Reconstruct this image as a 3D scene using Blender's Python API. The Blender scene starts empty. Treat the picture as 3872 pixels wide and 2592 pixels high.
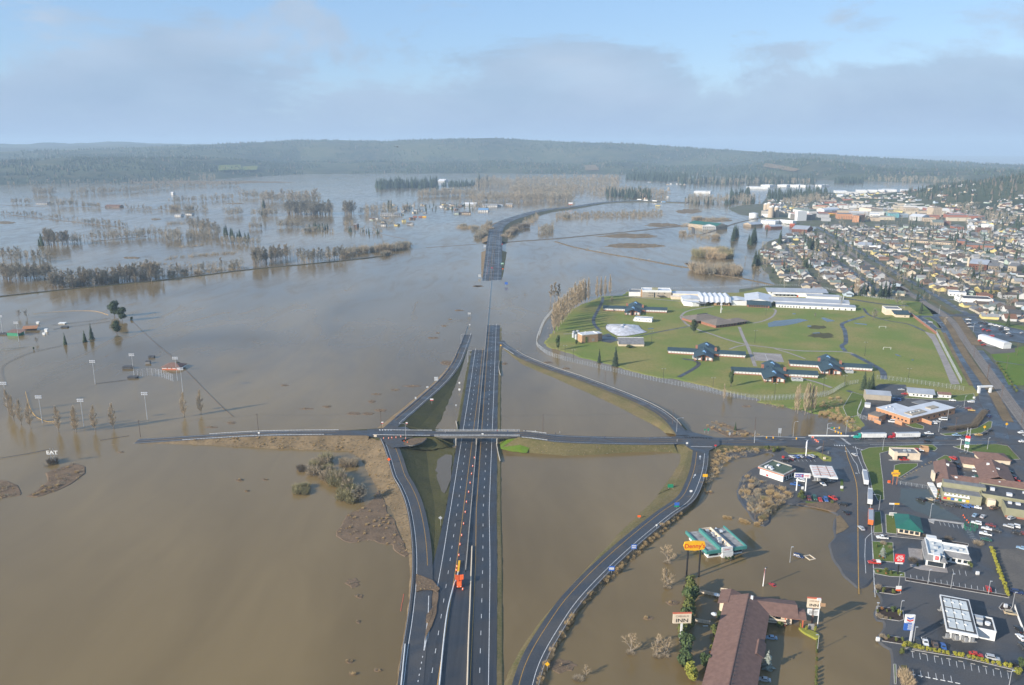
import bpy,bmesh,math,random
import numpy as np
from mathutils import Vector,Matrix,noise as mnoise
from mathutils.geometry import tessellate_polygon
R=math.radians
random.seed(7)
sc=bpy.context.scene
COL=sc.collection

# ---------------------------------------------------------------- camera
CAM_H,PITCH,F_PX=200.0,R(14.0),2953.0
cam=bpy.data.cameras.new('camera'); cam_o=bpy.data.objects.new('camera',cam); COL.objects.link(cam_o)
cam.sensor_width=36.0; cam.lens=36.0*F_PX/3872.0
cam.clip_start=1.0; cam.clip_end=120000.0
cam_o.location=(0,0,CAM_H); cam_o.rotation_euler=(R(90)-PITCH,0,0)
sc.camera=cam_o

# ---------------------------------------------------------------- sky, sun, exposure
SUN_EL,SUN_AZ=R(21.7),R(238.7)          # azimuth clockwise from +Y
sun=bpy.data.lights.new('sun','SUN'); sun_o=bpy.data.objects.new('sun',sun); COL.objects.link(sun_o)
sun.energy=5.0; sun.angle=R(0.5); sun.color=(1.0,0.91,0.79)
sdir=Vector((math.sin(SUN_AZ)*math.cos(SUN_EL),math.cos(SUN_AZ)*math.cos(SUN_EL),math.sin(SUN_EL)))
sun_o.rotation_euler=sdir.to_track_quat('Z','Y').to_euler(); sun_o.location=(0,-50,600)
world=bpy.data.worlds.new('World'); sc.world=world; world.use_nodes=True
nt=world.node_tree; nt.nodes.clear()
def N(tree,t,**kw):
 n=tree.nodes.new(t)
 for k,v in kw.items():setattr(n,k,v)
 return n
def L(tree,a,b):tree.links.new(a,b)
def mth(tree,op,a,b=None,clamp=False):
 n=N(tree,'ShaderNodeMath',operation=op,use_clamp=clamp)
 for i,v in enumerate((a,b)):
  if v is None:continue
  if isinstance(v,(int,float)):n.inputs[i].default_value=v
  else:L(tree,v,n.inputs[i])
 return n.outputs[0]
def mixc(tree,fac,a,b):
 n=N(tree,'ShaderNodeMix',data_type='RGBA')
 for s,v in ((n.inputs[0],fac),(n.inputs[6],a),(n.inputs[7],b)):
  if isinstance(v,(int,float)):s.default_value=v
  elif isinstance(v,tuple):s.default_value=(*v,1) if len(v)==3 else v
  else:L(tree,v,s)
 return n.outputs[2]
def ramp(tree,fac,stops):
 n=N(tree,'ShaderNodeValToRGB'); L(tree,fac,n.inputs[0])
 el=n.color_ramp.elements
 while len(el)<len(stops):el.new(0.5)
 for e,(p,c) in zip(el,stops):
  e.position=p; e.color=(c,c,c,1) if isinstance(c,(int,float)) else (*c,1)
 return n.outputs[0]
sky=N(nt,'ShaderNodeTexSky',sky_type='NISHITA',sun_disc=False)
sky.sun_elevation=SUN_EL; sky.sun_rotation=SUN_AZ; sky.altitude=100; sky.air_density=1.0; sky.dust_density=0.6; sky.ozone_density=2.0
tc=N(nt,'ShaderNodeTexCoord'); sep=N(nt,'ShaderNodeSeparateXYZ'); L(nt,tc.outputs['Generated'],sep.inputs[0])
mp=N(nt,'ShaderNodeMapping'); L(nt,tc.outputs['Generated'],mp.inputs[0]); mp.inputs['Location'].default_value=(0.35,0.2,0.1); mp.inputs['Scale'].default_value=(1,1,2.6)
n1=N(nt,'ShaderNodeTexNoise'); n1.inputs['Scale'].default_value=3.3; n1.inputs['Detail'].default_value=9; n1.inputs['Roughness'].default_value=0.64; n1.inputs['Distortion'].default_value=0.35
L(nt,mp.outputs[0],n1.inputs['Vector'])
n2=N(nt,'ShaderNodeTexNoise'); n2.inputs['Scale'].default_value=5.0; n2.inputs['Detail'].default_value=7; L(nt,mp.outputs[0],n2.inputs['Vector'])
elev=mth(nt,'MULTIPLY',sep.outputs[2],1.0)
bank_bias=ramp(nt,elev,[(0.0,0.34),(0.05,0.20),(0.095,0.03),(0.2,0.0),(1.0,0.0)])   # a low stratus bank lies all round the horizon
m=mth(nt,'ADD',n1.outputs[0],bank_bias)
cmask=ramp(nt,m,[(0.54,0.0),(0.62,0.72),(0.82,0.96)])
shade=ramp(nt,n2.outputs[0],[(0.32,(1.95,2.6,3.45)),(0.68,(3.4,3.95,4.7))])
lowhaze=ramp(nt,elev,[(0.0,1.0),(0.10,0.25),(0.2,0.0)])
cloudc=mixc(nt,lowhaze,shade,(2.1,2.9,4.3))
skyc=mixc(nt,cmask,mixc(nt,0.55,sky.outputs[0],(1.9,3.3,5.6)),cloudc)
bg=N(nt,'ShaderNodeBackground'); L(nt,skyc,bg.inputs[0]); bg.inputs[1].default_value=0.105
wo=N(nt,'ShaderNodeOutputWorld'); L(nt,bg.outputs[0],wo.inputs[0])
vs=sc.view_settings; vs.view_transform='Standard'; vs.look='None'; vs.exposure=0.68; vs.gamma=1.0; vs.use_curve_mapping=False
sc.render.engine='CYCLES'; sc.cycles.max_bounces=5; sc.cycles.diffuse_bounces=2; sc.cycles.glossy_bounces=2; sc.cycles.transmission_bounces=2
sc.cycles.volume_bounces=0; sc.cycles.transparent_max_bounces=8; sc.cycles.use_denoising=True; sc.cycles.use_adaptive_sampling=True

# ---------------------------------------------------------------- photo pixel -> place
CROPS={'D':(0,0,1.65329),'S':(0,0,1.0)}
for key,(x,y) in {'1':(0,400),'2':(1300,400),'3':(2572,500),'4':(0,1100),'5':(1300,1100),'6':(2572,1100),'7':(1300,1792),'8':(2572,1792)}.items():
 CROPS[key]=(x,y,0.55484)
for key,(x,y) in {'a':(2572,1700),'b':(3222,1700),'c':(2572,2142),'d':(3222,2142),'e':(3222,1400),'f':(2050,1050),'g':(2600,1200),
 'h':(1350,1500),'i':(2572,680),'j':(3222,680),'k':(3222,1000),'l':(2600,1050),'m':(0,1150),'n':(1450,2100),
 'o':(1300,650),'p':(2572,1500)}.items():
 CROPS[key]=(x,y,0.28698)
def W(k,x,y,z=0.0):
 ox,oy,s=CROPS[k]
 a=(ox+x*s-1936.0)/F_PX; b=-(oy+y*s-1296.0)/F_PX
 dy=math.cos(PITCH)+b*math.sin(PITCH); dz=-math.sin(PITCH)+b*math.cos(PITCH)
 t=(z-CAM_H)/dz
 return Vector((a*t,dy*t,z))
def WS(k,pts,z=0.0):
 out=[]
 for p in pts:
  if isinstance(p[0],str):kk,q=p[0],p[1:]
  else:kk,q=k,p
  out.append(W(kk,q[0],q[1],q[2] if len(q)>2 else z))
 return out

# ---------------------------------------------------------------- materials
MATS={}
def mat(name,c1,c2=None,rough=0.85,scale=0.5,metal=0.0,spec=None,bump=0.0,coords='Object',detail=6,dist=0.0,stops=(0.35,0.65),emit=None):
 if name in MATS:return MATS[name]
 m=bpy.data.materials.new(name); m.use_nodes=True; t=m.node_tree
 b=t.nodes['Principled BSDF']; b.inputs['Roughness'].default_value=rough; b.inputs['Metallic'].default_value=metal
 if spec is not None:b.inputs['Specular IOR Level'].default_value=spec
 if c2 is None:c2=tuple(v*0.82 for v in c1)
 co=N(t,'ShaderNodeTexCoord') if coords=='Object' else N(t,'ShaderNodeNewGeometry')
 vec=co.outputs['Object'] if coords=='Object' else co.outputs['Position']
 no=N(t,'ShaderNodeTexNoise'); no.inputs['Scale'].default_value=scale; no.inputs['Detail'].default_value=detail; no.inputs['Distortion'].default_value=dist
 L(t,vec,no.inputs['Vector'])
 L(t,mixc(t,ramp(t,no.outputs[0],[(stops[0],0.0),(stops[1],1.0)]),tuple(c1),tuple(c2)),b.inputs['Base Color'])
 if bump:
  bp=N(t,'ShaderNodeBump'); bp.inputs['Strength'].default_value=bump; bp.inputs['Distance'].default_value=0.3
  L(t,no.outputs[0],bp.inputs['Height']); L(t,bp.outputs[0],b.inputs['Normal'])
 MATS[name]=m
 return m
def ground_mat(name,cols,big=0.02,small=0.4,rough=0.95,bump=0.3):
 """three-tone ground: big patches of cols[0]/cols[1], fine speckle of cols[2]"""
 if name in MATS:return MATS[name]
 m=bpy.data.materials.new(name); m.use_nodes=True; t=m.node_tree
 b=t.nodes['Principled BSDF']; b.inputs['Roughness'].default_value=rough; b.inputs['Specular IOR Level'].default_value=0.2
 g=N(t,'ShaderNodeNewGeometry')
 a=N(t,'ShaderNodeTexNoise'); a.inputs['Scale'].default_value=big; a.inputs['Detail'].default_value=8; L(t,g.outputs['Position'],a.inputs['Vector'])
 s=N(t,'ShaderNodeTexNoise'); s.inputs['Scale'].default_value=small; s.inputs['Detail'].default_value=8; s.inputs['Roughness'].default_value=0.7; L(t,g.outputs['Position'],s.inputs['Vector'])
 c=mixc(t,ramp(t,a.outputs[0],[(0.38,0.0),(0.62,1.0)]),cols[0],cols[1])
 c=mixc(t,ramp(t,s.outputs[0],[(0.45,0.0),(0.72,0.85)]),c,cols[2])
 L(t,c,b.inputs['Base Color'])
 bp=N(t,'ShaderNodeBump'); bp.inputs['Strength'].default_value=bump; bp.inputs['Distance'].default_value=0.5
 L(t,s.outputs[0],bp.inputs['Height']); L(t,bp.outputs[0],b.inputs['Normal'])
 MATS[name]=m
 return m
def water_mat(name,deep,silt,rough=0.10,ripple=0.05):
 m=bpy.data.materials.new(name); m.use_nodes=True; t=m.node_tree
 b=t.nodes['Principled BSDF']; b.inputs['IOR'].default_value=1.33; b.inputs['Roughness'].default_value=rough
 g=N(t,'ShaderNodeNewGeometry')
 mp=N(t,'ShaderNodeMapping'); L(t,g.outputs['Position'],mp.inputs[0]); mp.inputs['Scale'].default_value=(1,0.45,1); mp.inputs['Rotation'].default_value=(0,0,0.4)
 a=N(t,'ShaderNodeTexNoise'); a.inputs['Scale'].default_value=0.006; a.inputs['Detail'].default_value=6; a.inputs['Distortion'].default_value=0.8; L(t,mp.outputs[0],a.inputs['Vector'])
 mq=N(t,'ShaderNodeMapping'); L(t,g.outputs['Position'],mq.inputs[0]); mq.inputs['Scale'].default_value=(1,0.3,1); mq.inputs['Rotation'].default_value=(0,0,0.9)
 k=N(t,'ShaderNodeTexNoise'); k.inputs['Scale'].default_value=0.035; k.inputs['Detail'].default_value=7; k.inputs['Distortion'].default_value=1.5; L(t,mq.outputs[0],k.inputs['Vector'])
 f=mth(t,'ADD',mth(t,'MULTIPLY',a.outputs[0],0.86),mth(t,'MULTIPLY',k.outputs[0],0.14))
 L(t,mixc(t,ramp(t,f,[(0.36,0.0),(0.64,1.0)]),deep,silt),b.inputs['Base Color'])
 wr=N(t,'ShaderNodeMapRange'); L(t,k.outputs[0],wr.inputs[0]); wr.inputs[1].default_value=0.35; wr.inputs[2].default_value=0.7; wr.inputs[3].default_value=rough*0.6; wr.inputs[4].default_value=rough*1.7; L(t,wr.outputs[0],b.inputs['Roughness'])
 r1=N(t,'ShaderNodeTexNoise'); r1.inputs['Scale'].default_value=0.55; r1.inputs['Detail'].default_value=4; L(t,mp.outputs[0],r1.inputs['Vector'])
 r2=N(t,'ShaderNodeTexNoise'); r2.inputs['Scale'].default_value=0.05; r2.inputs['Detail'].default_value=3; L(t,mp.outputs[0],r2.inputs['Vector'])
 bp=N(t,'ShaderNodeBump'); bp.inputs['Strength'].default_value=ripple; bp.inputs['Distance'].default_value=0.4
 L(t,mth(t,'ADD',r1.outputs[0],r2.outputs[0]),bp.inputs['Height']); L(t,bp.outputs[0],b.inputs['Normal'])
 MATS[name]=m
 return m
def asphalt_mat(name,dry,wet,rdry=0.8,rwet=0.32,scale=0.06,lo=0.4,hi=0.6,lane=False):
 m=bpy.data.materials.new(name); m.use_nodes=True; t=m.node_tree
 b=t.nodes['Principled BSDF']
 g=N(t,'ShaderNodeNewGeometry')
 a=N(t,'ShaderNodeTexNoise'); a.inputs['Scale'].default_value=scale; a.inputs['Detail'].default_value=7; a.inputs['Distortion'].default_value=0.6; L(t,g.outputs['Position'],a.inputs['Vector'])
 s=N(t,'ShaderNodeTexNoise'); s.inputs['Scale'].default_value=1.7; s.inputs['Detail'].default_value=6
 mp=N(t,'ShaderNodeMapping'); mp.inputs['Scale'].default_value=(0.45,0.008,1) if lane else (1,1,1); L(t,g.outputs['Position'],mp.inputs[0]); L(t,mp.outputs[0],s.inputs['Vector'])
 f=ramp(t,a.outputs[0],[(lo,0.0),(hi,1.0)])
 c=mixc(t,f,dry,wet)
 c=mixc(t,ramp(t,s.outputs[0],[(0.4,0.0),(0.8,0.5)]),c,tuple(v*1.7 for v in dry))
 L(t,c,b.inputs['Base Color'])
 rr=N(t,'ShaderNodeMix',data_type='FLOAT'); L(t,f,rr.inputs[0]); rr.inputs[2].default_value=rdry; rr.inputs[3].default_value=rwet; L(t,rr.outputs[0],b.inputs['Roughness'])
 MATS[name]=m
 return m
water_mat('flood',(0.118,0.080,0.032),(0.212,0.149,0.066),0.15,0.06)
water_mat('pond',(0.12,0.095,0.062),(0.135,0.107,0.07))
water_mat('puddle',(0.06,0.07,0.06),(0.08,0.085,0.07),rough=0.05,ripple=0.01)
asphalt_mat('highway',(0.036,0.037,0.040),(0.026,0.028,0.032),0.7,0.38,lane=True)
asphalt_mat('street',(0.056,0.056,0.058),(0.034,0.036,0.040),0.85,0.34)
asphalt_mat('lot',(0.062,0.061,0.062),(0.038,0.039,0.042),0.88,0.34,0.035,0.48,0.62)
asphalt_mat('wetroad',(0.045,0.047,0.051),(0.030,0.033,0.038),0.55,0.24,0.07,.42,.66)
ground_mat('lawn',[(0.155,0.198,0.040),(0.25,0.215,0.07),(0.105,0.136,0.028)],0.02,0.6)
ground_mat('verge',[(0.095,0.138,0.027),(0.125,0.145,0.036),(0.066,0.10,0.02)],0.05,0.9)
ground_mat('bright_grass',[(0.095,0.160,0.016),(0.12,0.165,0.02),(0.06,0.11,0.012)],0.1,0.9)
ground_mat('rough_grass',[(0.115,0.098,0.042),(0.085,0.080,0.028),(0.19,0.145,0.075)],0.05,0.7)
ground_mat('olive_grass',[(0.060,0.058,0.022),(0.080,0.075,0.025),(0.105,0.085,0.04)],0.05,0.8)
ground_mat('bank_grass',[(0.100,0.092,0.034),(0.142,0.110,0.05),(0.20,0.155,0.085)],0.06,0.8)
ground_mat('dead_grass',[(0.215,0.155,0.088),(0.15,0.108,0.06),(0.085,0.065,0.038)],0.06,0.6)
ground_mat('mud_debris',[(0.165,0.112,0.070),(0.115,0.080,0.052),(0.25,0.175,0.11)],0.15,1.1,0.95,0.6)
ground_mat('town_ground',[(0.125,0.118,0.09),(0.095,0.11,0.045),(0.075,0.072,0.062)],0.03,0.12)
ground_mat('gravel',[(0.115,0.105,0.095),(0.145,0.130,0.112),(0.08,0.073,0.066)],0.08,1.2)
ground_mat('concrete_ground',[(0.30,0.27,0.25),(0.24,0.215,0.20),(0.35,0.32,0.30)],0.08,0.7)
ground_mat('mulch',[(0.045,0.032,0.026),(0.06,0.042,0.033),(0.03,0.023,0.02)],0.2,1.5)
ground_mat('forest_hill',[(0.018,0.032,0.020),(0.065,0.078,0.034),(0.13,0.112,0.062)],0.0016,0.009,1.0,0.2)
mat('white_line',(0.72,0.72,0.70),(0.50,0.50,0.49),0.7,0.8)
mat('yellow_line',(0.52,0.29,0.05),(0.38,0.21,0.04),0.7,0.8)
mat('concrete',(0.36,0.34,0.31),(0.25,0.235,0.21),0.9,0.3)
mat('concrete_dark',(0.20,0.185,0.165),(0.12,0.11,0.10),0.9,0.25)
mat('kerb',(0.42,0.40,0.37),(0.30,0.28,0.26),0.9,0.4)
mat('galvanised',(0.52,0.54,0.55),(0.36,0.38,0.40),0.55,0.6,0.25)
mat('metal_grey',(0.40,0.41,0.42),(0.32,0.33,0.34),0.5,1.0,0.3)
mat('wood_pole',(0.12,0.075,0.05),(0.085,0.055,0.038),0.9,1.5)
mat('black_metal',(0.02,0.02,0.022),None,0.5)
mat('white_paint',(0.72,0.72,0.70),(0.62,0.62,0.60),0.6,0.4)
mat('white_metal',(0.60,0.61,0.63),(0.50,0.51,0.53),0.45,0.15)
mat('grey_metal_roof',(0.34,0.36,0.39),(0.28,0.30,0.33),0.4,0.12)
mat('glass',(0.02,0.028,0.035),(0.03,0.038,0.045),0.08,0.5)
mat('rubber',(0.015,0.015,0.015),None,0.9)
mat('orange',(0.85,0.12,0.012),(0.75,0.10,0.01),0.6)
mat('sign_green',(0.01,0.22,0.11),None,0.6); mat('sign_blue',(0.03,0.12,0.45),None,0.6)
mat('sign_yellow',(0.80,0.42,0.01),(0.75,0.40,0.01),0.6); mat('sign_red',(0.62,0.02,0.02),None,0.6)
mat('bark',(0.13,0.105,0.085),(0.085,0.07,0.055),0.95,1.2)
mat('bark_pale',(0.26,0.22,0.17),(0.17,0.14,0.11),0.95,0.8)
mat('twig_grey',(0.28,0.255,0.195),(0.19,0.172,0.13),0.95,0.2)
mat('twig_brown',(0.36,0.29,0.195),(0.25,0.20,0.135),0.95,0.2)
mat('twig_tan',(0.50,0.38,0.23),(0.36,0.27,0.165),0.95,0.2)
mat('twig_olive',(0.27,0.24,0.12),(0.20,0.18,0.095),0.95,0.3)
mat('twig_dark',(0.15,0.12,0.085),(0.10,0.083,0.062),0.95,0.3)
mat('conifer',(0.028,0.050,0.022),(0.052,0.072,0.030),0.9,0.5)
mat('conifer_dark',(0.018,0.034,0.020),(0.032,0.050,0.026),0.9,0.5)
mat('blue_spruce',(0.17,0.20,0.17),(0.26,0.27,0.22),0.9,0.8)
mat('leaf_olive',(0.080,0.100,0.020),(0.125,0.135,0.03),0.85,0.8)
mat('leaf_lime',(0.19,0.20,0.025),(0.25,0.24,0.035),0.85,0.8)
mat('leaf_yellow',(0.34,0.30,0.03),(0.22,0.23,0.03),0.85,0.8)
mat('leaf_green',(0.045,0.075,0.022),(0.07,0.10,0.03),0.85,0.8)
mat('leaf_rust',(0.26,0.11,0.03),(0.20,0.10,0.03),0.85,0.8)
mat('twig_poplar',(0.56,0.44,0.29),(0.40,0.315,0.205),0.95,0.2)
mat('reed',(0.50,0.36,0.18),(0.34,0.24,0.12),0.95,0.3)

# ---------------------------------------------------------------- mesh helpers
class MB:
 def __init__(s):s.v=[]; s.f=[]
 def add(s,vs_,fs):
  o=len(s.v); s.v.extend([tuple(v) for v in vs_]); s.f.extend([tuple(i+o for i in f) for f in fs]); return s
 def box(s,x0,x1,y0,y1,z0,z1):
  return s.add([(x0,y0,z0),(x1,y0,z0),(x1,y1,z0),(x0,y1,z0),(x0,y0,z1),(x1,y0,z1),(x1,y1,z1),(x0,y1,z1)],
 [(3,2,1,0),(4,5,6,7),(0,1,5,4),(1,2,6,5),(2,3,7,6),(3,0,4,7)])
 def prism(s,poly,z0,z1):
  n=len(poly); vs_=[(p[0],p[1],z0) for p in poly]+[(p[0],p[1],z1) for p in poly]
  tr=tessellate_polygon([[Vector((p[0],p[1],0)) for p in poly]])
  area=sum(poly[i][0]*poly[(i+1)% n][1]-poly[(i+1)% n][0]*poly[i][1] for i in range(n))
  fs=[]
  for t in tr:
   a,b,c=t
   ar=(poly[b][0]-poly[a][0])*(poly[c][1]-poly[a][1])-(poly[c][0]-poly[a][0])*(poly[b][1]-poly[a][1])
   if ar<0:a,c=c,a
   fs.append((a+n,b+n,c+n)); fs.append((c,b,a))
  for i in range(n):
   j=(i+1)% n
   fs.append((i,j,j+n,i+n) if area>0 else (j,i,i+n,j+n))
  return s.add(vs_,fs)
 def tube(s,p0,p1,r0,r1=None,n=6,cap=True):
  r1=r0 if r1 is None else r1
  p0=Vector(p0); p1=Vector(p1); d=p1-p0
  if d.length<1e-6:return s
  d.normalize(); a=d.orthogonal().normalized(); b=d.cross(a)
  vs_=[]
  for p,r in ((p0,r0),(p1,r1)):
   for i in range(n):
    t=2*math.pi*i/n; vs_.append(p+(a*math.cos(t)+b*math.sin(t))*r)
  fs=[(i,(i+1)% n,(i+1)% n+n,i+n) for i in range(n)]
  if cap:fs += [tuple(range(n-1,-1,-1)),tuple(range(n,2*n))]
  return s.add(vs_,fs)
 def cone(s,c,r,h,n=6):
  vs_=[(c[0]+r*math.cos(2*math.pi*i/n),c[1]+r*math.sin(2*math.pi*i/n),c[2]) for i in range(n)]+[(c[0],c[1],c[2]+h)]
  return s.add(vs_,[(i,(i+1)% n,n) for i in range(n)]+[tuple(range(n-1,-1,-1))])
 def quad(s,a,b,c,d):return s.add([a,b,c,d],[(0,1,2,3)])
 def mesh(s,name,smooth=False):
  me=bpy.data.meshes.new(name); me.from_pydata(s.v,[],s.f); me.validate(); me.update()
  if smooth:me.polygons.foreach_set('use_smooth',[True]*len(me.polygons))
  return me
 def build(s,name,m,parent=None,smooth=False):
  me=s.mesh(name,smooth)
  if m is not None:me.materials.append(MATS[m] if isinstance(m,str) else m)
  return link(name,me,parent)
def link(name,me,parent=None):
 o=bpy.data.objects.new(name,me); COL.objects.link(o)
 if parent is not None:o.parent=parent
 return o
def tag(o,label,cat,group=None):
 o['label']=label; o['category']=cat
 if group:o['group']=group
 return o
def struct(o):o['kind']='structure'; return o
def stuff(o):o['kind']='stuff'; return o
def empty(name,loc=(0,0,0),rz=0.0):
 o=bpy.data.objects.new(name,None); COL.objects.link(o); o.location=loc; o.rotation_euler=(0,0,rz); o.empty_display_size=0.5
 return o
def paint(o,m):
 o.material_slots[0].link='OBJECT'; o.material_slots[0].material=MATS[m] if isinstance(m,str) else m
def dup(root,loc,rz=0.0,scale=None,paints=None):
 def cp(o,par):
  c=o.copy(); COL.objects.link(c); c.parent=par
  for ch in o.children:cp(ch,c)
  return c
 r=cp(root,None); r.location=loc; r.rotation_euler=(0,0,rz)
 if scale is not None:r.scale=(scale,scale,scale) if isinstance(scale,(int,float)) else scale
 if paints:
  for ch in r.children:
   for k,m_ in paints.items():
    if ch.name.split('.')[0]==k:paint(ch,m_)
 return r
def catmull(P,n):
 P=np.array([tuple(p) for p in P],float)
 if len(P)==2:P=np.array([P[0],(P[0]+P[1])/2,P[1]])
 Q=np.vstack([2*P[0]-P[1],P,2*P[-1]-P[-2]])
 out=[]
 per=16
 for i in range(1,len(Q)-2):
  p0,p1,p2,p3=Q[i-1],Q[i],Q[i+1],Q[i+2]
  for t in np.linspace(0,1,per,endpoint=False):
   out.append(0.5*((2*p1)+(-p0+p2)*t+(2*p0-5*p1+4*p2-p3)*t*t+(-p0+3*p1-3*p2+p3)*t**3))
 out.append(Q[-2]); return resample(np.array(out),n)
def resample(P,n):
 P=np.array([tuple(p) for p in P],float)
 d=np.r_[0,np.cumsum(np.linalg.norm(np.diff(P,axis=0),axis=1))]
 t=np.linspace(0,d[-1],n)
 return np.stack([np.interp(t,d,P[:,k]) for k in range(P.shape[1])],1)
def length(P):return float(np.linalg.norm(np.diff(np.array(P)[:,:2],axis=0),axis=1).sum())
def normals(P):
 T=np.gradient(P[:,:2],axis=0); T /= np.linalg.norm(T,axis=1)[:,None]+1e-9
 return np.stack([T[:,1],-T[:,0]],1)      # right-hand side
def offset(P,d,dz=0.0):
 Nn=normals(P); O=P.copy(); O[:,:2] += Nn*(np.array(d).reshape(-1,1) if np.ndim(d) else d); O[:,2] += dz; return O
def strip(A,B,mb=None):
 mb=mb or MB(); n=len(A); o=len(mb.v)
 for a,b in zip(A,B):mb.v.append(tuple(a)); mb.v.append(tuple(b))
 for i in range(n-1):mb.f.append((o+2*i,o+2*i+1,o+2*i+3,o+2*i+2))
 return mb
def ribbon(name,P,hl,hr,m,dz=0.0):
 o=strip(offset(P,-np.array(hl) if np.ndim(hl) else -hl,dz),offset(P,hr,dz)).build(name,m); flip_up(o); return o
def flip_up(o):
 me=o.data
 if len(me.polygons) and sum(p.normal.z*p.area for p in me.polygons)<0:me.flip_normals()
def lines(name,P,offs,w,m,dz=0.02,dash=None,keep=None):
 """painted line at an offset from a path; dash=(on, off) metres"""
 mb=MB()
 Pn=resample(P,max(12,int(length(P)/3)))
 O=offset(Pn,np.interp(np.linspace(0,1,len(Pn)),np.linspace(0,1,len(offs)),offs) if np.ndim(offs) else offs,dz)
 if dash is None:strip(offset(O,-w/2),offset(O,w/2),mb)
 else:
  tot=length(O); s=0.0; cum=np.r_[0,np.cumsum(np.linalg.norm(np.diff(O[:,:2],axis=0),axis=1))]
  at=lambda q:np.array([np.interp(q,cum,O[:,k]) for k in range(3)])
  while s+dash[0]<tot:
   seg=np.array([at(s),at(s+dash[0]/2),at(s+dash[0])]); strip(offset(seg,-w/2),offset(seg,w/2),mb); s += sum(dash)
 o=mb.build(name,m); flip_up(o); return struct(o)
def bank(name,edge,toe,m,n=80,prof=((0,1.0),(0.5,0.5),(1,0.0)),rough=0.25,seed=0):
 """sloping ground between a road edge and its toe; prof = (t, share of the height left)"""
 E_=resample(edge,n); T_=resample(toe,n); rows=[]
 steps=8
 for k in range(steps+1):
  t=k/steps; hshare=np.interp(t,[p[0] for p in prof],[p[1] for p in prof])
  Q=E_*(1-t)+T_*t; Q[:,2]=T_[:,2]+(E_[:,2]-T_[:,2])*hshare
  if 0<k:
   for i in range(n):
    nz=mnoise.noise(Vector((Q[i,0]*0.15,Q[i,1]*0.15,seed)))
    Q[i,2] += nz*rough*(1 if k<steps else 0)
    if k==steps:Q[i,0] += mnoise.noise(Vector((Q[i,0]*.2,Q[i,1]*.2,9+seed)))*1.5; Q[i,1] += mnoise.noise(Vector((Q[i,0]*.2,Q[i,1]*.2,5+seed)))*1.5
  rows.append(Q)
 mb=MB()
 for k in range(steps):strip(rows[k],rows[k+1],mb)
 o=mb.build(name,m,smooth=True); flip_up(o); GROUND.append((mb.v,mb.f)); return struct(o)
GROUND,BVH=[],[]
def on_bank(k,x,y):
 """where the line of sight of a photo pixel meets a bank"""
 from mathutils.bvhtree import BVHTree
 if not BVH:BVH.extend(BVHTree.FromPolygons([Vector(q) for q in v],f) for v,f in GROUND)
 o=Vector((0,0,CAM_H)); d=(W(k,x,y)-o).normalized(); best=None
 for b in BVH:
  h=b.ray_cast(o,d)
  if h[0] is not None and (best is None or h[3]<best[3]):best=h
 return best[0] if best and best[0].z>-.1 else None
def smooth_poly(pts,step,jit,seed):
 """resample a closed outline and roughen it"""
 P=np.array([(p[0],p[1]) for p in pts]+[(pts[0][0],pts[0][1])],float)
 n=max(8,int(length(P)/step)); Q=resample(P,n+1)[:-1]
 out=[]
 for q in Q:
  out.append((q[0]+mnoise.noise(Vector((q[0]*.12,q[1]*.12,seed)))*jit,q[1]+mnoise.noise(Vector((q[0]*.12,q[1]*.12,seed+31)))*jit))
 return out
def land(name,pts,z,m,skirt=2.5,drop=1.0,step=6.0,jit=1.2,seed=0):
 """flat ground with a shore that dips under the water"""
 Q=smooth_poly(pts,step,jit,seed) if step else [(p[0],p[1]) for p in pts]
 n=len(Q); area=sum(Q[i][0]*Q[(i+1)% n][1]-Q[(i+1)% n][0]*Q[i][1] for i in range(n))
 if area<0:Q=Q[::-1]
 mb=MB(); tr=tessellate_polygon([[Vector((q[0],q[1],0)) for q in Q]])
 mb.v=[(q[0],q[1],z) for q in Q]
 for t in tr:
  a,b,c=t
  ar=(Q[b][0]-Q[a][0])*(Q[c][1]-Q[a][1])-(Q[c][0]-Q[a][0])*(Q[b][1]-Q[a][1])
  mb.f.append((a,b,c) if ar>0 else (c,b,a))
 if skirt:
  for i in range(n):
   d=Vector((Q[(i+1)% n][0]-Q[i-1][0],Q[(i+1)% n][1]-Q[i-1][1])).normalized()
   mb.v.append((Q[i][0]+d.y*skirt,Q[i][1]-d.x*skirt,z-drop))
  for i in range(n):
   j=(i+1)% n; mb.f.append((i,i+n,j+n,j))
 return struct(mb.build(name,m))
def patch(name,pts,z,m,kerb=None,step=0,jit=0.3,seed=1,h=0.12):
 """raised bed or verge; kerb = material of its edging"""
 Q=smooth_poly(pts,step,jit,seed) if step else [(p[0],p[1]) for p in pts]
 o=struct(MB().prism(Q,z-0.3,z+h).build(name,m))
 if kerb:
  n=len(Q); mb=MB()
  for i in range(n):
   a=Vector((*Q[i],0)); b=Vector((*Q[(i+1)% n],0)); d=(b-a)
   if d.length<0.05:continue
   d.normalize(); s=Vector((d.y,-d.x,0))*0.17
   mb.prism([a+s-d*.1,b+s+d*.1,b-s+d*.1,a-s-d*.1],z-0.2,z+h+0.03)
  k=mb.build('kerb',kerb,o)
 return o
def sheet(name,pts,z,m,step=0,jit=0.5,seed=3):
 """thin flat layer (paint, puddle, paving)"""
 Q=smooth_poly(pts,step,jit,seed) if step else [(p[0],p[1]) for p in pts]
 mb=MB(); tr=tessellate_polygon([[Vector((q[0],q[1],0)) for q in Q]])
 mb.v=[(q[0],q[1],z) for q in Q]; mb.f=[tuple(t) for t in tr]
 o=mb.build(name,m)
 for p in o.data.polygons:
  if p.normal.z<0:p.flip()
 return struct(o)
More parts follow.
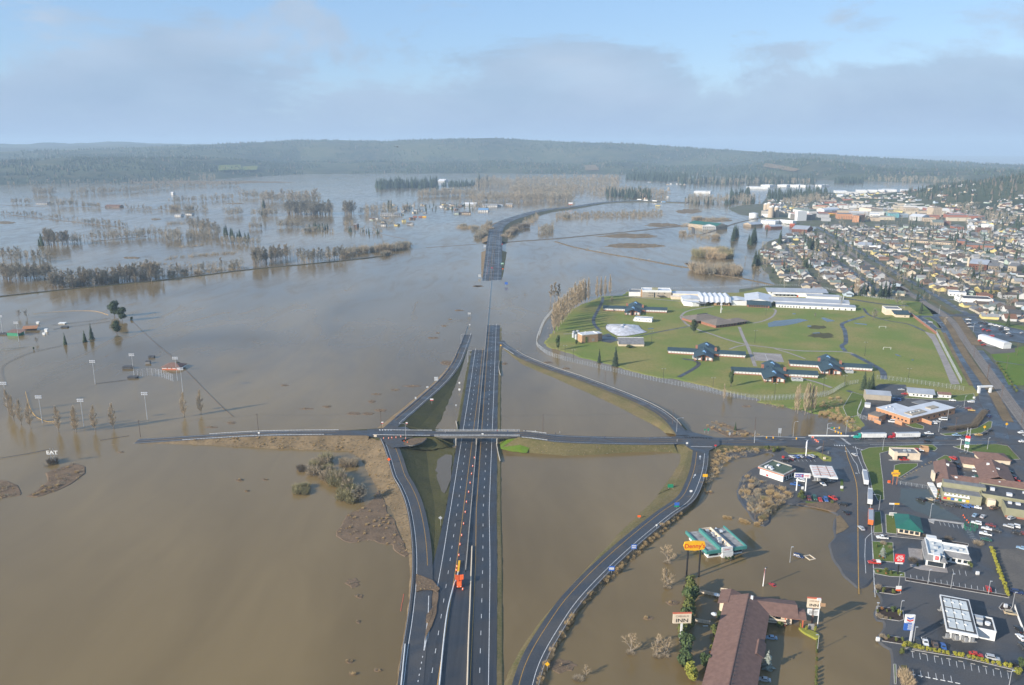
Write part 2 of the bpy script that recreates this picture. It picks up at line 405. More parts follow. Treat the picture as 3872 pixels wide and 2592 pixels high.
def text(s,size,m,parent,loc,rot,name='lettering',align='CENTER',bold=0.0,sx=1.0):
 cu=bpy.data.curves.new(name,'FONT'); cu.body=s; cu.size=size; cu.align_x=align; cu.align_y='CENTER'; cu.extrude=0.01; cu.offset=bold
 t=bpy.data.objects.new(name,cu); COL.objects.link(t)
 dg=bpy.context.evaluated_depsgraph_get(); me=bpy.data.meshes.new_from_object(t.evaluated_get(dg))
 bpy.data.objects.remove(t); bpy.data.curves.remove(cu)
 me.materials.clear(); me.materials.append(MATS[m]); o=link(name,me,parent); o.location=loc; o.rotation_euler=rot; o.scale=(sx,1,1)
 return o
# ================================================================ the setting
ZT,ZP,ZC=0.40,0.50,0.60
struct(MB().quad((-19000,-1500,0),(19000,-1500,0),(19000,21000,0),(-19000,21000,0)).build('flood_water','flood'))

# ---- hills
def interp(x,tab):return float(np.interp(x,[t[0] for t in tab],[t[1] for t in tab]))
def hill_h(th,r):
 xd=1171+1786*math.tan(th)
 base=interp(xd,[(-900,4700),(0,5250),(300,5350),(520,5650),(700,6500),(1130,6450),(1700,6100),(1900,5500),(2342,4900),(3200,4600)])
 f_y=interp(xd,[(-600,358),(0,360),(250,350),(420,352),(560,366),(800,374),(1130,368),(1300,376),(1400,366),(1520,380),(1700,368),(1850,366),(2000,382),(2342,388)])
 m_y=interp(xd,[(-600,346),(0,346),(250,342),(500,332),(690,320),(900,324),(1130,318),(1250,323),(1400,327),(1560,336),(1700,344),(1850,352),(2000,360),(2342,374)])
 fr,mr=base+900,max(base+2600,8900)
 fh=max(25,200+fr*(339-f_y)/1786.); mh=max(40,200+mr*(339-m_y)/1786.)
 far=200+14500*(339-interp(xd,[(-600,330),(0,328),(520,332),(900,345),(1700,350),(2342,372)]))/1786.
 h=float(np.interp(r,[base-150,base,base+250,fr,fr+700,mr-500,mr,mr+900,14500,16500],[-6,0,fh*.42,fh,fh*.42+4,mh*.72,mh,mh*.7,far,far*.8]))
 x,y=r*math.sin(th),r*math.cos(th)
 n=mnoise.fractal(Vector((x/900,y/900,2.2)),1.0,2.1,5); n2=mnoise.noise(Vector((x/2300,y/1500,7.7)))
 k=max(0.0,min(1.0,(r-base)/500.))
 keep=math.exp(-((r-mr)/260.)**2)      # leave the skyline where the photograph has it
 return h+k*(n*42*(1-.75*keep)+n2*46*(1-.9*keep))*(0.35+h/260.)
ths=np.radians(np.arange(-50,50.01,0.3)); rs=np.r_[np.arange(4500,10500,150),np.arange(10500,16600,500)]
HG=np.array([[hill_h(t,r) for r in rs] for t in ths])
mb=MB(); nr=len(rs)
for i,t in enumerate(ths):
 for j,r in enumerate(rs):mb.v.append((r*math.sin(t),r*math.cos(t),HG[i,j]))
for i in range(len(ths)-1):
 for j in range(nr-1):mb.f.append((i*nr+j,(i+1)*nr+j,(i+1)*nr+j+1,i*nr+j+1))
hill=mb.build('hills','forest_hill',smooth=True); flip_up(hill); struct(hill)
def hz(x,y):
 t=math.atan2(x,y); r=math.hypot(x,y)
 fi=(t-ths[0])/(ths[1]-ths[0]); i=int(min(max(fi,0),len(ths)-2)); a=fi-i
 j=int(min(max(np.searchsorted(rs,r)-1,0),nr-2)); b=(r-rs[j])/(rs[j+1]-rs[j])
 return (HG[i,j]*(1-a)+HG[i+1,j]*a)*(1-b)+(HG[i,j+1]*(1-a)+HG[i+1,j+1]*a)*b
def scatter_cones(name,pts,m,n=4):
 """pts rows: x y z r h"""
 P=np.array(pts); k=len(P); ang=np.linspace(0,2*math.pi,n,endpoint=False)[None,:]+np.arange(k)[:,None]
 ring=np.stack([P[:,0:1]+P[:,3:4]*np.cos(ang),P[:,1:2]+P[:,3:4]*np.sin(ang),np.repeat(P[:,2:3],n,1)],2)
 top=np.stack([P[:,0],P[:,1],P[:,2]+P[:,4]],1)[:,None,:]
 V=np.concatenate([ring,top],1).reshape(-1,3)
 base=np.arange(k)[:,None]*(n+1)
 Fs=np.stack([np.stack([base[:,0]+i,base[:,0]+(i+1)% n,base[:,0]+n],1) for i in range(n)],1).reshape(-1,3)
 me=bpy.data.meshes.new(name); me.from_pydata(V.tolist(),[],Fs.tolist()); me.update(); me.materials.append(MATS[m]); return link(name,me)
rng=random.Random(11); dk,gr,br=[],[],[]
for _ in range(34000):
 t=rng.uniform(R(-40),R(38)); r=rng.triangular(5000,10800,6200)
 x,y=r*math.sin(t),r*math.cos(t); z=hz(x,y)
 if z<2:continue
 q=mnoise.fractal(Vector((x/420,y/420,4.0)),1,2,3); u=rng.random()
 if q>0.10:continue                                   # clearings
 (dk if u<.5-q else gr if u<.9 else br).append((x,y,z-2,rng.uniform(6,10),rng.uniform(14,26)))
for nm,pts,m_,lb in (('hill_forest',dk,'conifer_dark','dark conifer woods covering the far hills'),('hill_forest',gr,'conifer','green conifer woods mixed over the far hills'),('hill_thicket',br,'twig_dark','bare brown woods scattered over the far hills')):
 tag(stuff(scatter_cones(nm,pts,m_)),lb,'forest')
# pale fields at the foot of the hills
for i,pts in enumerate([[(500,384),(550,381),(555,392),(500,395)],[(555,386),(590,384),(588,393),(556,394)],[(1336,383),(1362,380),(1370,393),(1338,394)],[(1750,378),(1830,392),(1815,397),(1745,385)]]):
 q=[]
 for (a,b) in pts:
  d=W('D',a,b+6); q.append((d.x,d.y))
 # fields lie on the lower slope: project on the hill by marching along the view ray
 mbf=MB(); gq=[]
 for (a,b) in pts:
  far=W('D',a,b,0); dr=(far-Vector((0,0,CAM_H))); best=far
  for s in np.linspace(0.3,1.0,260):
   p=Vector((0,0,CAM_H))+dr*s
   if hz(p.x,p.y)>= p.z and math.hypot(p.x,p.y)>4600:best=p; break
  gq.append((best.x,best.y))
 nn=7; V=[]
 for iy in range(nn):
  for ix in range(nn):
   u,v=ix/(nn-1),iy/(nn-1)
   x=(gq[0][0]*(1-u)+gq[1][0]*u)*(1-v)+(gq[3][0]*(1-u)+gq[2][0]*u)*v
   y=(gq[0][1]*(1-u)+gq[1][1]*u)*(1-v)+(gq[3][1]*(1-u)+gq[2][1]*u)*v
   V.append((x,y,hz(x,y)+12))
 mbf.add(V,[(iy*nn+ix,iy*nn+ix+1,(iy+1)*nn+ix+1,(iy+1)*nn+ix) for iy in range(nn-1) for ix in range(nn-1)])
 o=mbf.build('hill_field','lawn' if i<2 else 'dead_grass'); flip_up(o); struct(o)
# wooded hill behind the town
def wood_h(x,y):
 d=((x-2350)/780.)**2+((y-2950)/620.)**2
 return 150*math.exp(-d*1.25)-14+7*mnoise.noise(Vector((x/160,y/160,3)))
mb=MB(); gx=np.linspace(1150,3600,50); gy=np.linspace(1900,4200,46)
for x in gx:
 for y in gy:mb.v.append((x,y,wood_h(x,y)))
for i in range(49):
 for j in range(45):mb.f.append((i*46+j,(i+1)*46+j,(i+1)*46+j+1,i*46+j+1))
o=mb.build('wooded_hill','forest_hill',smooth=True); flip_up(o); struct(o)
pts,pts2=[],[]
for _ in range(5200):
 x,y=rng.uniform(1300,3300),rng.uniform(2000,3700); z=wood_h(x,y)
 if z>16+rng.random()*18:(pts if rng.random()<.75 else pts2).append((x,y,z-1,rng.uniform(3,5.5),rng.uniform(13,28)))
tag(stuff(scatter_cones('hillside_forest',pts,'conifer_dark',5)),'dark conifer wood on the hill behind the town','forest')
tag(stuff(scatter_cones('hillside_thicket',pts2,'twig_dark',5)),'bare brown trees among the conifers on the town hill','forest')

# ---- land sheets
town_w=WS('3',[(640,1040),(600,960),(530,880),(545,800),(610,745),(700,715),(880,690),(960,645),(760,640),(640,600),(480,575),(400,560),(330,520),(420,500),(560,490),(600,440),(760,420),(1050,412),(1400,440),(1700,470),(1950,440)])
land('town_ground',[(v.x,v.y) for v in town_w]+[(3300,3700),(3600,1500),(900,380),(420,480),(330,700),(300,900),(330,1120)],ZT,'town_ground',8,1.0,25,8,2)
lawn_pts=WS('f',[(150,745),(62,860),(100,925),(300,965),(560,1062),(800,1112),(1000,1170),(1200,1240),(1500,1312),(1760,1332),('g',180,890),('g',330,930),('g',560,985),('g',800,1035),('g',1000,1100),
 ('6',540,757),('6',760,800),('6',900,830),('6',1010,850),('6',1130,875),('6',1190,960),('6',1500,965),('6',2150,760),('k',1650,1568),('k',1200,880),('k',1110,720),('k',900,500),('3',930,1090),('3',590,1062),('l',1040,125),('l',740,195),('l',640,205),('l',0,205),
 (1700,165),(1140,185),(1080,240),(800,255),(600,335),(420,410),(240,600)])
land('campus_lawn',lawn_pts,ZP,'lawn',4,1.0,4,3.2,5)
west=WS('d',[(540,1700),(540,1568),(545,1300),(545,1120),(380,1020),(335,960),(430,850),(460,745),(320,715),(300,620),(330,545),(410,505),(390,400),(300,345),('8',1330,700),('8',1270,760),('8',1210,785),('8',1120,700),('8',1040,570),('8',1020,490),('8',1062,440),('8',1050,380),('8',1062,315),('8',1085,288),
 ('8',1000,245),('8',900,228),('8',800,215),('8',700,203),('8',620,245),('8',602,335),('8',560,362),('8',500,318),('8',460,250),('8',405,175),('8',390,110),('a',760,560),('a',800,450),('a',830,370),('a',930,285),('a',1060,215),('a',1200,130),('a',1260,75),('p',1150,735),('p',900,800),('p',640,800),('p',560,700),('p',900,640),('p',1060,540),('p',1690,530),('6',1190,965),('6',1260,925),('6',1220,870),('6',1230,760),('6',1280,690),('6',1360,640),('6',1540,645),('6',1540,720),('6',2000,735),('6',2060,700)])
land('commercial_ground',[(v.x,v.y) for v in west]+[(430,640),(470,560),(470,440),(300,225),(190,200),(150,222)],ZC,'lot',1.5,1.0,3.0,0.6,8)

# ---- interstate
Y_T=[180,258,345,407,616,1000,1255,1813]
B_X=[-22.3,-22.4,-22.6,-23.3,-25.85,-30,-33,-39.5]
hw=[(x,y,0) for x,y in zip(B_X,Y_T)]+[tuple(W('2',*p)) for p in [(1035,850,6),(1060,815,7),(1110,785,7.5),(1190,757,7),(1290,728,6),(1400,706,5),(1500,697,4),(1620,682,3),(1760,661,2.5),(1950,651,2.5),(2150,653,2.5),(2343,660,2)]]
HW=catmull(hw,520)
zS=[(180,.5),(620,.5),(700,.25),(765,.02),(810,-.14),(1150,-.16),(1200,.0),(1255,.8),(1500,3),(1813,5)]
zN=[(180,.5),(700,.5),(830,.2),(885,.0),(930,-.14),(1175,-.14),(1205,.0),(1255,.8),(1500,3),(1813,5)]
PS,PN=HW.copy(),HW.copy()
for i in range(len(HW)):
 if HW[i,1]<1813:PS[i,2]=interp(HW[i,1],zS); PN[i,2]=interp(HW[i,1],zN)
OT={'left':[-20,-20,-16.5,-14.2,-13.5,-13,-14,-16],'sedge':[-14,-13.2,-12.2,-11.7,-10.05,-9.5,-9.6,-10],'sdash':[-9.2,-9,-8.3,-7.8,-6.3,-6,-6,-6.2],'syel':[-6.4,-6.2,-4.9,-4.3,-2.4,-2.4,-2.4,-2.5],
 'nyel':[6.5,6.3,4.6,3,2.8,2.5,2.4,2.5],'ndash':[10.1,9.9,8.2,6.9,6.9,6.5,6.4,6.5],'nedge':[13.6,13.4,11.8,10.3,10.65,10.3,10.2,10.4],'right':[16.8,16.5,15.4,14.6,14.1,15,16,17]}
def HO(k):return np.array([interp(y,list(zip(Y_T,OT[k]))) for y in HW[:,1]])
mbh=MB(); strip(offset(PS,HO('left')),PS,mbh); strip(PN,offset(PN,HO('right')),mbh)
o=mbh.build('interstate_road','highway'); flip_up(o); struct(o)
def hline(nm,P,key,w,m_,dash=None):lines(nm,P,HO(key),w,m_,0.02,dash)
hline('edge_line',PS,'sedge',.24,'white_line'); hline('lane_line',PS,'sdash',.22,'white_line',(3.2,9)); hline('edge_line',PS,'syel',.24,'yellow_line')
hline('edge_line',PN,'nyel',.24,'yellow_line'); hline('lane_line',PN,'ndash',.22,'white_line',(3.2,9)); hline('edge_line',PN,'nedge',.24,'white_line')
# merge gore of the southbound ramp
for pts in ([(545,1205),(575,960),(580,790)],[(548,1205),(595,960),(615,850)]):
 P=np.array([tuple(v) for v in WS('7',pts,.66)]); lines('gore_line',P,0,.3,'white_line',.02)
P=np.array([tuple(v) for v in WS('7',[(505,1420),(545,1205)],.66)]); lines('gore_line',P,0,.35,'white_line',.02,(1.1,2.6))
sel=HW[:,1]<1215
bank('roadside_verge',offset(PN,HO('right')-.2,-.03)[sel],np.c_[offset(PN,HO('right')+3.6)[:,:2],np.full(len(HW),-.5)][sel],'bank_grass',200,((0,1),(.6,.85),(1,0)))
sel=(HW[:,1]>520)& (HW[:,1]<780)
bank('roadside_verge',offset(PS,HO('left')+.2,-.03)[sel],np.c_[offset(PS,HO('left')-3.2)[:,:2],np.full(len(HW),-.5)][sel],'olive_grass',80,((0,1),(.6,.85),(1,0)))
for (y0,y1) in ((1215,1545),(1690,9999)):
 sel=(HW[:,1]>y0)& (HW[:,1]<y1)
 wide=3.0+2.4*np.maximum(PS[:,2],0)
 bank('highway_embankment',offset(PS,HO('left')+.2,-.03)[sel],np.c_[offset(PS,HO('left')-wide)[:,:2],np.full(len(HW),-.6)][sel],'dead_grass',120)
 bank('highway_embankment',offset(PN,HO('right')-.2,-.03)[sel],np.c_[offset(PN,HO('right')+wide)[:,:2],np.full(len(HW),-.6)][sel],'rough_grass',120)
sel=(HW[:,1]>1530)& (HW[:,1]<1705)                       # the highway's own bridge
br=empty('highway_bridge',tuple(HW[sel][0])); tag(br,'low concrete highway bridge where the interstate crosses the flooded railway line','bridge')
def bridge_part(nm,m_,mbx):
 mbx.v=[(v[0]-br.location.x,v[1]-br.location.y,v[2]-br.location.z) for v in mbx.v]; return mbx.build(nm,m_,br)
A_=offset(PS,HO('left')-.3,-.05)[sel]; B_=offset(PN,HO('right')+.3,-.05)[sel]
mbx=strip(A_,A_-np.array([0,0,1.4])); bridge_part('girder','concrete',mbx); mbx=strip(B_,B_-np.array([0,0,1.4])); bridge_part('girder','concrete',mbx)
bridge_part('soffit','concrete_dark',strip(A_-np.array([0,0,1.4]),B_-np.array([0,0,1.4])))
for q in (8,18,28):
 if q<len(A_):
  for t in (.1,.5,.9):
   p=A_[q]*(1-t)+B_[q]*t; mbx=MB().tube((p[0],p[1],-1),(p[0],p[1],p[2]-1.3),.6,n=8); bridge_part('pier','concrete',mbx)

# ---- ramps and main street
def road(name,pts,hl,hr,m_,n,k='5'):
 P=catmull([tuple(v) for v in WS(k,pts)],n)
 struct(ribbon(name,P,hl,hr,m_)); return P
NWR=road('ramp_road',[(868,235,-.3),(858,270,-.1),(835,335,.1),(800,422,.35),(765,500,.8),(700,590,1.8),(620,670,3),(500,775,4.5),(400,860,5.5),(300,948,6.45)],4.6,4.6,'street',70)
NER=road('ramp_road',[(2310,985,3.05),(2285,950,3.1),(2215,872,3.2),(2100,795,3.1),(1900,705,2.8),(1600,592,2.2),(1400,525,1.6),(1230,457,.9),(1150,411,.55),(1085,370,.35),(1062,340,.3)],4.4,4.4,'street',90)
SWR=road('ramp_road',[(285,985,6.45),(315,1045,6.1),(350,1140,5.2),(388,1260,4.1),('7',432,90,3.0),('7',478,200,2),('7',512,350,1.5),('7',530,500,1.1),('7',535,650,.85),('7',528,800,.7),('7',508,1000,.62),('7',480,1200,.6),('7',455,1440,.58),('7',430,1700,.58)],5.0,5.0,'street',120)
SER=road('ramp_road',[('7',1195,1700,.8),('7',1240,1440,.85),('7',1305,1250,.95),('7',1420,1050,1.1),('7',1560,850,1.3),('7',1760,640,1.5),('7',1970,450,1.8),('7',2180,280,2.1),('6',35,1420,2.3),('6',95,1310,2.4),('6',128,1200,2.5),('6',140,1100,2.7),('6',148,1040,2.85)],5.2,5.2,'street',130)
mpts=WS('5',[('4',700,1040,-.5),('4',900,1028,-.1),('4',1150,1013,.8),('4',1400,997,2.2),('4',1750,977,4.5),('4',2100,970,5.8),(150,969,6.5),(400,972,6.9),(630,974,7.0),(1190,980,7.0),(1500,1010,5.6),(2000,1024,3.9),(2300,1020,2.9),('6',300,1028,1.9),('6',700,1027,1.0),('6',1100,1027,.72),('6',1600,1024,.68),('6',2000,1022,.68),('6',2343,1014,.68),('6',2700,1010,.68)])
MS=catmull([tuple(v) for v in mpts],260)
MHW=np.interp(MS[:,0],[-260,-60,5,30,90,150,230,400],[4.6,5.2,5.2,7.2,7.4,7.6,9.2,9.2])
struct(ribbon('main_street',MS,MHW,MHW,'street',.012))
def line_on(P,off,w,m_,a=0,b=1,dash=None,dz=.035,nm='edge_line'):
 i,j=int(a*len(P)),int(b*len(P)); lines(nm,P[i:j],off,w,m_,dz,dash)
line_on(NWR,-2.6,.22,'white_line',.08,.96); line_on(NWR,2.2,.2,'yellow_line',.3,.95)
# path directions: right-hand side of travel order
line_on(NER,2.3,.22,'white_line',.08,.97); line_on(NER,-2.2,.2,'yellow_line',.1,.8)
line_on(SWR,2.7,.24,'white_line',.04,1); line_on(SWR,-2.5,.22,'yellow_line',.06,.62)
line_on(SER,2.5,.22,'white_line',0,.95); line_on(SER,-2.6,.22,'yellow_line',0,.95)
ax=MS[:,0]
def ms_idx(x):return float(np.searchsorted(ax,x))/len(MS)
line_on(MS,.12,.16,'yellow_line',ms_idx(-290),ms_idx(-150)); line_on(MS,-.12,.16,'yellow_line',ms_idx(-290),ms_idx(-120))
line_on(MS,-3.6,.2,'white_line',ms_idx(-290),ms_idx(-125)); line_on(MS,3.6,.2,'white_line',ms_idx(-290),ms_idx(-125))
line_on(MS,1.7,.16,'yellow_line',ms_idx(-60),ms_idx(190)); line_on(MS,-1.7,.16,'yellow_line',ms_idx(0),ms_idx(190))
line_on(MS,5.6,.2,'white_line',ms_idx(10),ms_idx(115)); line_on(MS,-5.6,.2,'white_line',ms_idx(10),ms_idx(115))
line_on(MS,0.0,.16,'yellow_line',ms_idx(255),ms_idx(345)); line_on(MS,3.4,.2,'white_line',ms_idx(222),ms_idx(300)); line_on(MS,6.6,.2,'white_line',ms_idx(245),ms_idx(330)); line_on(MS,-3.6,.2,'white_line',ms_idx(150),ms_idx(340),(3,6))
def toe(k,pts):return [tuple(v) for v in WS(k,pts,-.6)]
e=lambda P,d:offset(P,d,-.04)
# main street banks
i0,i1=np.searchsorted(ax,-285),np.searchsorted(ax,-96.5)
wide=1.5+2.0*np.maximum(MS[:,2],0)
autotoe=lambda P,d:np.c_[offset(P,d)[:,:2],np.full(len(P),-.6)]
bank('street_embankment',e(MS,MHW-.2)[i0:i1],autotoe(MS,MHW+wide)[i0:i1],'dead_grass',90,rough=.7)
bank('street_embankment',e(MS,-MHW+.2)[i0:i1],autotoe(MS,-MHW-wide)[i0:i1],'rough_grass',90)
j0,j1=np.searchsorted(ax,3),np.searchsorted(ax,112)
bank('street_embankment',e(MS,MHW-.2)[j0:j1],toe('5',[(1062,1085),(1150,1102),(1250,1112),(1500,1135),(1750,1125),(1900,1112),(2100,1104),(2230,1110),(2285,1125)]),'rough_grass',90)
bank('street_embankment',e(MS,-MHW+.2)[j0:j1],autotoe(MS,-MHW-wide*.8)[j0:j1],'rough_grass',90)
j2,j3=np.searchsorted(ax,112),np.searchsorted(ax,190)
bank('street_embankment',e(MS,MHW-.2)[j2:j3],toe('p',[(420,800),(640,803),(900,803),(1150,745),(1260,760)]),'rough_grass',50)
bank('street_embankment',e(MS,-MHW+.2)[j2:j3],autotoe(MS,-MHW-1.6)[j2:j3],'rough_grass',50)
# ramp banks
bank('ramp_bank',e(NWR,4.4)[6:],autotoe(NWR,4.6+1.8+1.7*np.maximum(NWR[:,2],0))[6:],'dead_grass',60)
E_,T_=e(NWR,-4.4)[20:],toe('5',[(838,485),(800,600),(742,750),(692,880),(650,940)])
bank('ramp_bank',E_,T_,'olive_grass',60,((0,1),(.5,.42),(1,0)))
bank('ramp_bank',e(NER,-4.2)[::-1][6:],toe('5',[(1075,385),(1130,450),(1200,510),(1400,595),(1600,683),(1800,772),(2000,872),(2130,932),(2175,968)]),'bank_grass',80,((0,1),(.25,.9),(1,0)))
bank('ramp_bank',e(NER,4.2)[::-1][6:],autotoe(NER,4.4+1.4+1.2*np.maximum(NER[:,2],0))[::-1][6:],'rough_grass',80)
bank('ramp_bank',e(SWR,4.8),toe('5',[(-60,1085),(20,1105),(100,1150),(150,1260),(205,1345),(245,1440),('7',300,270),('7',350,400),('7',425,560),('7',440,700),('7',430,900),('7',400,1100),('7',362,1300),('7',340,1500),('7',330,1700)]),'dead_grass',110,((0,1),(.6,.4),(1,0)),.5)
ps=offset(PS,HO('left')+.3); ps[:,2]=.42
gy1=(HW[:,1]>330)& (HW[:,1]<506)
bank('gore_grass',e(SWR,-4.8)[3:78],ps[gy1][::-1],'olive_grass',100,((0,1),(.16,.62),(.5,.06),(1,0)),.2)
bank('ramp_bank',e(SER,-5.0),toe('7',[(1030,1700),(1062,1440),(1105,1340),(1205,1172),(1350,985),(1500,822),(1700,592),(1900,372),(2100,172),(2200,62),('5',2100,1412),('5',2200,1292),('5',2272,1192),('5',2285,1120)]),'bank_grass',120,((0,1),(.35,.85),(1,0)))
bank('ramp_bank',e(SER,5.0),toe('7',[(1270,1700),(1340,1440),(1452,1205),(1590,960),(1755,800),(1975,600),(2165,430),(2343,250),('p',200,1130),('p',480,1010),('p',560,860),('p',640,806)]),'dead_grass',120,((0,1),(.5,.45),(1,0)),.4)
sheet('ditch_pond',WS('5',[(690,1115),(740,1120),(733,1200),(725,1300),(690,1385),(662,1360),(640,1300),(625,1230),(640,1150)],.62),.62,'pond',2,.6)
# ---- overpass
ov=empty('overpass',(-25,512,0)); tag(ov,'concrete street overpass with pipe railings crossing the interstate','bridge')
X0,X1,Y0,Y1=-53.5,5.5,506.8,517.2
def part(nm,m_,mbx,par=None):
 mbx.v=[(v[0]+25,v[1]-512,v[2]) for v in mbx.v]; return mbx.build(nm,m_,par or ov)
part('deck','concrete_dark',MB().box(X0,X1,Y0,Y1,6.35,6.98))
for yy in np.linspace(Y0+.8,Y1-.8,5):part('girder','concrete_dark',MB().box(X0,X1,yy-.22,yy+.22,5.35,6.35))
for yy in (Y0,Y1-.9):part('walkway','concrete',MB().box(X0,X1,yy,yy+.9,6.99,7.2))
for yy in (Y0+.1,Y1-.1):
 mbx=MB()
 for xx in np.arange(X0,X1+.1,2.2):mbx.box(xx-.07,xx+.07,yy-.07,yy+.07,7.18,8.3)
 for zc in (7.55,7.92,8.28):mbx.box(X0,X1,yy-.05,yy+.05,zc-.05,zc+.05)
 part('railing','galvanised',mbx)
for xx in (-38.7,-24.5,-10.3):
 part('pier_cap','concrete',MB().box(xx-.55,xx+.55,Y0-.1,Y1+.1,4.75,5.35))
 for yy in (Y0+.7,512,Y1-.7):part('pier_column','concrete',MB().tube((xx,yy,0),(xx,yy,4.75),.5,n=10))
for xx in (X0+.5,X1-.5):part('abutment','concrete',MB().box(xx-.6,xx+.6,Y0-.3,Y1+.3,3.2,6.34))
# abutment slopes
bank('abutment_slope',[(-53,Y0-1.5,6.3),(-53,Y1+1.5,6.3)],[(-41,Y0-6,.3),(-41,Y1+3,.3)],'olive_grass',20)
bank('abutment_slope',[(5,Y1+1,6.3),(5,Y0-1,6.3)],[(-8,Y1+3,.3),(-8,Y0-5,.3)],'rough_grass',20)
gp=WS('5',[(1062,1040,.35),(1090,1022,2),(1130,1008,4.4),(1210,1004,6),(1310,1020,4.7),(1285,1060,2.8),(1240,1108,.15),(1150,1098,.1),(1070,1082,.1)])
bank('mown_slope',[tuple(v) for v in (gp[0],gp[1],gp[2],gp[3],gp[4])],[tuple(v+Vector((0,0,.15))) for v in (gp[0]-Vector((0,2,0)),gp[8],gp[7],gp[6],gp[5])],'bright_grass',40,rough=.05)
# left end of the bridge: fill between street and ramp
bank('street_embankment',[(-118,MS[np.searchsorted(ax,-118),1]+5,6.3),(-90,518.5,6.7),(-54,518,6.7)],[tuple(v) for v in WS('5',[(440,925,4.6),(560,940,2),(650,938,-.4)])],'olive_grass',40)
bank('street_embankment',[(-98,505.2,6.6),(-75,506,6.75),(-53,506.3,6.8)],[tuple(v) for v in WS('5',[(420,1075,4.8),(600,1085,1.6),(765,1050,.45)])],'olive_grass',40)
# junction paving on the left
sheet('junction_paving',WS('5',[(160,945,6.6),(300,935,6.6),(420,925,6.6),(470,955,6.75),(470,1000,6.75),(390,1018,6.45),(440,1070,5.6),(330,1080,5.6),(235,1005,6.45),(160,990,6.5)],6.52),6.56,'street')
sheet('junction_paving',WS('p',[(-60,480),(60,440),(200,480),(420,530),(520,560),(520,640),(430,690),(300,760),(180,720),(60,640),(-60,620)],2.7),2.78,'street')
bank('street_embankment',[tuple(v) for v in WS('p',[(-60,615,2.7),(60,640,2.7),(180,725,2.7)])],[tuple(v) for v in WS('5',[(2230,1108,-.4),(2285,1122,-.4),(2290,1150,-.4)])],'bank_grass',20)
bank('street_embankment',[tuple(v) for v in WS('p',[(430,690,2.6),(520,640,2.4),(620,640,1.9)])],[tuple(v) for v in WS('p',[(400,800,-.4),(520,800,-.4),(660,800,-.4)])],'rough_grass',20)
# ================================================================ plants: one prototype of each kind, then copies
rg=random.Random(5)
def sliver(mb,p,d,l,w):
 d=d.normalized(); s=d.orthogonal().normalized(); s.rotate(Matrix.Rotation(rg.uniform(0,6.28),3,d))
 mb.add([p-s*w/2,p+s*w/2,p+d*l],[(0,1,2)])
def rdir(up=0.0):
 v=Vector((rg.gauss(0,1),rg.gauss(0,1),rg.gauss(0,1))).normalized(); v.z += up; return v.normalized()
def bare_tree_mesh(h=14.,spread=.34,ntw=620,tw=.11,first=.22,upb=.5):
 tr,cr=MB(),MB(); p=Vector((0,0,-.3)); nseg=5
 lean=Vector((rg.uniform(-.06,.06),rg.uniform(-.06,.06),1)); ax_=[p]
 for i in range(nseg):
  q=p+Vector((lean.x+rg.uniform(-.05,.05),lean.y+rg.uniform(-.05,.05),1))*(h*.82/nseg)
  tr.tube(p,q,h*.017*(1-i/nseg)+.05,h*.017*(1-(i+1)/nseg)+.05,6,False); p=q; ax_.append(p)
 tips=[]
 for i in range(15):
  f=first+(1-first)*(i+rg.random())/15; k=min(int(f*nseg),nseg-1); b=ax_[k].lerp(ax_[k+1],f*nseg-k)
  a=rg.uniform(0,6.28); ln=h*spread*(1.1-.65*f)*rg.uniform(.7,1.15)
  d=Vector((math.cos(a),math.sin(a),upb+.7*f)).normalized(); m1=b+d*ln*.55; e1=m1+(d+Vector((0,0,.35))).normalized()*ln*.5
  tr.tube(b,m1,.09+h*.003,.06,4,False); tr.tube(m1,e1,.06,.02,4,False)
  for q in range(5):
   s=b.lerp(m1,rg.uniform(.35,1)) if q<2 else m1.lerp(e1,rg.random()); dd=(d+rdir(.4)*.9).normalized(); l2=ln*rg.uniform(.25,.5)
   sliver(cr,s,dd,l2,.10); tips.append((s,dd,l2))
 for _ in range(ntw):
  s,dd,l2=rg.choice(tips); st=s+dd*l2*rg.uniform(.1,1.0)
  sliver(cr,st,dd+rdir(.3)*1.2,h*rg.uniform(.04,.10),tw)
 return tr,cr
def poplar_mesh(h=20.,w=4.0,ntw=1100,tw=.10):
 tr,cr=MB(),MB(); tr.tube((0,0,-.3),(0,0,h*.5),h*.014+.06,h*.008,6,False); tr.tube((0,0,h*.5),(0,0,h*.95),h*.008,.03,5,False)
 for i in range(56):
  z=h*(.07+.8*i/56); a=rg.uniform(0,6.28); prof=math.sin(min(1,(z/h+.12)*1.15)*math.pi)**.6
  r=w*.5*max(.25,prof); d=Vector((math.cos(a)*r,math.sin(a)*r,h*rg.uniform(.12,.2)))
  b=Vector((0,0,z)); sliver(cr,b,d,d.length,.13)
  for _ in range(ntw // 56):
   s=b+d*rg.uniform(.15,1); sliver(cr,s,Vector((math.cos(a)*.35+rg.gauss(0,.3),math.sin(a)*.35+rg.gauss(0,.3),1.4)),h*rg.uniform(.035,.08),tw)
 return tr,cr
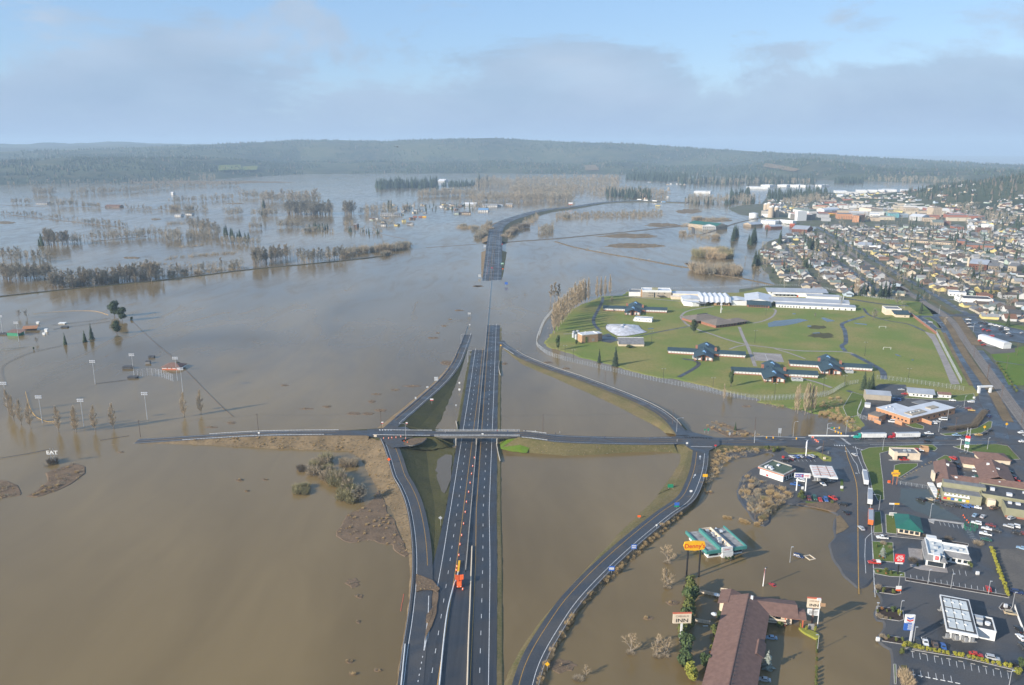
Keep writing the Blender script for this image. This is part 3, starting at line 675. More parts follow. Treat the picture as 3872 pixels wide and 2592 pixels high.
def conifer_mesh(h=15.,r=3.2,layers=17,per=11,droop=.35,gap=.06,ragged=.25):
 tr,cr=MB(),MB(); tr.tube((0,0,-.3),(0,0,h*.93),h*.016+.05,.03,6,False)
 for i in range(layers):
  f=gap+(1-gap)*i/layers; z=h*f; rr=r*(1-f)**.85+.12
  for k in range(per if f<.7 else per-3):
   a=2*math.pi*(k+rg.random()*.8)/per+i; ln=rr*rg.uniform(1-ragged,1+ragged*.5); w=ln*.30+.12
   d=Vector((math.cos(a),math.sin(a),0)); s=Vector((-d.y,d.x,0)); b=Vector((0,0,z+rg.uniform(-.2,.2)))
   m1=b+d*ln*.55-Vector((0,0,ln*droop*.35)); t=b+d*ln-Vector((0,0,ln*droop))
   cr.add([b+Vector((0,0,.25)),m1+s*w,t,m1-s*w,m1+Vector((0,0,.22))],[(0,1,4),(1,2,4),(2,3,4),(3,0,4)])
 cr.cone((0,0,h*.86),.22*r*.5,h*.14,5)
 return tr,cr
def leafy_mesh(h=6.,r=3.,n=900,leaf=.32,trunk=.25,lobes=9,flat=1.0):
 tr,cr=MB(),MB(); tr.tube((0,0,-.3),(0,0,h*.6),.05+h*.02,.06,6,False)
 cs=[]
 for i in range(lobes):
  a=rg.uniform(0,6.28); q=rg.uniform(0,.62)*r; z=h*(trunk+(1-trunk)*rg.uniform(.25,.8)); cs.append((Vector((math.cos(a)*q,math.sin(a)*q,z)),r*rg.uniform(.38,.58)))
 for _ in range(n):
  c,cr_=rg.choice(cs); d=rdir(.15); p=c+Vector((d.x,d.y,d.z*flat))*cr_*rg.uniform(.75,1.05); p.z=max(p.z,.05)
  nrm=(d+rdir()*.7).normalized(); s=nrm.orthogonal().normalized()*leaf*rg.uniform(.6,1.2); t=nrm.cross(s)
  cr.add([p-s-t*.6,p+s-t*.6,p+s*.6+t,p-s*.6+t],[(0,1,2,3)])
 return tr,cr
def shrub_mesh(h=2.5,r=2.4,n=420,tw=.085):
 cr=MB()
 for _ in range(n):
  a=rg.uniform(0,6.28); q=r*math.sqrt(rg.random())*.55; d=Vector((math.cos(a)*q/r*1.3+rg.gauss(0,.25),math.sin(a)*q/r*1.3+rg.gauss(0,.25),1.0))
  p=Vector((math.cos(a)*q,math.sin(a)*q,rg.uniform(-.1,h*.45))); sliver(cr,p,d,h*rg.uniform(.3,.6),tw)
 return None,cr
PROTO={}
def proto(kind,name,cat,gen,trunk_m,crown_m):
 o=empty(name,(0,0,-300)); tr,cr=gen
 if tr is not None:tr.build('trunk',trunk_m,o)
 c=cr.build('crown' if tr is not None else 'branches',crown_m,o); PROTO[kind]=(o,cat); return o
for i in range(3):proto('bare%d' % i,'bare_tree','tree',bare_tree_mesh(14,.33+.05*i,1100,.17),'bark',('twig_grey','twig_brown','twig_grey')[i])
proto('tall0','bare_tree','tree',bare_tree_mesh(18,.24,1000,.19,.2,1.0),'bark_pale','twig_brown'); proto('tall1','bare_tree','tree',bare_tree_mesh(18,.28,1000,.19,.2,.8),'bark','twig_grey')
proto('small_bare','bare_tree','tree',bare_tree_mesh(5,.5,1200,.045,.06,.9),'bark_pale','twig_tan')
proto('poplar','poplar_tree','tree',poplar_mesh(20,5.4,2200,.17),'bark_pale','twig_poplar'); proto('poplar_big','poplar_tree','tree',poplar_mesh(31,7.5,3600,.22),'bark_pale','twig_poplar')
proto('conifer0','conifer_tree','tree',conifer_mesh(15,3.0),'bark','conifer'); proto('conifer1','conifer_tree','tree',conifer_mesh(15,3.6,15,10,.5,.1,.4),'bark','conifer_dark')
proto('spruce','spruce_tree','tree',conifer_mesh(8,2.7,9,8,.3,.03,.5),'bark','blue_spruce')
proto('round_pine','pine_tree','tree',leafy_mesh(14,5.4,2800,.40,.02,16,1.0),'bark','conifer'); proto('cypress','cypress_tree','tree',leafy_mesh(15,2.6,2200,.34,.05,16,2.2),'bark','leaf_green')
proto('broad_green','evergreen_shrub','shrub',leafy_mesh(3,1.6,700,.22,.0,9,1.0),'bark','leaf_green'); proto('broad_olive','evergreen_shrub','shrub',leafy_mesh(3,1.6,700,.22,.0,9,1.0),'bark','leaf_olive')
proto('broad_lime','evergreen_shrub','shrub',leafy_mesh(3,1.7,900,.20,.0,9,1.1),'bark','leaf_lime'); proto('broad_yellow','evergreen_shrub','shrub',leafy_mesh(3,1.7,700,.22,.0,8,.8),'bark','leaf_yellow'); proto('broad_rust','evergreen_shrub','shrub',leafy_mesh(3,1.6,700,.22,.0,9,.8),'bark','leaf_rust')
for nm,m_ in (('shrub_grey','twig_grey'),('shrub_brown','twig_brown'),('shrub_tan','twig_tan'),('shrub_olive','twig_olive'),('shrub_dark','twig_dark')):proto(nm,'bare_shrub','shrub',shrub_mesh(),None,m_)
proto('reeds','reed_clump','reeds',shrub_mesh(1.6,1.6,300,.06),None,'reed')
NOM={'tall0':18,'tall1':18,'small_bare':5,'poplar':20,'poplar_big':31,'spruce':8,'cypress':15,'conifer0':15,'conifer1':15,'reeds':1.6,'bare0':14,'bare1':14,'bare2':14,'round_pine':14}
QUEUE=[]       # (class, apparent size, kind, loc, height, label, group, width factor)
def plant(kind,loc,h,label,group,wf=1.0,now=True):
 s=h/NOM.get(kind,3 if kind.startswith('broad') else 2.5); root,cat=PROTO[kind]
 if not now:
  QUEUE.append((root.name.split('.')[0],h*h*wf/(loc[1]**2+loc[0]**2),kind,loc,h,label,group,wf)); return
 r=dup(root,loc,rg.uniform(0,6.28),(s*wf,s*wf,s)); tag(r,label,cat,group); return r
def low_bare(mb,p,h,w):
 mb.tube(p,(p[0],p[1],p[2]+h*.8),h*.014+.06,.05,3,False)
 for _ in range(70):
  a=rg.uniform(0,6.28); z=h*rg.uniform(.25,.95); q=w*rg.uniform(.1,.8); sliver(mb,Vector((p[0]+math.cos(a)*q*.6,p[1]+math.sin(a)*q*.6,p[2]+z)),Vector((math.cos(a)*.6,math.sin(a)*.6,rg.uniform(.2,1.3))),h*rg.uniform(.1,.22),.42*max(1,p[1]/1500))
DENS=2.4
def band(k,pts,n,jx,jy,kinds,h0,h1,where,z=0.0,wf=1.0):
 """scatter n plants along a photo line (pixels jitter jx, jy)"""
 P=resample(np.array([(p[0],p[1]) for p in pts],float),200)
 for i in range(int(n*DENS)):
  q=P[int(rg.random()*199)]; x=q[0]+rg.gauss(0,jx); y=q[1]+rg.gauss(0,jy); loc=W(k,x,y,z) if z != 'g' else on_bank(k,x,y)
  if loc is None:continue
  kd=rg.choice(kinds); h=rg.uniform(h0,h1)*(rg.uniform(1.05,1.9) if DENS not in (1.0,2.2) else 1)
  what={'bare0':'bare grey tree','bare1':'bare brown tree','bare2':'bare spreading grey tree','tall0':'tall pale bare tree','tall1':'tall bare grey tree','conifer0':'green conifer','conifer1':'dark ragged conifer'}.get(kd,None)
  if what is None:what={'shrub_grey':'grey leafless shrub','shrub_brown':'brown leafless shrub','shrub_tan':'tan leafless shrub','shrub_olive':'olive leafless shrub','shrub_dark':'dark leafless shrub','reeds':'clump of tan reeds','round_pine':'round green pine','cypress':'dark green cypress'}.get(kd,'evergreen shrub')
  plant(kd,tuple(loc),h,what+' '+where,kd.rstrip('012')+' plants '+where,wf,False)
BR=['bare0','bare1','bare2']; TL=['tall0','tall1']; MX=BR+TL; SH=['shrub_grey','shrub_brown']; CN=['conifer0','conifer1']
w1='in the flooded wood along the railway dike'
band('1',[(0,1185),(350,1172)],34,8,10,MX,10,17,w1); band('1',[(340,1240),(1100,1172)],70,8,9,MX,9,17,w1); band('1',[(340,1235),(1700,1105)],60,8,7,SH,3,6,w1)
band('1',[(1100,1160),(1750,1100)],26,8,6,MX,7,12,w1); band('1',[(1730,1085),(2000,1040)],24,8,9,TL,11,20,w1); band('1',[(2040,1072),(2343,1045)],26,8,8,MX,9,16,w1)
band('2',[(0,1018),(460,968)],40,8,8,BR+SH,5,11,w1); band('2',[(240,1022),(330,1015)],8,8,4,SH,4,7,w1)
w2='in the drowned fields beyond the railway dike'
band('1',[(0,1060),(350,1070)],26,8,12,MX,9,16,w2); band('1',[(310,950),(480,950)],16,6,4,TL,14,22,w2); band('1',[(480,940),(700,900)],16,8,8,BR,8,13,w2)
band('1',[(700,918),(1040,890)],34,8,6,BR,9,15,w2); band('1',[(1050,885),(1250,912)],16,8,8,MX,8,14,w2); band('1',[(1120,922),(1500,892)],40,10,8,MX,8,16,w2); band('1',[(1500,935),(1770,952)],30,8,8,BR,6,11,w2)
band('1',[(270,952),(290,952)],2,3,2,CN,13,17,w2); band('1',[(1515,868),(1520,868),(1600,898),(1690,905)],6,4,3,CN,9,15,w2)
band('1',[(960,1092),(1130,1082)],14,8,4,SH,3,5,w2); band('1',[(1140,1042),(1600,1003)],34,8,4,SH,3,6,w2); band('1',[(1230,965),(1400,950)],10,8,3,SH,3,5,w2)
band('1',[(1140,803),(1290,800)],16,8,4,SH,5,9,w2); band('1',[(1290,840),(1480,865)],26,8,8,MX,11,19,w2); band('1',[(560,800),(860,820)],20,8,6,BR,6,10,w2)
band('1',[(1690,845),(1790,840)],9,6,3,BR,8,13,w2); band('1',[(1900,832),(2040,830)],16,6,3,BR,9,14,w2); band('1',[(2060,858),(2280,862)],18,8,4,BR+SH,5,9,w2); band('1',[(2095,835),(2240,850)],5,8,3,CN,8,14,w2)
w3='on the far drowned farmland by the river'
band('1',[(0,742),(230,750),(530,792),(790,828)],46,8,4,SH+BR,5,9,w3); band('1',[(70,670),(220,665)],10,8,3,BR,9,13,w3); band('1',[(330,690),(530,690)],16,8,4,TL,13,20,w3)
band('1',[(560,692),(690,696)],14,8,3,BR,8,12,w3); band('1',[(870,712),(1420,716)],50,8,4,BR+SH,6,12,w3); band('1',[(1530,752),(1650,750)],12,6,4,MX,10,18,w3)
band('1',[(1720,752),(1880,750)],16,8,3,BR,10,17,w3); band('1',[(1800,742),(1810,742)],2,3,1,CN,24,30,w3); band('1',[(1960,742),(2270,742)],60,8,4,['tall1','bare0','bare2'],16,28,w3); band('2',[(0,742),(60,742)],14,6,3,['tall1','bare0'],16,26,w3)
band('1',[(1620,625),(1760,630)],16,8,4,MX,14,22,w3); band('1',[(1770,655),(2180,660)],60,8,6,['tall0','bare1'],16,28,w3); band('1',[(1170,662),(1590,640)],34,8,4,['tall0','bare1'],9,16,w3)
band('1',[(220,612),(390,612)],22,8,4,MX,16,26,w3); band('1',[(480,610),(900,592),(1180,562)],64,8,5,MX,11,22,w3); band('1',[(1180,560),(1620,545)],36,8,4,MX,9,16,w3); band('1',[(1355,512),(1460,512)],9,8,2,['bare0','bare2'],16,26,w3)
band('1',[(0,540),(1300,520)],60,10,6,BR+['conifer1'],10,18,w3)
w4='in the dark grove standing in the far flood'
band('2',[(225,560),(640,552)],90,8,5,CN,22,36,w4); band('2',[(670,548),(900,545)],36,8,3,CN,14,22,w4); band('2',[(905,545),(990,540)],4,3,2,CN,34,46,w4)
DENS=5.0
w5='in the bare riverside wood beyond the interstate curve'
band('2',[(900,550),(1880,528)],110,10,12,['tall0','bare1','tall1'],15,30,w5); band('2',[(1130,590),(1540,610)],60,10,12,['tall0','bare1'],14,26,w5); band('2',[(510,622),(900,612)],46,8,5,MX,12,22,w5)
band('2',[(860,652),(1560,648)],90,8,8,['tall0','bare1','bare0'],12,24,w5); band('2',[(1480,570),(2200,620)],80,10,12,BR,10,20,w5); band('2',[(1800,610),(2100,620)],22,10,8,CN,16,26,w5); band('2',[(1930,500),(2343,510)],50,8,5,CN,20,34,w5)
w6='along the interstate embankment'
band('2',[(1450,762),(2170,742)],90,8,8,SH+BR,5,9,w6); band('2',[(915,905),(1000,812)],40,10,10,SH+BR,4,9,w6); band('2',[(1095,905),(1320,760)],46,10,10,['shrub_dark','shrub_brown','bare0'],4,9,w6); band('2',[(785,832),(915,835)],24,8,5,SH,5,8,w6)
band('2',[(1340,865),(1420,850)],16,8,12,BR,6,10,w6)
DENS=2.4
w7='among the flooded farmsteads'
band('2',[(120,740),(240,730),(360,740)],34,10,12,['bare0','bare2','tall1'],9,19,w7); band('2',[(300,690),(320,690)],3,6,3,CN,15,20,w7); band('2',[(200,800),(330,820)],12,10,6,BR,6,10,w7); band('2',[(400,700),(1000,690)],36,10,14,BR+CN+SH,5,11,w7); band('2',[(0,860),(260,870)],14,10,5,['conifer1','bare2','shrub_brown'],5,10,w7); band('2',[(0,830),(70,830)],6,8,4,BR,8,12,w7)
w8='in the willow thicket at the flooded edge of town'
band('3',[(130,845),(330,845)],44,12,12,['bare1','shrub_olive','shrub_tan'],6,12,w8); band('3',[(110,945),(390,965)],50,12,10,['bare0','shrub_grey','shrub_brown'],5,11,w8); band('3',[(0,705),(270,722)],40,10,10,['shrub_brown','shrub_tan','bare1'],4,8,w8); band('3',[(0,640),(80,635)],10,6,5,SH,4,7,w8); band('3',[(100,600),(310,595)],24,8,6,SH,5,9,w8)
w9='in the wood north of the town'
band('3',[(0,345),(930,345)],90,10,6,CN,20,38,w9); band('3',[(0,350),(930,355)],50,10,6,BR,14,24,w9); band('3',[(40,485),(540,480)],80,10,8,BR+['conifer1'],12,22,w9); band('3',[(600,450),(1000,445)],60,12,12,CN,14,28,w9); band('3',[(340,440),(480,430)],20,8,8,CN,14,22,w9); band('3',[(720,500),(1000,470)],40,12,10,BR,12,20,w9); band('3',[(1050,347),(1250,347)],26,8,2,CN,18,28,w9); band('3',[(1290,335),(1950,352)],50,10,8,BR,14,24,w9)
band('3',[(1800,500),(2343,640)],90,20,22,BR+CN,9,16,'on the slope below the town hill',.4)
DENS=1.8
w10='between the houses of the town'
band('3',[(640,900),(1150,800)],80,130,60,BR+['conifer1'],7,12,w10,ZT); band('3',[(1200,900),(2300,1050)],150,200,130,BR+CN,6,11,w10,ZT); band('3',[(1100,700),(2300,760)],150,200,60,BR+CN,7,12,w10,ZT); band('3',[(1100,560),(1900,580)],30,120,40,BR,7,12,w10,ZT)
band('3',[(360,740),(390,700)],6,6,6,CN,15,20,w10,ZT); band('3',[(470,770),(510,740)],8,8,8,CN,14,20,w10,ZT); band('3',[(670,760),(690,760)],3,4,3,CN,14,18,w10,ZT); band('3',[(870,800),(930,810)],8,8,6,CN,14,18,w10,ZT); band('3',[(500,900),(530,910)],4,5,5,CN,12,16,w10,ZT); band('3',[(840,920),(860,920)],3,4,4,['conifer0'],9,12,w10,ZT)
DENS=1.0
# dikes and brown margins in the flood
def dike(name,k,pts,hw_,z,m_,m2):
 P=catmull([tuple(v) for v in WS(k,pts,z)],120); struct(ribbon(name,P,hw_,hw_,m_))
 bank(name+'_bank',e(P,hw_-.1),autotoe(P,hw_+2.2),m2,120); bank(name+'_bank',e(P,-hw_+.1),autotoe(P,-hw_-2.2),m2,120); return P
RD=dike('railway_dike','1',[(-300,1330),(0,1298),(500,1245),(1170,1180),(1700,1115),(2100,1078),('2',100,1044),('2',260,1024)],2.4,.9,'mulch','olive_grass')
for off in (-.75,.75):lines('rail',RD,off,.14,'metal_grey',.15)
dike('levee_road','2',[(1095,932),(1200,922),(1450,905),(1900,862),(2343,822),('3',120,700),('3',420,610),('3',700,560)],3.2,.7,'gravel','dead_grass')
dike('levee','2',[(1440,925),(1560,960),(1750,1000),(2000,1042),(2343,1102),('3',40,892),('3',200,962),('3',400,992),('3',640,1042)],2.4,.6,'dead_grass','dead_grass')
band('2',[(1560,962),(2000,1042),(2343,1102)],46,10,3,['shrub_brown','shrub_tan'],1.5,4.5,'along the brown levee',.5)
dike('field_margin','1',[(0,678),(400,692),(820,698),(1400,718)],3,.3,'mud_debris','dead_grass'); dike('field_margin','1',[(40,742),(260,768),(560,800),(840,832)],2.5,.3,'mud_debris','dead_grass'); dike('field_margin','2',[(560,968),(760,955),(900,945)],2,.15,'mud_debris','dead_grass'); dike('field_margin','1',[(640,925),(1000,890)],3,.3,'mud_debris','dead_grass'); dike('field_margin','2',[(180,862),(300,885),(430,912)],1.2,.15,'mud_debris','dead_grass')
def blob(k,x,y,a,b,n=14,seed=0):
 return WS(k,[(x+a*math.cos(t)*(1+.55*mnoise.fractal(Vector((math.cos(t)*2,math.sin(t)*2,seed)),1,2,3)),y+b*math.sin(t)*(1+.55*mnoise.fractal(Vector((math.cos(t)*2,math.sin(t)*2,seed+9)),1,2,3))) for t in np.linspace(0,6.283,n,endpoint=False)])
for i,(k,x,y,a,b) in enumerate([('2',1990,955,190,16),('2',1950,888,180,14),('2',2180,815,110,12),('1',1350,522,600,9),('1',1600,668,60,4),('1',900,1038,55,6),('1',40,798,60,8),('1',1065,775,30,6),('3',60,540,90,14),('3',230,600,120,14)]):
 land('marsh_island',blob(k,x,y,a,b,44,i),.35,'dead_grass',2,.8,0); band(k,[(x-a*.7,y),(x+a*.7,y)],16,a*.1,b*.3,['shrub_brown','reeds','shrub_tan'],1,3,'on a low brown marsh island',.3)
band('2',[(1810,955),(2180,960)],40,10,8,['reeds','shrub_brown'],1.2,2.5,'on the brown marsh island',.3)
# floating debris rafts on the open water
raft=[('4',1940,645,26,5),('4',1575,900,30,8),('4',2090,805,40,5),('4',2230,790,26,6),('4',1635,1290,22,9),('4',1805,1287,20,5),('4',1683,1366,18,5),('4',1440,930,40,5),('4',825,1100,18,5),('5',785,134,30,4),('5',685,240,18,4),('5',608,322,34,5),('5',725,195,14,3),('5',640,288,12,3),('5',470,650,50,6),('5',350,675,30,5),('5',225,704,36,4),('5',192,755,24,8),('5',165,838,34,9),('5',70,838,44,9),('5',250,815,36,9),('5',700,492,40,14),('5',1390,490,30,6),('5',1515,530,24,6),('5',1095,497,18,8),('7',105,835,26,14),('7',60,745,44,32),('7',2075,985,30,12),('7',2240,880,40,16),('7',40,1280,24,12),('7',100,1010,12,10),('7',65,1365,24,8),('7',230,1340,24,10),('7',1480,1310,90,40),('2',915,1232,30,5),('o',1770,1508,60,12),('a',380,570,55,14),('p',880,130,60,10)]
for i,(k,x,y,a,b) in enumerate(raft):
 o=land('debris_raft',blob(k,x,y,a,b,26,i*3.1),.16,'mud_debris',.5,.4,0); del o['kind']; c=W(k,x,y)
 tag(o,'low raft of brown flood debris '+('in the water beside the interstate ramps' if k in '57oap' else 'drifting on the wide flooded fields'),'debris','rafts of flood debris '+('by the ramps' if k in '57oap' else 'on the fields'))
 for _ in range(4):band(k,[(x-a*.6,y),(x+a*.6,y)],1,a*.2,b*.2,['shrub_dark','shrub_brown','reeds'],.5,1.4,'growing out of a debris raft',.1)
# brush islands and rough banks near the roads
def brush(k,poly,n,kinds,h0,h1,where,z=.1):
 xs=[p[0] for p in poly]; ys=[p[1] for p in poly]; c=0
 while c<n:
  x,y=rg.uniform(min(xs),max(xs)),rg.uniform(min(ys),max(ys)); ins=False
  for i in range(len(poly)):
   (x1,y1),(x2,y2)=poly[i],poly[i-1]
   if (y1>y)!= (y2>y) and x<(x2-x1)*(y-y1)/(y2-y1)+x1:ins=not ins
  if ins:band(k,[(x,y),(x+1,y)],1,0,0,kinds,h0,h1,where,z); c += 1
ib=[(190,1400),(260,1360),(330,1300),(320,1240),(400,1210),(500,1178),(580,1200),(570,1250),(480,1320),(380,1365),(260,1405)]
land('brush_island',WS('4',ib),.3,'mud_debris',1.5,.8,3,.8,4); brush('4',ib,60,['shrub_brown','shrub_dark','reeds'],.8,2.2,'on the low brush island by the EAT sign',.3)
land('brush_island',WS('4',[(-60,1440),(60,1400),(140,1395),(120,1330),(40,1300),(-60,1290)]),.25,'mud_debris',1.5,.8,3,.8,6); brush('4',[(-40,1430),(110,1400),(100,1340),(-40,1300)],24,['shrub_dark','shrub_olive'],1,2.6,'on the mud bar by the EAT sign',.3); band('4',[(330,1190),(390,1175)],12,10,8,['shrub_grey','shrub_dark'],2,4.5,'around the EAT sign post',.1)
lb=[(-60,420),(20,290),(110,235),(190,200),(235,110),(300,250),(370,400),(445,560),(405,578),(330,495),(200,455),(60,472)]
land('brush_bank',WS('7',lb),.22,'mud_debris',1.5,.8,1.5,2.6,9); brush('7',lb,80,['shrub_brown','reeds'],.5,1.4,'on the muddy flat below the ramp',.2)
DENS=2.2
w11='in the drowned brush below the street embankment'
band('7',[(20,170),(30,120)],7,22,22,['shrub_olive','bare0'],5,8,w11); band('7',[(110,185),(120,190)],3,16,8,['bare1','bare2'],8,11,w11); band('4',[(2060,1360),(2070,1360)],5,20,10,['shrub_olive'],3,5,w11); band('4',[(2190,1190),(2330,1330)],16,40,30,['shrub_olive','shrub_brown','bare1'],4,8,w11); band('5',[(0,1180),(60,1180)],8,20,10,['shrub_brown'],3,5,w11); band('4',[(2050,1220),(2060,1220)],4,16,6,['shrub_dark'],2,4,w11)
DENS=1.0
for i,(x,y,h) in enumerate([(2205,600,10),(2205,770,9),(1955,1215,9.5),(2135,1240,8.5),(2185,1235,8.5)]):
 r=plant('small_bare',tuple(W('7',x,y)),h*1.05,'spreading bare willow standing alone in the brown flood by the off-ramp','lone willows in the flood'); sh=tuple(W('7',x,y+8)); plant('shrub_brown',sh,1.0,'low brown brush at the foot of a drowned willow','brush under the willows',3.0)
plant('small_bare',tuple(W('7',1655,1375)),4.5,'small bare sapling in the flood beside a yellow warning sign','saplings'); plant('shrub_brown',tuple(W('7',1600,1400)),1.2,'low brush round the sapling by the yellow sign','low brush',3)
plant('bare2',tuple(W('a',990,930,.3)),17,'tall bare tree rising from the brush point below the gas station','bare tree');
w12='on the brush point below the gas station'
brush('a',[(790,460),(900,330),(1060,420),(1330,520),(1500,600),(1330,700),(1190,860),(1100,1000),(960,960),(900,700),(780,620)],150,['shrub_tan','shrub_tan','reeds','shrub_olive','shrub_brown'],1.6,3.2,w12,ZC); band('a',[(560,895),(660,915)],8,6,3,['reeds'],1.2,1.8,w12); band('a',[(780,940),(880,970),(1080,1010)],26,8,5,['reeds'],1.2,2,w12); band('a',[(1120,900),(1340,690)],30,20,14,['shrub_dark','shrub_olive'],1.5,3,w12,.5)
w13='on the rough bank beside the off-ramp'
brush('p',[(420,790),(500,700),(700,670),(1000,680),(1100,740),(880,790),(620,830),(540,960),(440,1080),(330,1180),(160,1320),(60,1400),(240,1180),(380,1020)],190,['shrub_tan','shrub_brown','reeds','shrub_olive'],1.0,2.4,w13,.9); band('p',[(1130,700),(1330,710)],14,20,14,['shrub_olive','broad_olive'],1.6,3,w13,.8)
band('7',[(1325,1440),(1432,1205),(1565,960),(1725,800),(1945,600),(2130,430),(2310,250)],260,12,9,['reeds','shrub_tan','shrub_brown'],.7,2.2,w13,'g')
w15='on the tan bank below the street and ramp'
brush('4',[(1300,1020),(1700,1005),(2340,1005),(2340,1120),(2000,1085),(1500,1058)],150,['reeds','shrub_dark','shrub_brown','shrub_dark'],.6,1.6,w15,'g'); brush('5',[(0,1010),(225,1015),(300,1150),(360,1400),(270,1440),(160,1280),(60,1120)],170,['reeds','shrub_dark','shrub_brown','shrub_tan'],.5,1.4,w15,'g'); brush('7',[(260,0),(340,0),(430,300),(460,560),(420,560),(330,330)],90,['reeds','shrub_tan','shrub_brown'],.4,1.0,w15,'g'); brush('5',[(340,840),(700,560),(760,480),(700,520),(250,920)],60,['reeds','shrub_brown'],.5,1.2,w15,'g')
brush('5',[(1320,1040),(2230,1050),(2250,1100),(1500,1130),(1300,1105)],70,['reeds','shrub_olive'],.3,.7,'on the olive bank of main street','g')
w14='in the thicket on the shore below the campus fence'
brush('6',[(900,770),(1060,720),(1130,760),(1090,830),(1180,880),(1240,960),(1180,950),(1050,860),(900,825)],110,['shrub_dark','shrub_brown','shrub_tan','reeds'],1.2,2.6,w14,ZP); band('6',[(560,765),(900,825)],40,6,6,['reeds','shrub_brown','shrub_dark'],.8,1.8,w14,.4); band('6',[(960,835),(1150,880)],30,10,10,['reeds'],1.5,2.6,w14,.5)
for x,y,h in ((800,835,23),(785,825,20),(850,845,25),(870,838,24),(895,830,22),(915,815,19)):plant('poplar',tuple(W('6',x,y,.3)),h,'tall bare poplar in the clump at the flooded shore below the campus','poplar clump on the shore',.62)
plant('poplar',tuple(W('6',297,750)),14,'lone slim bare poplar standing in the water by the campus fence','lone poplar',.7)
band('p',[(400,390),(650,490),(1060,520)],44,20,14,['shrub_brown','reeds'],.8,1.8,'on the two brown spits beside main street',.1); band('p',[(430,340),(680,400)],18,20,8,['shrub_brown','reeds'],.7,1.5,'on the two brown spits beside main street',.1)
for pts in ([(360,385),(480,420),(650,480),(830,530),(640,540),(480,460)],[(410,335),(560,350),(780,430),(1060,520),(820,500),(640,420)]):land('brown_spit',WS('p',pts),.2,'mud_debris',1,.6,3,.5,12)
plant('conifer0',tuple(W('p',725,445,.2)),6.5,'small green conifer on a brown spit beside main street','small conifer')
# campus trees
for i,(x,y) in enumerate([(165,742),(205,700),(232,655),(258,620),(285,590),(305,560),(330,530),(355,500),(380,470),(402,445),(425,420),(448,405),(470,392),(492,380),(515,365),(540,352),(565,345),(150,700),(185,640),(215,590)]):
 plant('poplar_big',tuple(W('f',x,y,.2)),rg.uniform(28,33),'tall bare poplar in the dense row along the campus west shore','poplar row on the campus shore',rg.uniform(.75,.95))
for (x,y,h) in ((610,332,32),(720,292,30),(772,280,29),(828,265,28),(893,240,28)):plant('poplar_big',tuple(W('f',x,y,.2)),h,'tall bare poplar spaced apart at the north end of the campus row','poplars at the north end of the row',.72)
for (x,y,h) in ((110,325,26),(165,325,30),(210,318,27)):plant('tall0',tuple(W('f',x,y)),h,'tall bare tree in the water behind the campus poplar row','trees behind the poplar row',.8)
plant('cypress',tuple(W('f',208,962,.3)),17,'dense dark green columnar evergreen at the campus waterline','columnar evergreen',.95); plant('conifer1',tuple(W('f',752,1120,.4)),14,'slim ragged conifer at the campus waterline','slim conifer',.75); plant('conifer1',tuple(W('f',965,1160,.4)),19,'broad ragged conifer beside a slim one at the campus waterline','broad conifer',.95)
plant('round_pine',tuple(W('f',2000,735,ZP)),16,'round green pine in front of the brown roofed campus school','campus pine',.72); plant('cypress',tuple(W('g',570,915,ZP)),16,'dense dark conifer on the lawn below the campus cottages','lawn conifer',.95)
plant('conifer0',tuple(W('6',1250,675,ZP)),17,'broad dark conifer beside the grey campus storage shed','shed conifers',1.2); plant('conifer0',tuple(W('6',1305,672,ZP)),16,'broad dark conifer beside the grey campus storage shed','shed conifers',1.2); plant('conifer0',tuple(W('6',1278,690,ZP)),13,'broad dark conifer beside the grey campus storage shed','shed conifers',1.2)
plant('bare2',tuple(W('k',280,735,ZP)),14,'wide spreading bare oak on the campus lawn by the cream building','lawn oak',1.2); plant('bare0',tuple(W('l',1680,530,ZP)),7,'small bare tree on the campus lawn beside a puddle','small lawn tree'); plant('bare1',tuple(W('f',920,350,ZP)),10,'bare tree at the corner of the northern campus cottage','cottage tree',.9); plant('broad_green',tuple(W('f',450,880,ZP)),4.5,'dark shrub beside the brick boiler house on the campus','boiler house shrub',.8); plant('broad_green',tuple(W('f',1150,925,ZP)),2.5,'row of low shrubs in front of the campus glasshouse','glasshouse shrubs',3.2)
for (x,y,h) in ((40,400,14),(75,405,17)):plant('poplar',tuple(W('k',x,y,ZT)),22,'bare tan poplar beside the dark conifers behind the campus','poplars behind the campus',1.0)
for (x,y,h) in ((150,410,22),(200,400,19),(270,420,20),(370,430,22),(430,425,24),(480,415,18),(530,390,20),(555,370,17),(10,390,18)):plant('conifer1',tuple(W('k',x,y,ZT)),h,'tall dark conifer in the row of houses behind the campus','dark conifers behind the campus',.95)
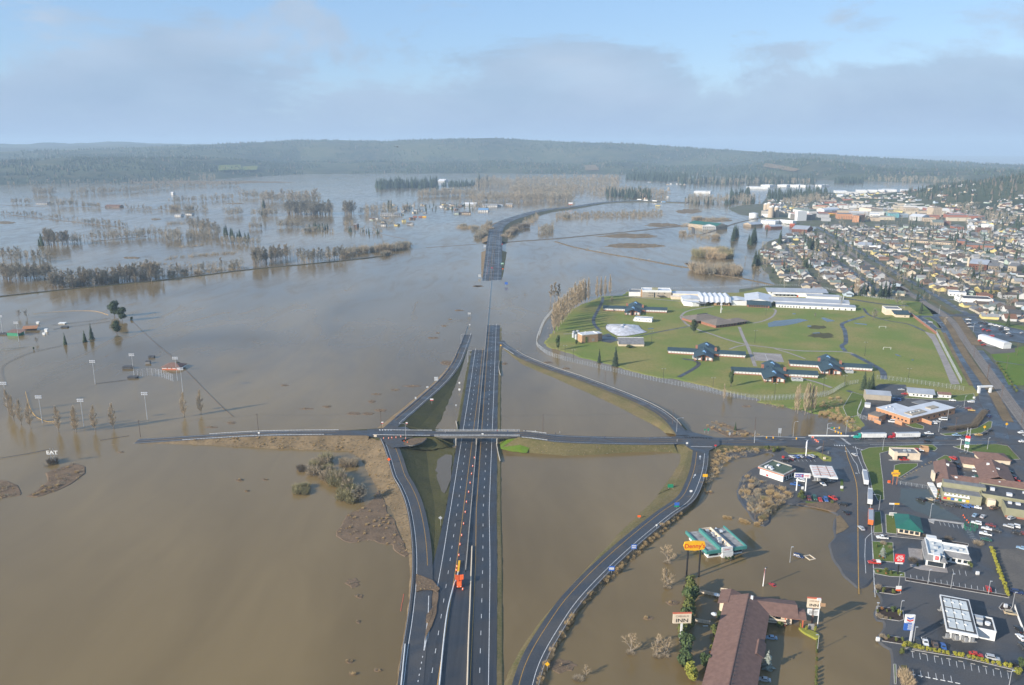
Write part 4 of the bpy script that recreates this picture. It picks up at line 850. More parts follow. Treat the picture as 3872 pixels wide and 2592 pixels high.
# west side: sports ground trees
for (x,y,top) in ((60,835,670),(95,885,705),(145,912,742),(210,937,745),(400,962,790),(520,964,765),(650,957,770),(775,942,772),(1257,862,690),(1370,842,680)):
 b=W('4',x,y); plant('poplar',tuple(b),19.5,'slim bare poplar standing in the flood along the ball field','poplars at the ball field',1.0)
plant('poplar',tuple(W('4',505,960)),16,'slim bare poplar standing in the flood along the ball field','poplars at the ball field',.9)
plant('round_pine',tuple(W('m',1510,170)),20,'large round pine standing in the flood behind the ball field','round pines in the flood',1.05); plant('round_pine',tuple(W('m',1610,225)),17,'large round pine standing in the flood behind the ball field','round pines in the flood',1.0); plant('round_pine',tuple(W('m',1540,395)),15,'low dark pine in the flood beside the round pines','low pine',.9); plant('broad_olive',tuple(W('m',1735,210)),3.5,'small yellowish shrub at the edge of the round pines','yellowish shrub')
plant('conifer0',tuple(W('m',860,535)),13,'short conifer standing alone in the flooded outfield','outfield conifer',1.0); plant('conifer0',tuple(W('m',1120,500)),13,'broad conifer beside a taller one in the flooded outfield','outfield conifer pair',1.2); plant('conifer1',tuple(W('m',1210,465)),18,'tall ragged conifer beside a shorter one in the flooded outfield','outfield conifer pair',.85)
for (x,y,h,s) in ((250,190,9,'shrub_tan'),(360,190,9,'bare0')):plant('bare1' if x<300 else 'bare2',tuple(W('m',x,y)),h+2,'round bare tree in the flood behind the brown roofed shelter','trees behind the shelter',.95)
plant('bare1',tuple(W('m',487,520)),7,'small bare street tree in the flooded ball park','park tree',.9); plant('broad_green',tuple(W('m',445,605)),3,'small leaning evergreen shrub beside the outfield fence','leaning shrub',.6)
# ================================================================ buildings
def gable(mb,x0,x1,y0,y1,eave,ridge,axis='x',over=.5,t=.22):
 """two roof slabs with thickness"""
 if axis=='x':
  a0,a1=x0-over,x1+over; ym=(y0+y1)/2; s=(ridge-eave)/((y1-y0)/2); ze=eave-over*s
  for yy in (y0-over,y1+over):
   P=[(a0,yy,ze),(a1,yy,ze),(a1,ym,ridge),(a0,ym,ridge)]; slab(mb,P,t)
 else:
  a0,a1=y0-over,y1+over; xm=(x0+x1)/2; s=(ridge-eave)/((x1-x0)/2); ze=eave-over*s
  for xx in (x0-over,x1+over):
   P=[(xx,a0,ze),(xx,a1,ze),(xm,a1,ridge),(xm,a0,ridge)]; slab(mb,P,t)
 return mb
def slab(mb,P,t):
 n=len(P); lo=[(p[0],p[1],p[2]) for p in P]; hi=[(p[0],p[1],p[2]+t) for p in P]
 mb.add(lo+hi,[tuple(range(n)),tuple(range(2*n-1,n-1,-1))]+[(i,(i+1)% n,(i+1)% n+n,i+n) for i in range(n)])
def gable_wall(mb,x0,x1,y0,y1,h,ridge,axis='x',z0=-.3):
 mb.box(x0,x1,y0,y1,z0,h)
 if axis=='x':
  ym=(y0+y1)/2
  for x in (x0+.01,x1-.01):mb.add([(x,y0,h),(x,y1,h),(x,ym,ridge)],[(0,1,2)])
 else:
  xm=(x0+x1)/2
  for y in (y0+.01,y1-.01):mb.add([(x0,y,h),(x1,y,h),(xm,y,ridge)],[(0,1,2)])
 return mb
def hip(mb,x0,x1,y0,y1,eave,ridge,over=.6):
 x0 -= over; x1 += over; y0 -= over; y1 += over; w,d=x1-x0,y1-y0; k=min(w,d)/2
 r0,r1=((x0+k,(y0+y1)/2,ridge),(x1-k,(y0+y1)/2,ridge)) if w >= d else (((x0+x1)/2,y0+k,ridge),((x0+x1)/2,y1-k,ridge))
 V=[(x0,y0,eave),(x1,y0,eave),(x1,y1,eave),(x0,y1,eave),r0,r1]
 F_=[(0,1,5,4),(1,2,5),(2,3,4,5),(3,0,4)] if w >= d else [(0,1,4),(1,2,5,4),(2,3,5),(3,0,4,5)]
 V += [(x0,y0,eave-.25),(x1,y0,eave-.25),(x1,y1,eave-.25),(x0,y1,eave-.25)]
 F_ += [(6,7,1,0),(7,8,2,1),(8,9,3,2),(9,6,0,3),(9,8,7,6)]
 return mb.add(V,F_)
def frame(name,A,B,label,cat,group=None):
 """Empty at A, x axis towards B; returns it and the length"""
 d=B-A; o=empty(name,(A.x,A.y,A.z),math.atan2(d.y,d.x)); tag(o,label,cat,group); return o,math.hypot(d.x,d.y)
def fr(name,x,y,rot,label,cat):o=empty(name,(x,y,ZC),R(rot)); tag(o,label,cat); return o
def P_(nm,m_,mb,par,label=None):
 o=mb.build(nm,m_,par)
 if label:o['label']=label
 return o
def flat_roof(par,x0,x1,y0,y1,h,roof_m,trim_m,lip=.5,t=.35):
 P_('roof',roof_m,MB().box(x0+t,x1-t,y0+t,y1-t,h-.1,h+.05),par)
 mb=MB().box(x0-.1,x1+.1,y0-.1,y0+t,h-.3,h+lip).box(x0-.1,x1+.1,y1-t,y1+.1,h-.3,h+lip).box(x0-.1,x0+t,y0+t,y1-t,h-.3,h+lip).box(x1-t,x1+.1,y0+t,y1-t,h-.3,h+lip)
 return P_('parapet',trim_m,mb,par)
def windows(par,xs,y,z0,z1,w,m_='glass',nm='window',axis='y'):
 for x in xs:
  if axis=='y':P_(nm,m_,MB().box(x-w/2,x+w/2,y-.05,y+.02,z0,z1),par)
  else:P_(nm,m_,MB().box(y-.05,y+.02,x-w/2,x+w/2,z0,z1),par)
def vents(par,pts,z,m_='galvanised',s=1.2,h=.9,nm='roof_unit'):
 for i,(x,y) in enumerate(pts):
  k=s*(1+.35*math.sin(i*2.3)); P_(nm,m_,MB().box(x-k/2,x+k/2,y-k*.4,y+k*.4,z,z+h*(1+.3*math.cos(i))),par)
mat('brick',(0.30,0.135,0.085),(0.23,0.10,0.065),.9,.6); mat('brick_tan',(0.40,0.25,0.14),(0.33,0.20,0.11),.9,.6); mat('brick_orange',(0.46,0.23,0.12),(0.40,0.20,0.10),.9,.6)
mat('teal_roof',(0.034,0.062,0.072),(0.026,0.050,0.060),.6,.2); mat('brown_roof',(0.195,0.112,0.085),(0.15,0.085,0.065),.9,.6); mat('tan_roof',(0.20,0.165,0.13),(0.16,0.13,0.105),.9,.4); mat('sky_glass',(0.16,0.30,0.48),(0.12,0.24,0.40),.15)
mat('cream',(0.66,0.56,0.42),(0.58,0.48,0.36),.8,.3); mat('tan_wall',(0.36,0.31,0.24),(0.30,0.26,0.2),.85,.3); mat('sage',(0.26,0.25,0.16),(0.22,0.215,0.135),.85,.3); mat('dark_roof',(0.045,0.046,0.05),(0.065,0.066,0.07),.85,.3); mat('grey_roof',(0.20,0.20,0.20),(0.14,0.14,0.145),.9,.4)
mat('green_roof',(0.015,0.115,0.085),(0.012,0.095,0.07),.55,.2); mat('moss_roof',(0.055,0.085,0.055),(0.08,0.11,0.075),.85,.3); mat('teal_trim',(0.06,0.23,0.205),(0.05,0.19,0.17),.6,.3); mat('red_trim',(0.55,0.13,0.06),None,.6); mat('streaked_white',(0.62,0.60,0.57),(0.36,0.20,0.13),.7,.35,stops=(.52,.75)); mat('panel_white',(0.60,0.62,0.60),(0.50,0.52,0.51),.5,.25)
mat('red_paint',(0.50,0.03,0.025),None,.4); mat('purple_trim',(0.10,0.05,0.35),None,.5); mat('tarp',(0.62,0.62,0.64),(0.40,0.38,0.38),.45,.25); mat('stain',(0.35,0.28,0.22),None,.9)

# ---- campus cottages: cross plan, dark teal roofs, brick bases with white panels
def cottage(c,rz,label,s=1.0):
 o=empty('campus_cottage',(c.x,c.y,ZP),rz); o.scale=(s,s,s); tag(o,label,'building','campus cottages')
 for (x0,x1) in ((-37,-4),(5,37)):
  P_('wall','brick',gable_wall(MB(),x0,x1,-5.5,5.5,3.1,5.3),o); P_('roof','teal_roof',gable(MB(),x0,x1,-5.5,5.5,3.1,5.3,'x',.7),o)
  for x in np.arange(x0+1.8,x1-1,2.9):P_('panel','white_paint',MB().box(x-1.25,x+1.25,-5.62,-5.5,1.0,2.75),o)
  P_('fascia','white_paint',MB().box(x0-.7,x1+.7,-6.28,-6.2,2.62,2.9),o)
 for (y0,y1,sg) in ((-27,2,-1),(0,25,1)):
  x0,x1=(-11,6.5) if sg<0 else (-7.5,7.5)
  w=P_('wall','brick',gable_wall(MB(),x0,x1,y0+(3 if sg<0 else 0),y1,3.2,6.6,'y'),o)
  P_('roof','teal_roof',gable(MB(),x0,x1,y0,y1,3.25,6.9,'y',.7),o)
  xm=(x0+x1)/2; yy=(y0+9.5) if sg<0 else (y0+13)
  P_('skylight','sky_glass',MB().add([(xm-1.6,yy+2.6,7.0),(xm+1.9,yy-2.4,6.4),(xm+2.4,yy+2.6,6.5),(xm+.3,yy+2.6,8.1)],[(0,1,3),(1,2,3),(2,0,3)]),o)
  if sg<0:
   for x in (x0+.8,xm-1.9,xm+1.9,x1-.8):P_('porch_column','brick',MB().box(x-.4,x+.4,y0+.1,y0+.9,-.3,4.4 if abs(x-xm)<3 else 3.1),o)
   P_('gable_panel','white_paint',MB().box(x0+.2,xm-2.5,y0+2.8,y0+2.95,.6,3.1).box(xm+2.5,x1-.2,y0+2.8,y0+2.95,.6,3.1),o)
   P_('porch_glass','glass',MB().box(xm-2.4,xm+2.4,y0+2.85,y0+2.97,.2,4.2),o)
  for x in (x0,x1):P_('side_panel','white_paint',MB().box(x-.1,x+.1,y0+4,y1-4,1.0,2.75),o)
 P_('wall','brick',MB().box(-10,12,-6.5,6.5,-.3,3.1),o); P_('roof','teal_roof',hip(MB(),-10,12,-6.5,6.5,3.3,7.0),o)
 for (x,y) in ((9,-2.5),(-9.5,3.5)):P_('chimney','brick',MB().box(x-1.1,x+1.1,y-1.1,y+1.1,4.5,8.2),o)
 P_('ridge_vents','dark_roof',sum_boxes([(-22+1.6*k,.4,5.35) for k in range(6)],.5,.5),o)
 return o
def sum_boxes(pts,s,h):
 mb=MB()
 for (x,y,z) in pts:mb.box(x-s/2,x+s/2,y-s/2,y+s/2,z,z+h)
 return mb
cottage(Vector((237,680,0)),R(-11.2),'dark teal roofed brick cottage on the campus lawn nearest the perimeter water')
p0,p1=W('6',780,492,3),W('6',1262,520,3); cottage((p0+p1)/2,math.atan2(p1.y-p0.y,p1.x-p0.x),'dark teal roofed brick cottage by the soccer lawn and campus path',.97)
cottage(Vector((193,751,0)),R(-14),'dark teal roofed brick cottage beside the campus basketball court')
cottage(Vector((155,965,0)),R(-10),'dark teal roofed brick cottage behind the white tarp and white trailer',1.06)
for (k,x,y,w) in (('g',105,525,80),('g',1450,820,140),('g',2135,715,100),('f',2020,1045,80)):
 a,b=W(k,x-w/2,y+22,ZP),W(k,x+w/2,y+26,ZP); o,ln=frame('equipment_enclosure',a,b,'grey slatted enclosure for machinery beside a campus cottage','enclosure','cottage machinery enclosures')
 P_('slat_wall','galvanised',MB().box(0,ln,0,.15,0,2.2).box(0,ln,4.5,4.65,0,2.2).box(0,.15,.15,4.5,0,2.2).box(ln-.15,ln,.15,4.5,0,2.2),o); P_('fan_unit','dark_roof',MB().tube((ln*.3,2.3,0),(ln*.3,2.3,2.0),1,n=10),o); P_('fan_unit','dark_roof',MB().tube((ln*.7,2.3,0),(ln*.7,2.3,2.0),1,n=10),o)
# ---- brown roofed school
O=W('l',370,668,ZP); U=W('l',820,612,ZP); V=W('l',160,612,ZP)
o,ln=frame('campus_school',O,U,'low brick school with wide grey brown hipped roofs on the campus','building'); dv=(V-O).length
P_('wall','brick',MB().box(0,ln*.6,0,dv,-.3,3.4),o); P_('roof','tan_roof',hip(MB(),0,ln*.6,0,dv,3.5,7.2,1.2),o)
P_('wall','brick',MB().box(ln*.6,ln*.95,3,dv*.7,-.3,3.0),o); P_('roof','tan_roof',hip(MB(),ln*.45,ln,2,dv*.8,3.2,6.0,.8),o)
P_('wall','brick',MB().box(-6,ln*.55,dv+3,dv+28,-.3,3.6),o); P_('roof','tan_roof',hip(MB(),-8,ln*.6,dv+1,dv+29,3.7,7.8,1.2),o)
windows(o,np.linspace(3,ln*.55,7),0,1.0,2.6,2.0); P_('skylight_strip','dark_roof',MB().box(6,ln*.42,dv+14.4,dv+15.6,7.6,8.1),o); windows(o,np.linspace(ln*.63,ln*.93,5),3,.5,2.6,2.6)
# ---- long white sheds
A,B=W('l',1165,392,ZP),W('l',2212,440,ZP); o,ln=frame('long_warehouse',A,B,'very long white industrial shed with two step grey metal roof','building')
P_('wall','white_paint',MB().box(0,ln,0,11,-.3,4.2),o); P_('wall','white_paint',MB().box(0,ln-6,11,30,-.3,6.6),o)
mb=MB(); slab(mb,[(-.5,-.5,4.1),(ln+.5,-.5,4.1),(ln+.5,11,5.3),(-.5,11,5.3)],.15); P_('lower_roof','grey_metal_roof',mb,o); P_('roof','grey_metal_roof',gable(MB(),-6,ln-6,11,32,6.6,9.4,'x',.5),o); P_('clerestory','white_metal',MB().box(-5.5,ln-6,10.8,11,5.4,6.6),o)
windows(o,np.linspace(4,ln*.3,8),0,.6,2.4,1.4); windows(o,np.linspace(ln*.36,ln*.95,9),0,.2,2.2,1.6,'dark_roof','door')
A,B=W('l',1110,250,ZP),W('l',1640,262,ZP); o,ln=frame('white_workshop',A,B,'white workshop with grey roof behind the very long shed','building')
P_('wall','white_paint',gable_wall(MB(),0,ln+14,0,30,6.5,9),o); P_('roof','grey_metal_roof',gable(MB(),-6,ln+20,0,30,6.6,9.6,'x',1),o); P_('awning','white_metal',MB().box(0,ln*.55,-5,-.05,4.2,4.5),o); windows(o,np.linspace(6,ln*.6,6),0,1,3.2,2.2); P_('door','orange',MB().box(ln*.62,ln*.62+2,-.08,0,0,2.5),o)
A,B=W('l',1580,300,ZP),W('l',2010,318,ZP); o,ln=frame('white_annex',A,B,'small grey roofed white annex between the long shed and its workshop','building')
P_('wall','white_paint',gable_wall(MB(),0,ln,8,20,4.5,6.2),o); P_('roof','grey_metal_roof',gable(MB(),0,ln,8,20,4.6,6.4),o); vents(o,[(ln+2,9),(ln+5,9)],0,'galvanised',1.2,5,'exhaust_stack')
A,B=W('l',775,388,ZP),W('l',1100,395,ZP); o,ln=frame('campus_gymnasium',A,A+Vector((30,-8.3,0)),'big white gabled gymnasium with a dark teal lean to in front','building')
P_('wall','white_paint',gable_wall(MB(),0,ln,10,62,6,9,'y'),o); P_('roof','white_metal',gable(MB(),-2,ln+1,10,62,6.2,9.4,'y',.6),o); P_('lean_to_wall','brick',MB().box(1,ln-3,0,10,-.3,3.2),o); mb=MB(); slab(mb,[(0,-1,3.2),(ln-2,-1,3.2),(ln-2,10,7),(0,10,7)],.2); P_('lean_to_roof','teal_roof',mb,o); windows(o,np.linspace(4,ln-6,8),0,.5,2.6,2.4); P_('roof_vent','galvanised',MB().box(ln*.45,ln*.45+2,40,42,8.6,10.4),o)
# scalloped white roof building
A,B=W('l',370,368,ZP),W('l',552,372,ZP); o,ln=frame('scalloped_hall',A,B,'white hall with scalloped folded roof beside the gymnasium','building')
P_('wall','brick_tan',MB().box(-2,ln,0,34,-.3,3.6),o)
mb=MB(); nb=6; x0,x1=-20,ln+2
for q in range(nb):
 a=x0+(x1-x0)*q/nb; b=x0+(x1-x0)*(q+1)/nb; c_=(a+b)/2
 for (u,v) in ((a,c_),(c_,b)):
  zu,zv=(9.2,10.6) if u==a else (10.6,9.2); slab(mb,[(u,6,zu),(v,6,zv),(v,36,zv),(u,36,zu)],.2); slab(mb,[(u,-3,zu-5.2),(v,-3,zv-5.6),(v,6,zv-.1),(u,6,zu-.1)],.15)
P_('folded_roof','white_metal',mb,o); P_('upper_wall','white_paint',MB().box(x0+1,x1-1,6,35,3.5,9),o); windows(o,np.linspace(2,ln-3,6),0,.6,2.8,2.0)
for (xa,xb,h) in ((-42,-20,6.5),(ln+3,ln+22,6.0)):
 P_('wing','white_paint',MB().box(xa,xb,3,30,-.3,h),o); P_('wing_roof','white_metal',gable(MB(),xa,xb,3,30,h,h+1.2,'y',.6),o)
# long white wall-like building and grey two storey block at the north shore
A,B=W('f',1320,262,ZP),W('f',1700,268,ZP); o,ln=frame('grey_dormitory',A,B,'grey two storey block with white roof trim at the north campus shore','building')
P_('wall','tan_wall',MB().box(0,ln,0,22,-.3,9),o); flat_roof(o,0,ln,0,22,9,'white_metal','white_paint',.9); P_('band','white_paint',MB().box(-.1,ln+.1,-.12,0,7.4,8.6),o); windows(o,[9,11.5,14,22,30],0,5.6,6.8,1.4); windows(o,[9,11.5,14],0,1.6,2.8,1.4); P_('penthouse','sage',MB().box(ln*.35,ln*.55,8,14,9,12),o); windows(o,[ln*.42],0,0,7,1.6); P_('entrance_canopy','dark_roof',MB().box(ln*.5,ln*.75,-4,0,2.6,3.0),o); P_('chimney','brick_tan',MB().box(-1.6,.2,4,8,-.3,9.5),o)
A,B=W('f',1142,246,ZP),W('f',1296,250,ZP); o,ln=frame('white_wing',A,B,'low white wing with flat roof west of the grey two storey block','building'); P_('wall','white_paint',MB().box(0,ln,0,24,-.3,5.5),o); flat_roof(o,0,ln,0,24,5.5,'grey_roof','white_paint')
A,B=W('f',1700,288,ZP),W('f',2095,296,ZP); o,ln=frame('cream_hall',A,B,'long low cream hall east of the grey two storey block','building'); P_('wall','cream',MB().box(0,ln,0,10,-.3,3.6),o); flat_roof(o,0,ln,0,10,3.6,'white_metal','cream'); P_('rear_wall','cream',MB().box(3,ln,10,30,-.3,6),o); P_('rear_roof','white_metal',MB().box(2.5,ln+.5,10.2,30.5,6,6.3),o)
A,B=W('l',60,382,ZP),W('l',225,378,ZP); o,ln=frame('curved_pavilion',A,B,'white curved pavilion with grey canopy near the campus path fork','building'); P_('wall','white_paint',MB().prism([(0,0),(ln*.55,-.5),(ln*.55,14),(-6,16),(-9,8)],-.3,5.2),o); P_('roof','white_metal',MB().prism([(-.5,-1),(ln*.6,-1),(ln*.6,15),(-7,17),(-10,8)],5.2,5.6),o); mb=MB(); slab(mb,[(ln*.3,-4,4),(ln+1,-3,3.6),(ln+1,8,5),(ln*.3,8,5.4)],.25); P_('canopy','grey_roof',mb,o)
for x in (ln*.62,ln*.95):P_('canopy_post','metal_grey',MB().tube((x,-2.5,0),(x,-2.5,3.8),.15),o)
# sculpture-like water tower mast on the lawn
c=W('l',438,465,ZP); o=empty('siren_mast',tuple(c)); tag(o,'white siren mast standing behind the brown roofed school','mast'); P_('mast','white_paint',MB().tube((0,0,0),(0,0,11),.5,.35,8),o); P_('horn','white_metal',MB().box(-1.2,1.2,-.6,.6,9.6,11.6).box(-.5,.5,-1.3,1.3,11.6,12.6),o); P_('cabinet','galvanised',MB().box(.5,1.6,-.5,.5,4,6),o)
# cream building with teal shed by the railway
A,B=W('k',440,668,ZP),W('k',668,676,ZP); o,ln=frame('cream_block',A,B,'tall cream block with white roof edge by the campus entrance road','building'); P_('wall','cream',MB().box(0,ln*.9,0,18,-.3,7.5),o); flat_roof(o,0,ln*.9,0,18,7.5,'grey_roof','white_paint')
P_('shed_wall','cream',MB().box(ln*.42,ln*1.2,-12,-.1,-.3,4.2),o); mb=MB(); slab(mb,[(ln*.3,-14,4.0),(ln*1.25,-14,4.0),(ln*1.25,0,6.4),(ln*.3,0,6.4)],.2); P_('shed_roof','teal_roof',mb,o); windows(o,[ln*.95],-12,1,2.2,1.2)
# brick boiler house, tanks
A,B=W('f',525,866,ZP),W('f',735,846,ZP); o,ln=frame('boiler_house',A,B,'tall tan brick boiler house with white roof by the poplar row','building'); P_('wall','brick_tan',MB().box(0,ln,0,11,-.3,8.6),o); flat_roof(o,0,ln,0,11,8.6,'white_metal','white_paint',.6); P_('wall','brick_tan',MB().box(ln,ln+7,4,13,-.3,7.6),o); P_('roof','white_metal',MB().box(ln-.1,ln+7.1,3.9,13.1,7.6,8),o); P_('stack','white_metal',MB().tube((ln*.35,6,8),(ln*.35,6,11),.5,n=8),o); windows(o,[ln*.7],0,1,4,3.2,'tan_wall','loading_door'); P_('creeper','leaf_olive',MB().box(ln*.2,ln*.32,-.3,0,0,6.5),o)
for (x,y) in ((420,770),(470,760),(415,790),(452,812)):
 c=W('f',x,y,ZP); o=empty('storage_tank',tuple(c)); tag(o,'grey upright metal tank beside the tan brick boiler house','tank','boiler house tanks'); P_('shell','galvanised',MB().tube((0,0,0),(0,0,5.2),1.9,n=14),o); P_('lid','metal_grey',MB().tube((0,0,5.2),(0,0,5.9),1.9,.3,14),o); P_('ladder','metal_grey',MB().box(-.3,.3,-2.0,-1.88,0,5.2),o)
# collapsed white dome under tarpaulin
PX=[(835,640),(855,620),(960,614),(1090,618),(1120,630),(1275,635),(1310,680),(1385,722),(1280,745),(1080,778),(985,770),(900,725),(840,680)]
Q=[W('f',x,y,ZP) for x,y in PX]; c=sum(Q,Vector())/len(Q); mb=MB(); rings=9
for k in range(rings):
 t=k/rings
 for i,q in enumerate(Q):
  p=q.lerp(c,t); a=i*.48; hgt=3.6*(1-(1-t)**2.2)*(1+.35*math.sin(a*3+t*5))+.5*mnoise.noise(p*.35)*(1 if 0<k else 0); mb.v.append((p.x-c.x,p.y-c.y,max(.05,hgt)))
mb.v.append((0,0,3.2)); n=len(Q)
for k in range(rings-1):
 for i in range(n):mb.f.append((k*n+i,k*n+(i+1)% n,(k+1)*n+(i+1)% n,(k+1)*n+i))
for i in range(n):mb.f.append(((rings-1)*n+i,(rings-1)*n+(i+1)% n,rings*n))
o=empty('collapsed_dome',(c.x,c.y,ZP)); tag(o,'large wrinkled white fabric dome lying deflated on the campus lawn','dome'); P_('fabric','tarp',mb,o).data.polygons.foreach_set('use_smooth',[True]*len(mb.f)); mb=MB()
for i in range(n):mb.tube((Q[i].x-c.x,Q[i].y-c.y,.15),(Q[(i+1)% n].x-c.x,Q[(i+1)% n].y-c.y,.15),.22,n=5)
P_('anchor_rim','dark_roof',mb,o)
A,B=W('f',1008,905,ZP),W('f',1342,908,ZP); o,ln=frame('glasshouse',A,B,'long low shed with one big grey sloping roof on the campus lawn','building'); P_('wall','cream',MB().box(0,ln,0,10,-.3,2.4),o); mb=MB(); slab(mb,[(-.4,-.6,2.3),(ln+.4,-.6,2.3),(ln+.4,10.5,6.5),(-.4,10.5,6.5)],.2); P_('roof','grey_roof',mb,o); P_('ridge_trim','white_paint',MB().box(-.5,ln+.5,10.3,10.8,6.4,7.0),o); P_('edge_trim','white_paint',MB().box(-.6,-.4,-.6,10.5,2.2,2.5),o); P_('gable_wall','cream',MB().prism([(0,0),(.2,0),(.2,10),(0,10)],2.4,4),o)
A,B=W('f',1215,578,ZP),W('f',1445,594,ZP); o,ln=frame('white_trailer',A,B,'white box shaped portable classroom with small square windows','building'); P_('wall','white_paint',MB().box(0,ln,0,9,.1,4.6),o); flat_roof(o,0,ln,0,9,4.6,'grey_metal_roof','white_paint',.25); windows(o,np.linspace(2,ln-2.5,5),0,1.9,2.9,1.0); P_('step','galvanised',MB().box(-1.8,-.05,1,6,0,2.4),o)
# sheds by main street
A,B=W('e',180,420,ZC),W('e',505,445,ZC); o,ln=frame('storage_shed',A,B,'tall grey metal storage shed with pale roof by the campus gate','building'); P_('wall','tan_wall',gable_wall(MB(),0,ln,0,13,6.5,8.2),o); P_('roof','grey_metal_roof',gable(MB(),0,ln,0,13,6.6,8.3,'x',.3),o); P_('base','dark_roof',MB().box(-.05,ln+.05,-.08,-.02,0,2.2),o)
A,B=W('e',755,345,ZC),W('e',1060,372,ZC); o,ln=frame('white_office',A,B,'white single storey office with pale grey gabled roof by the fence','building'); P_('wall','white_paint',gable_wall(MB(),0,ln,0,15,3.2,5),o); P_('roof','grey_metal_roof',gable(MB(),-1,ln+1,0,15,3.3,5.2,'x',.8),o); windows(o,np.linspace(3,ln-3,5),0,1,2.2,1.1)
A,B=W('e',1130,362,ZC),W('e',1300,374,ZC); o,ln=frame('white_hut',A,B,'small white hut with brown roof beside the white office','building'); P_('wall','white_paint',gable_wall(MB(),0,ln,0,5,2.8,4.2),o); P_('roof','brown_roof',gable(MB(),0,ln,0,5,2.9,4.2,'x',.3),o); windows(o,[ln*.4,ln*.75],0,1,2,.9)
# orange brick office with white roof
A,B,C_=W('e',312,570,ZC),W('e',755,718,ZC),W('e',1350,575,ZC)
ux=(C_-B); o,ln=frame('brick_office',B,C_,'orange brick office with large white flat roof and rooftop units','building'); dv=(A-B).length; ang=math.atan2((A-B).y,(A-B).x)-math.atan2(ux.y,ux.x); ca,sa=math.cos(ang),math.sin(ang)
def sk(u,v):return (u+v*ca,v*sa)
foot=[sk(0,0),sk(ln,0),sk(ln,dv*.62),sk(ln*.42,dv*.62),sk(ln*.42,dv),sk(0,dv)]
P_('wall','brick_orange',MB().prism(foot,-.3,4.6),o); P_('fascia','brick_tan',MB().prism([(x*1.004+(-.25 if x<1 else .25),y-.25 if y<1 else y+.25) for x,y in foot],4.0,4.75),o); P_('roof','white_metal',MB().prism(foot,4.76,4.95),o)
P_('roof_well','tan_wall',MB().prism([sk(ln*.12,dv*.1),sk(ln*.45,dv*.12),sk(ln*.45,dv*.34),sk(ln*.12,dv*.34)],4.9,5.6),o); vents(o,[sk(ln*(.18+.06*i),dv*.22) for i in range(4)],5.6,'galvanised',1.5,.9); P_('roof_well','tan_wall',MB().prism([sk(ln*.6,dv*.2),sk(ln*.78,dv*.2),sk(ln*.78,dv*.36),sk(ln*.6,dv*.36)],4.9,5.7),o); vents(o,[sk(ln*.12,dv*.85),sk(ln*.2,dv*.85),sk(ln*.15,dv*.68)],4.9,'white_metal',1.4,.6); windows(o,np.linspace(3,ln-6,8),0,1.2,2.6,1.6)
for v in np.linspace(3,dv-4,8):
 p=sk(-.05,v); P_('window','glass',MB().box(p[0]-.5,p[0]+.1,p[1]-.55,p[1]+.55,1.4,2.5),o)
P_('porch_roof','grey_roof',MB().prism([sk(ln*.74,dv*.64),sk(ln*.97,dv*.64),sk(ln*.97,dv*.95),sk(ln*.74,dv*.95)],3.3,3.7),o)
A,B=W('e',205,650,ZC),W('e',345,690,ZC); o,ln=frame('brick_garage',A,B,'low orange brick garage at the corner of the brick office','building'); P_('wall','brick_orange',MB().box(0,ln,0,10,-.3,4.2),o); P_('roof','tan_roof',MB().box(-.3,ln+.3,-.3,10.3,4.2,4.6),o)
for i,(x0,y0,x1,y1) in enumerate(((290,690,375,722),(560,700,655,732),(905,675,1042,725))):
 A,B=W('e',x0,y0,ZC),W('e',x1,y1,ZC); o,ln=frame('brick_screen_wall',A,B,('short orange brick screen wall by the garage','orange brick screen wall beside a white van','orange brick screen wall at the office car park')[i],'wall'); P_('wall','brick_orange',MB().box(0,ln,0,.4,-.3,2.6),o); P_('coping','concrete',MB().box(-.05,ln+.05,-.06,.46,2.6,2.72),o)
A,B=W('e',168,490,ZC),W('e',238,497,ZC); o,ln=frame('garden_shed',A,B,'tiny white garden shed inside the wire fence of the office','shed'); P_('wall','white_paint',gable_wall(MB(),0,ln,0,4,2.4,3.4),o); P_('roof','grey_metal_roof',gable(MB(),0,ln,0,4,2.4,3.4,'x',.2),o)
# gateway over the perimeter road
c=W('e',1740,300,ZC); o=empty('gate_portal',tuple(c),R(8)); tag(o,'white concrete gate portal spanning the railway side road','gate')
for s in (-5.2,5.2):P_('pillar','white_paint',MB().box(s-.7,s+.7,-.9,.9,-.3,5),o)
P_('beam','white_paint',MB().box(-6.4,6.4,-1.1,1.1,5,6.2),o)

def marks(par,x0,x1,y,za,zb,rows,m_):
 """rows of small blocks where the print cannot be read"""
 mb=MB(); rr=random.Random(int(x1*977))
 for i in range(rows):
  z=zb-(zb-za)*(i+.5)/rows; hh=(zb-za)/rows*.28; x=x0
  while x<x1-.1:
   w_=rr.uniform(.10,.22)*(x1-x0); mb.box(x,min(x+w_,x1),y-.02,y,z-hh,z+hh); x += w_+.05*(x1-x0)
 return P_('print',m_,mb,par)
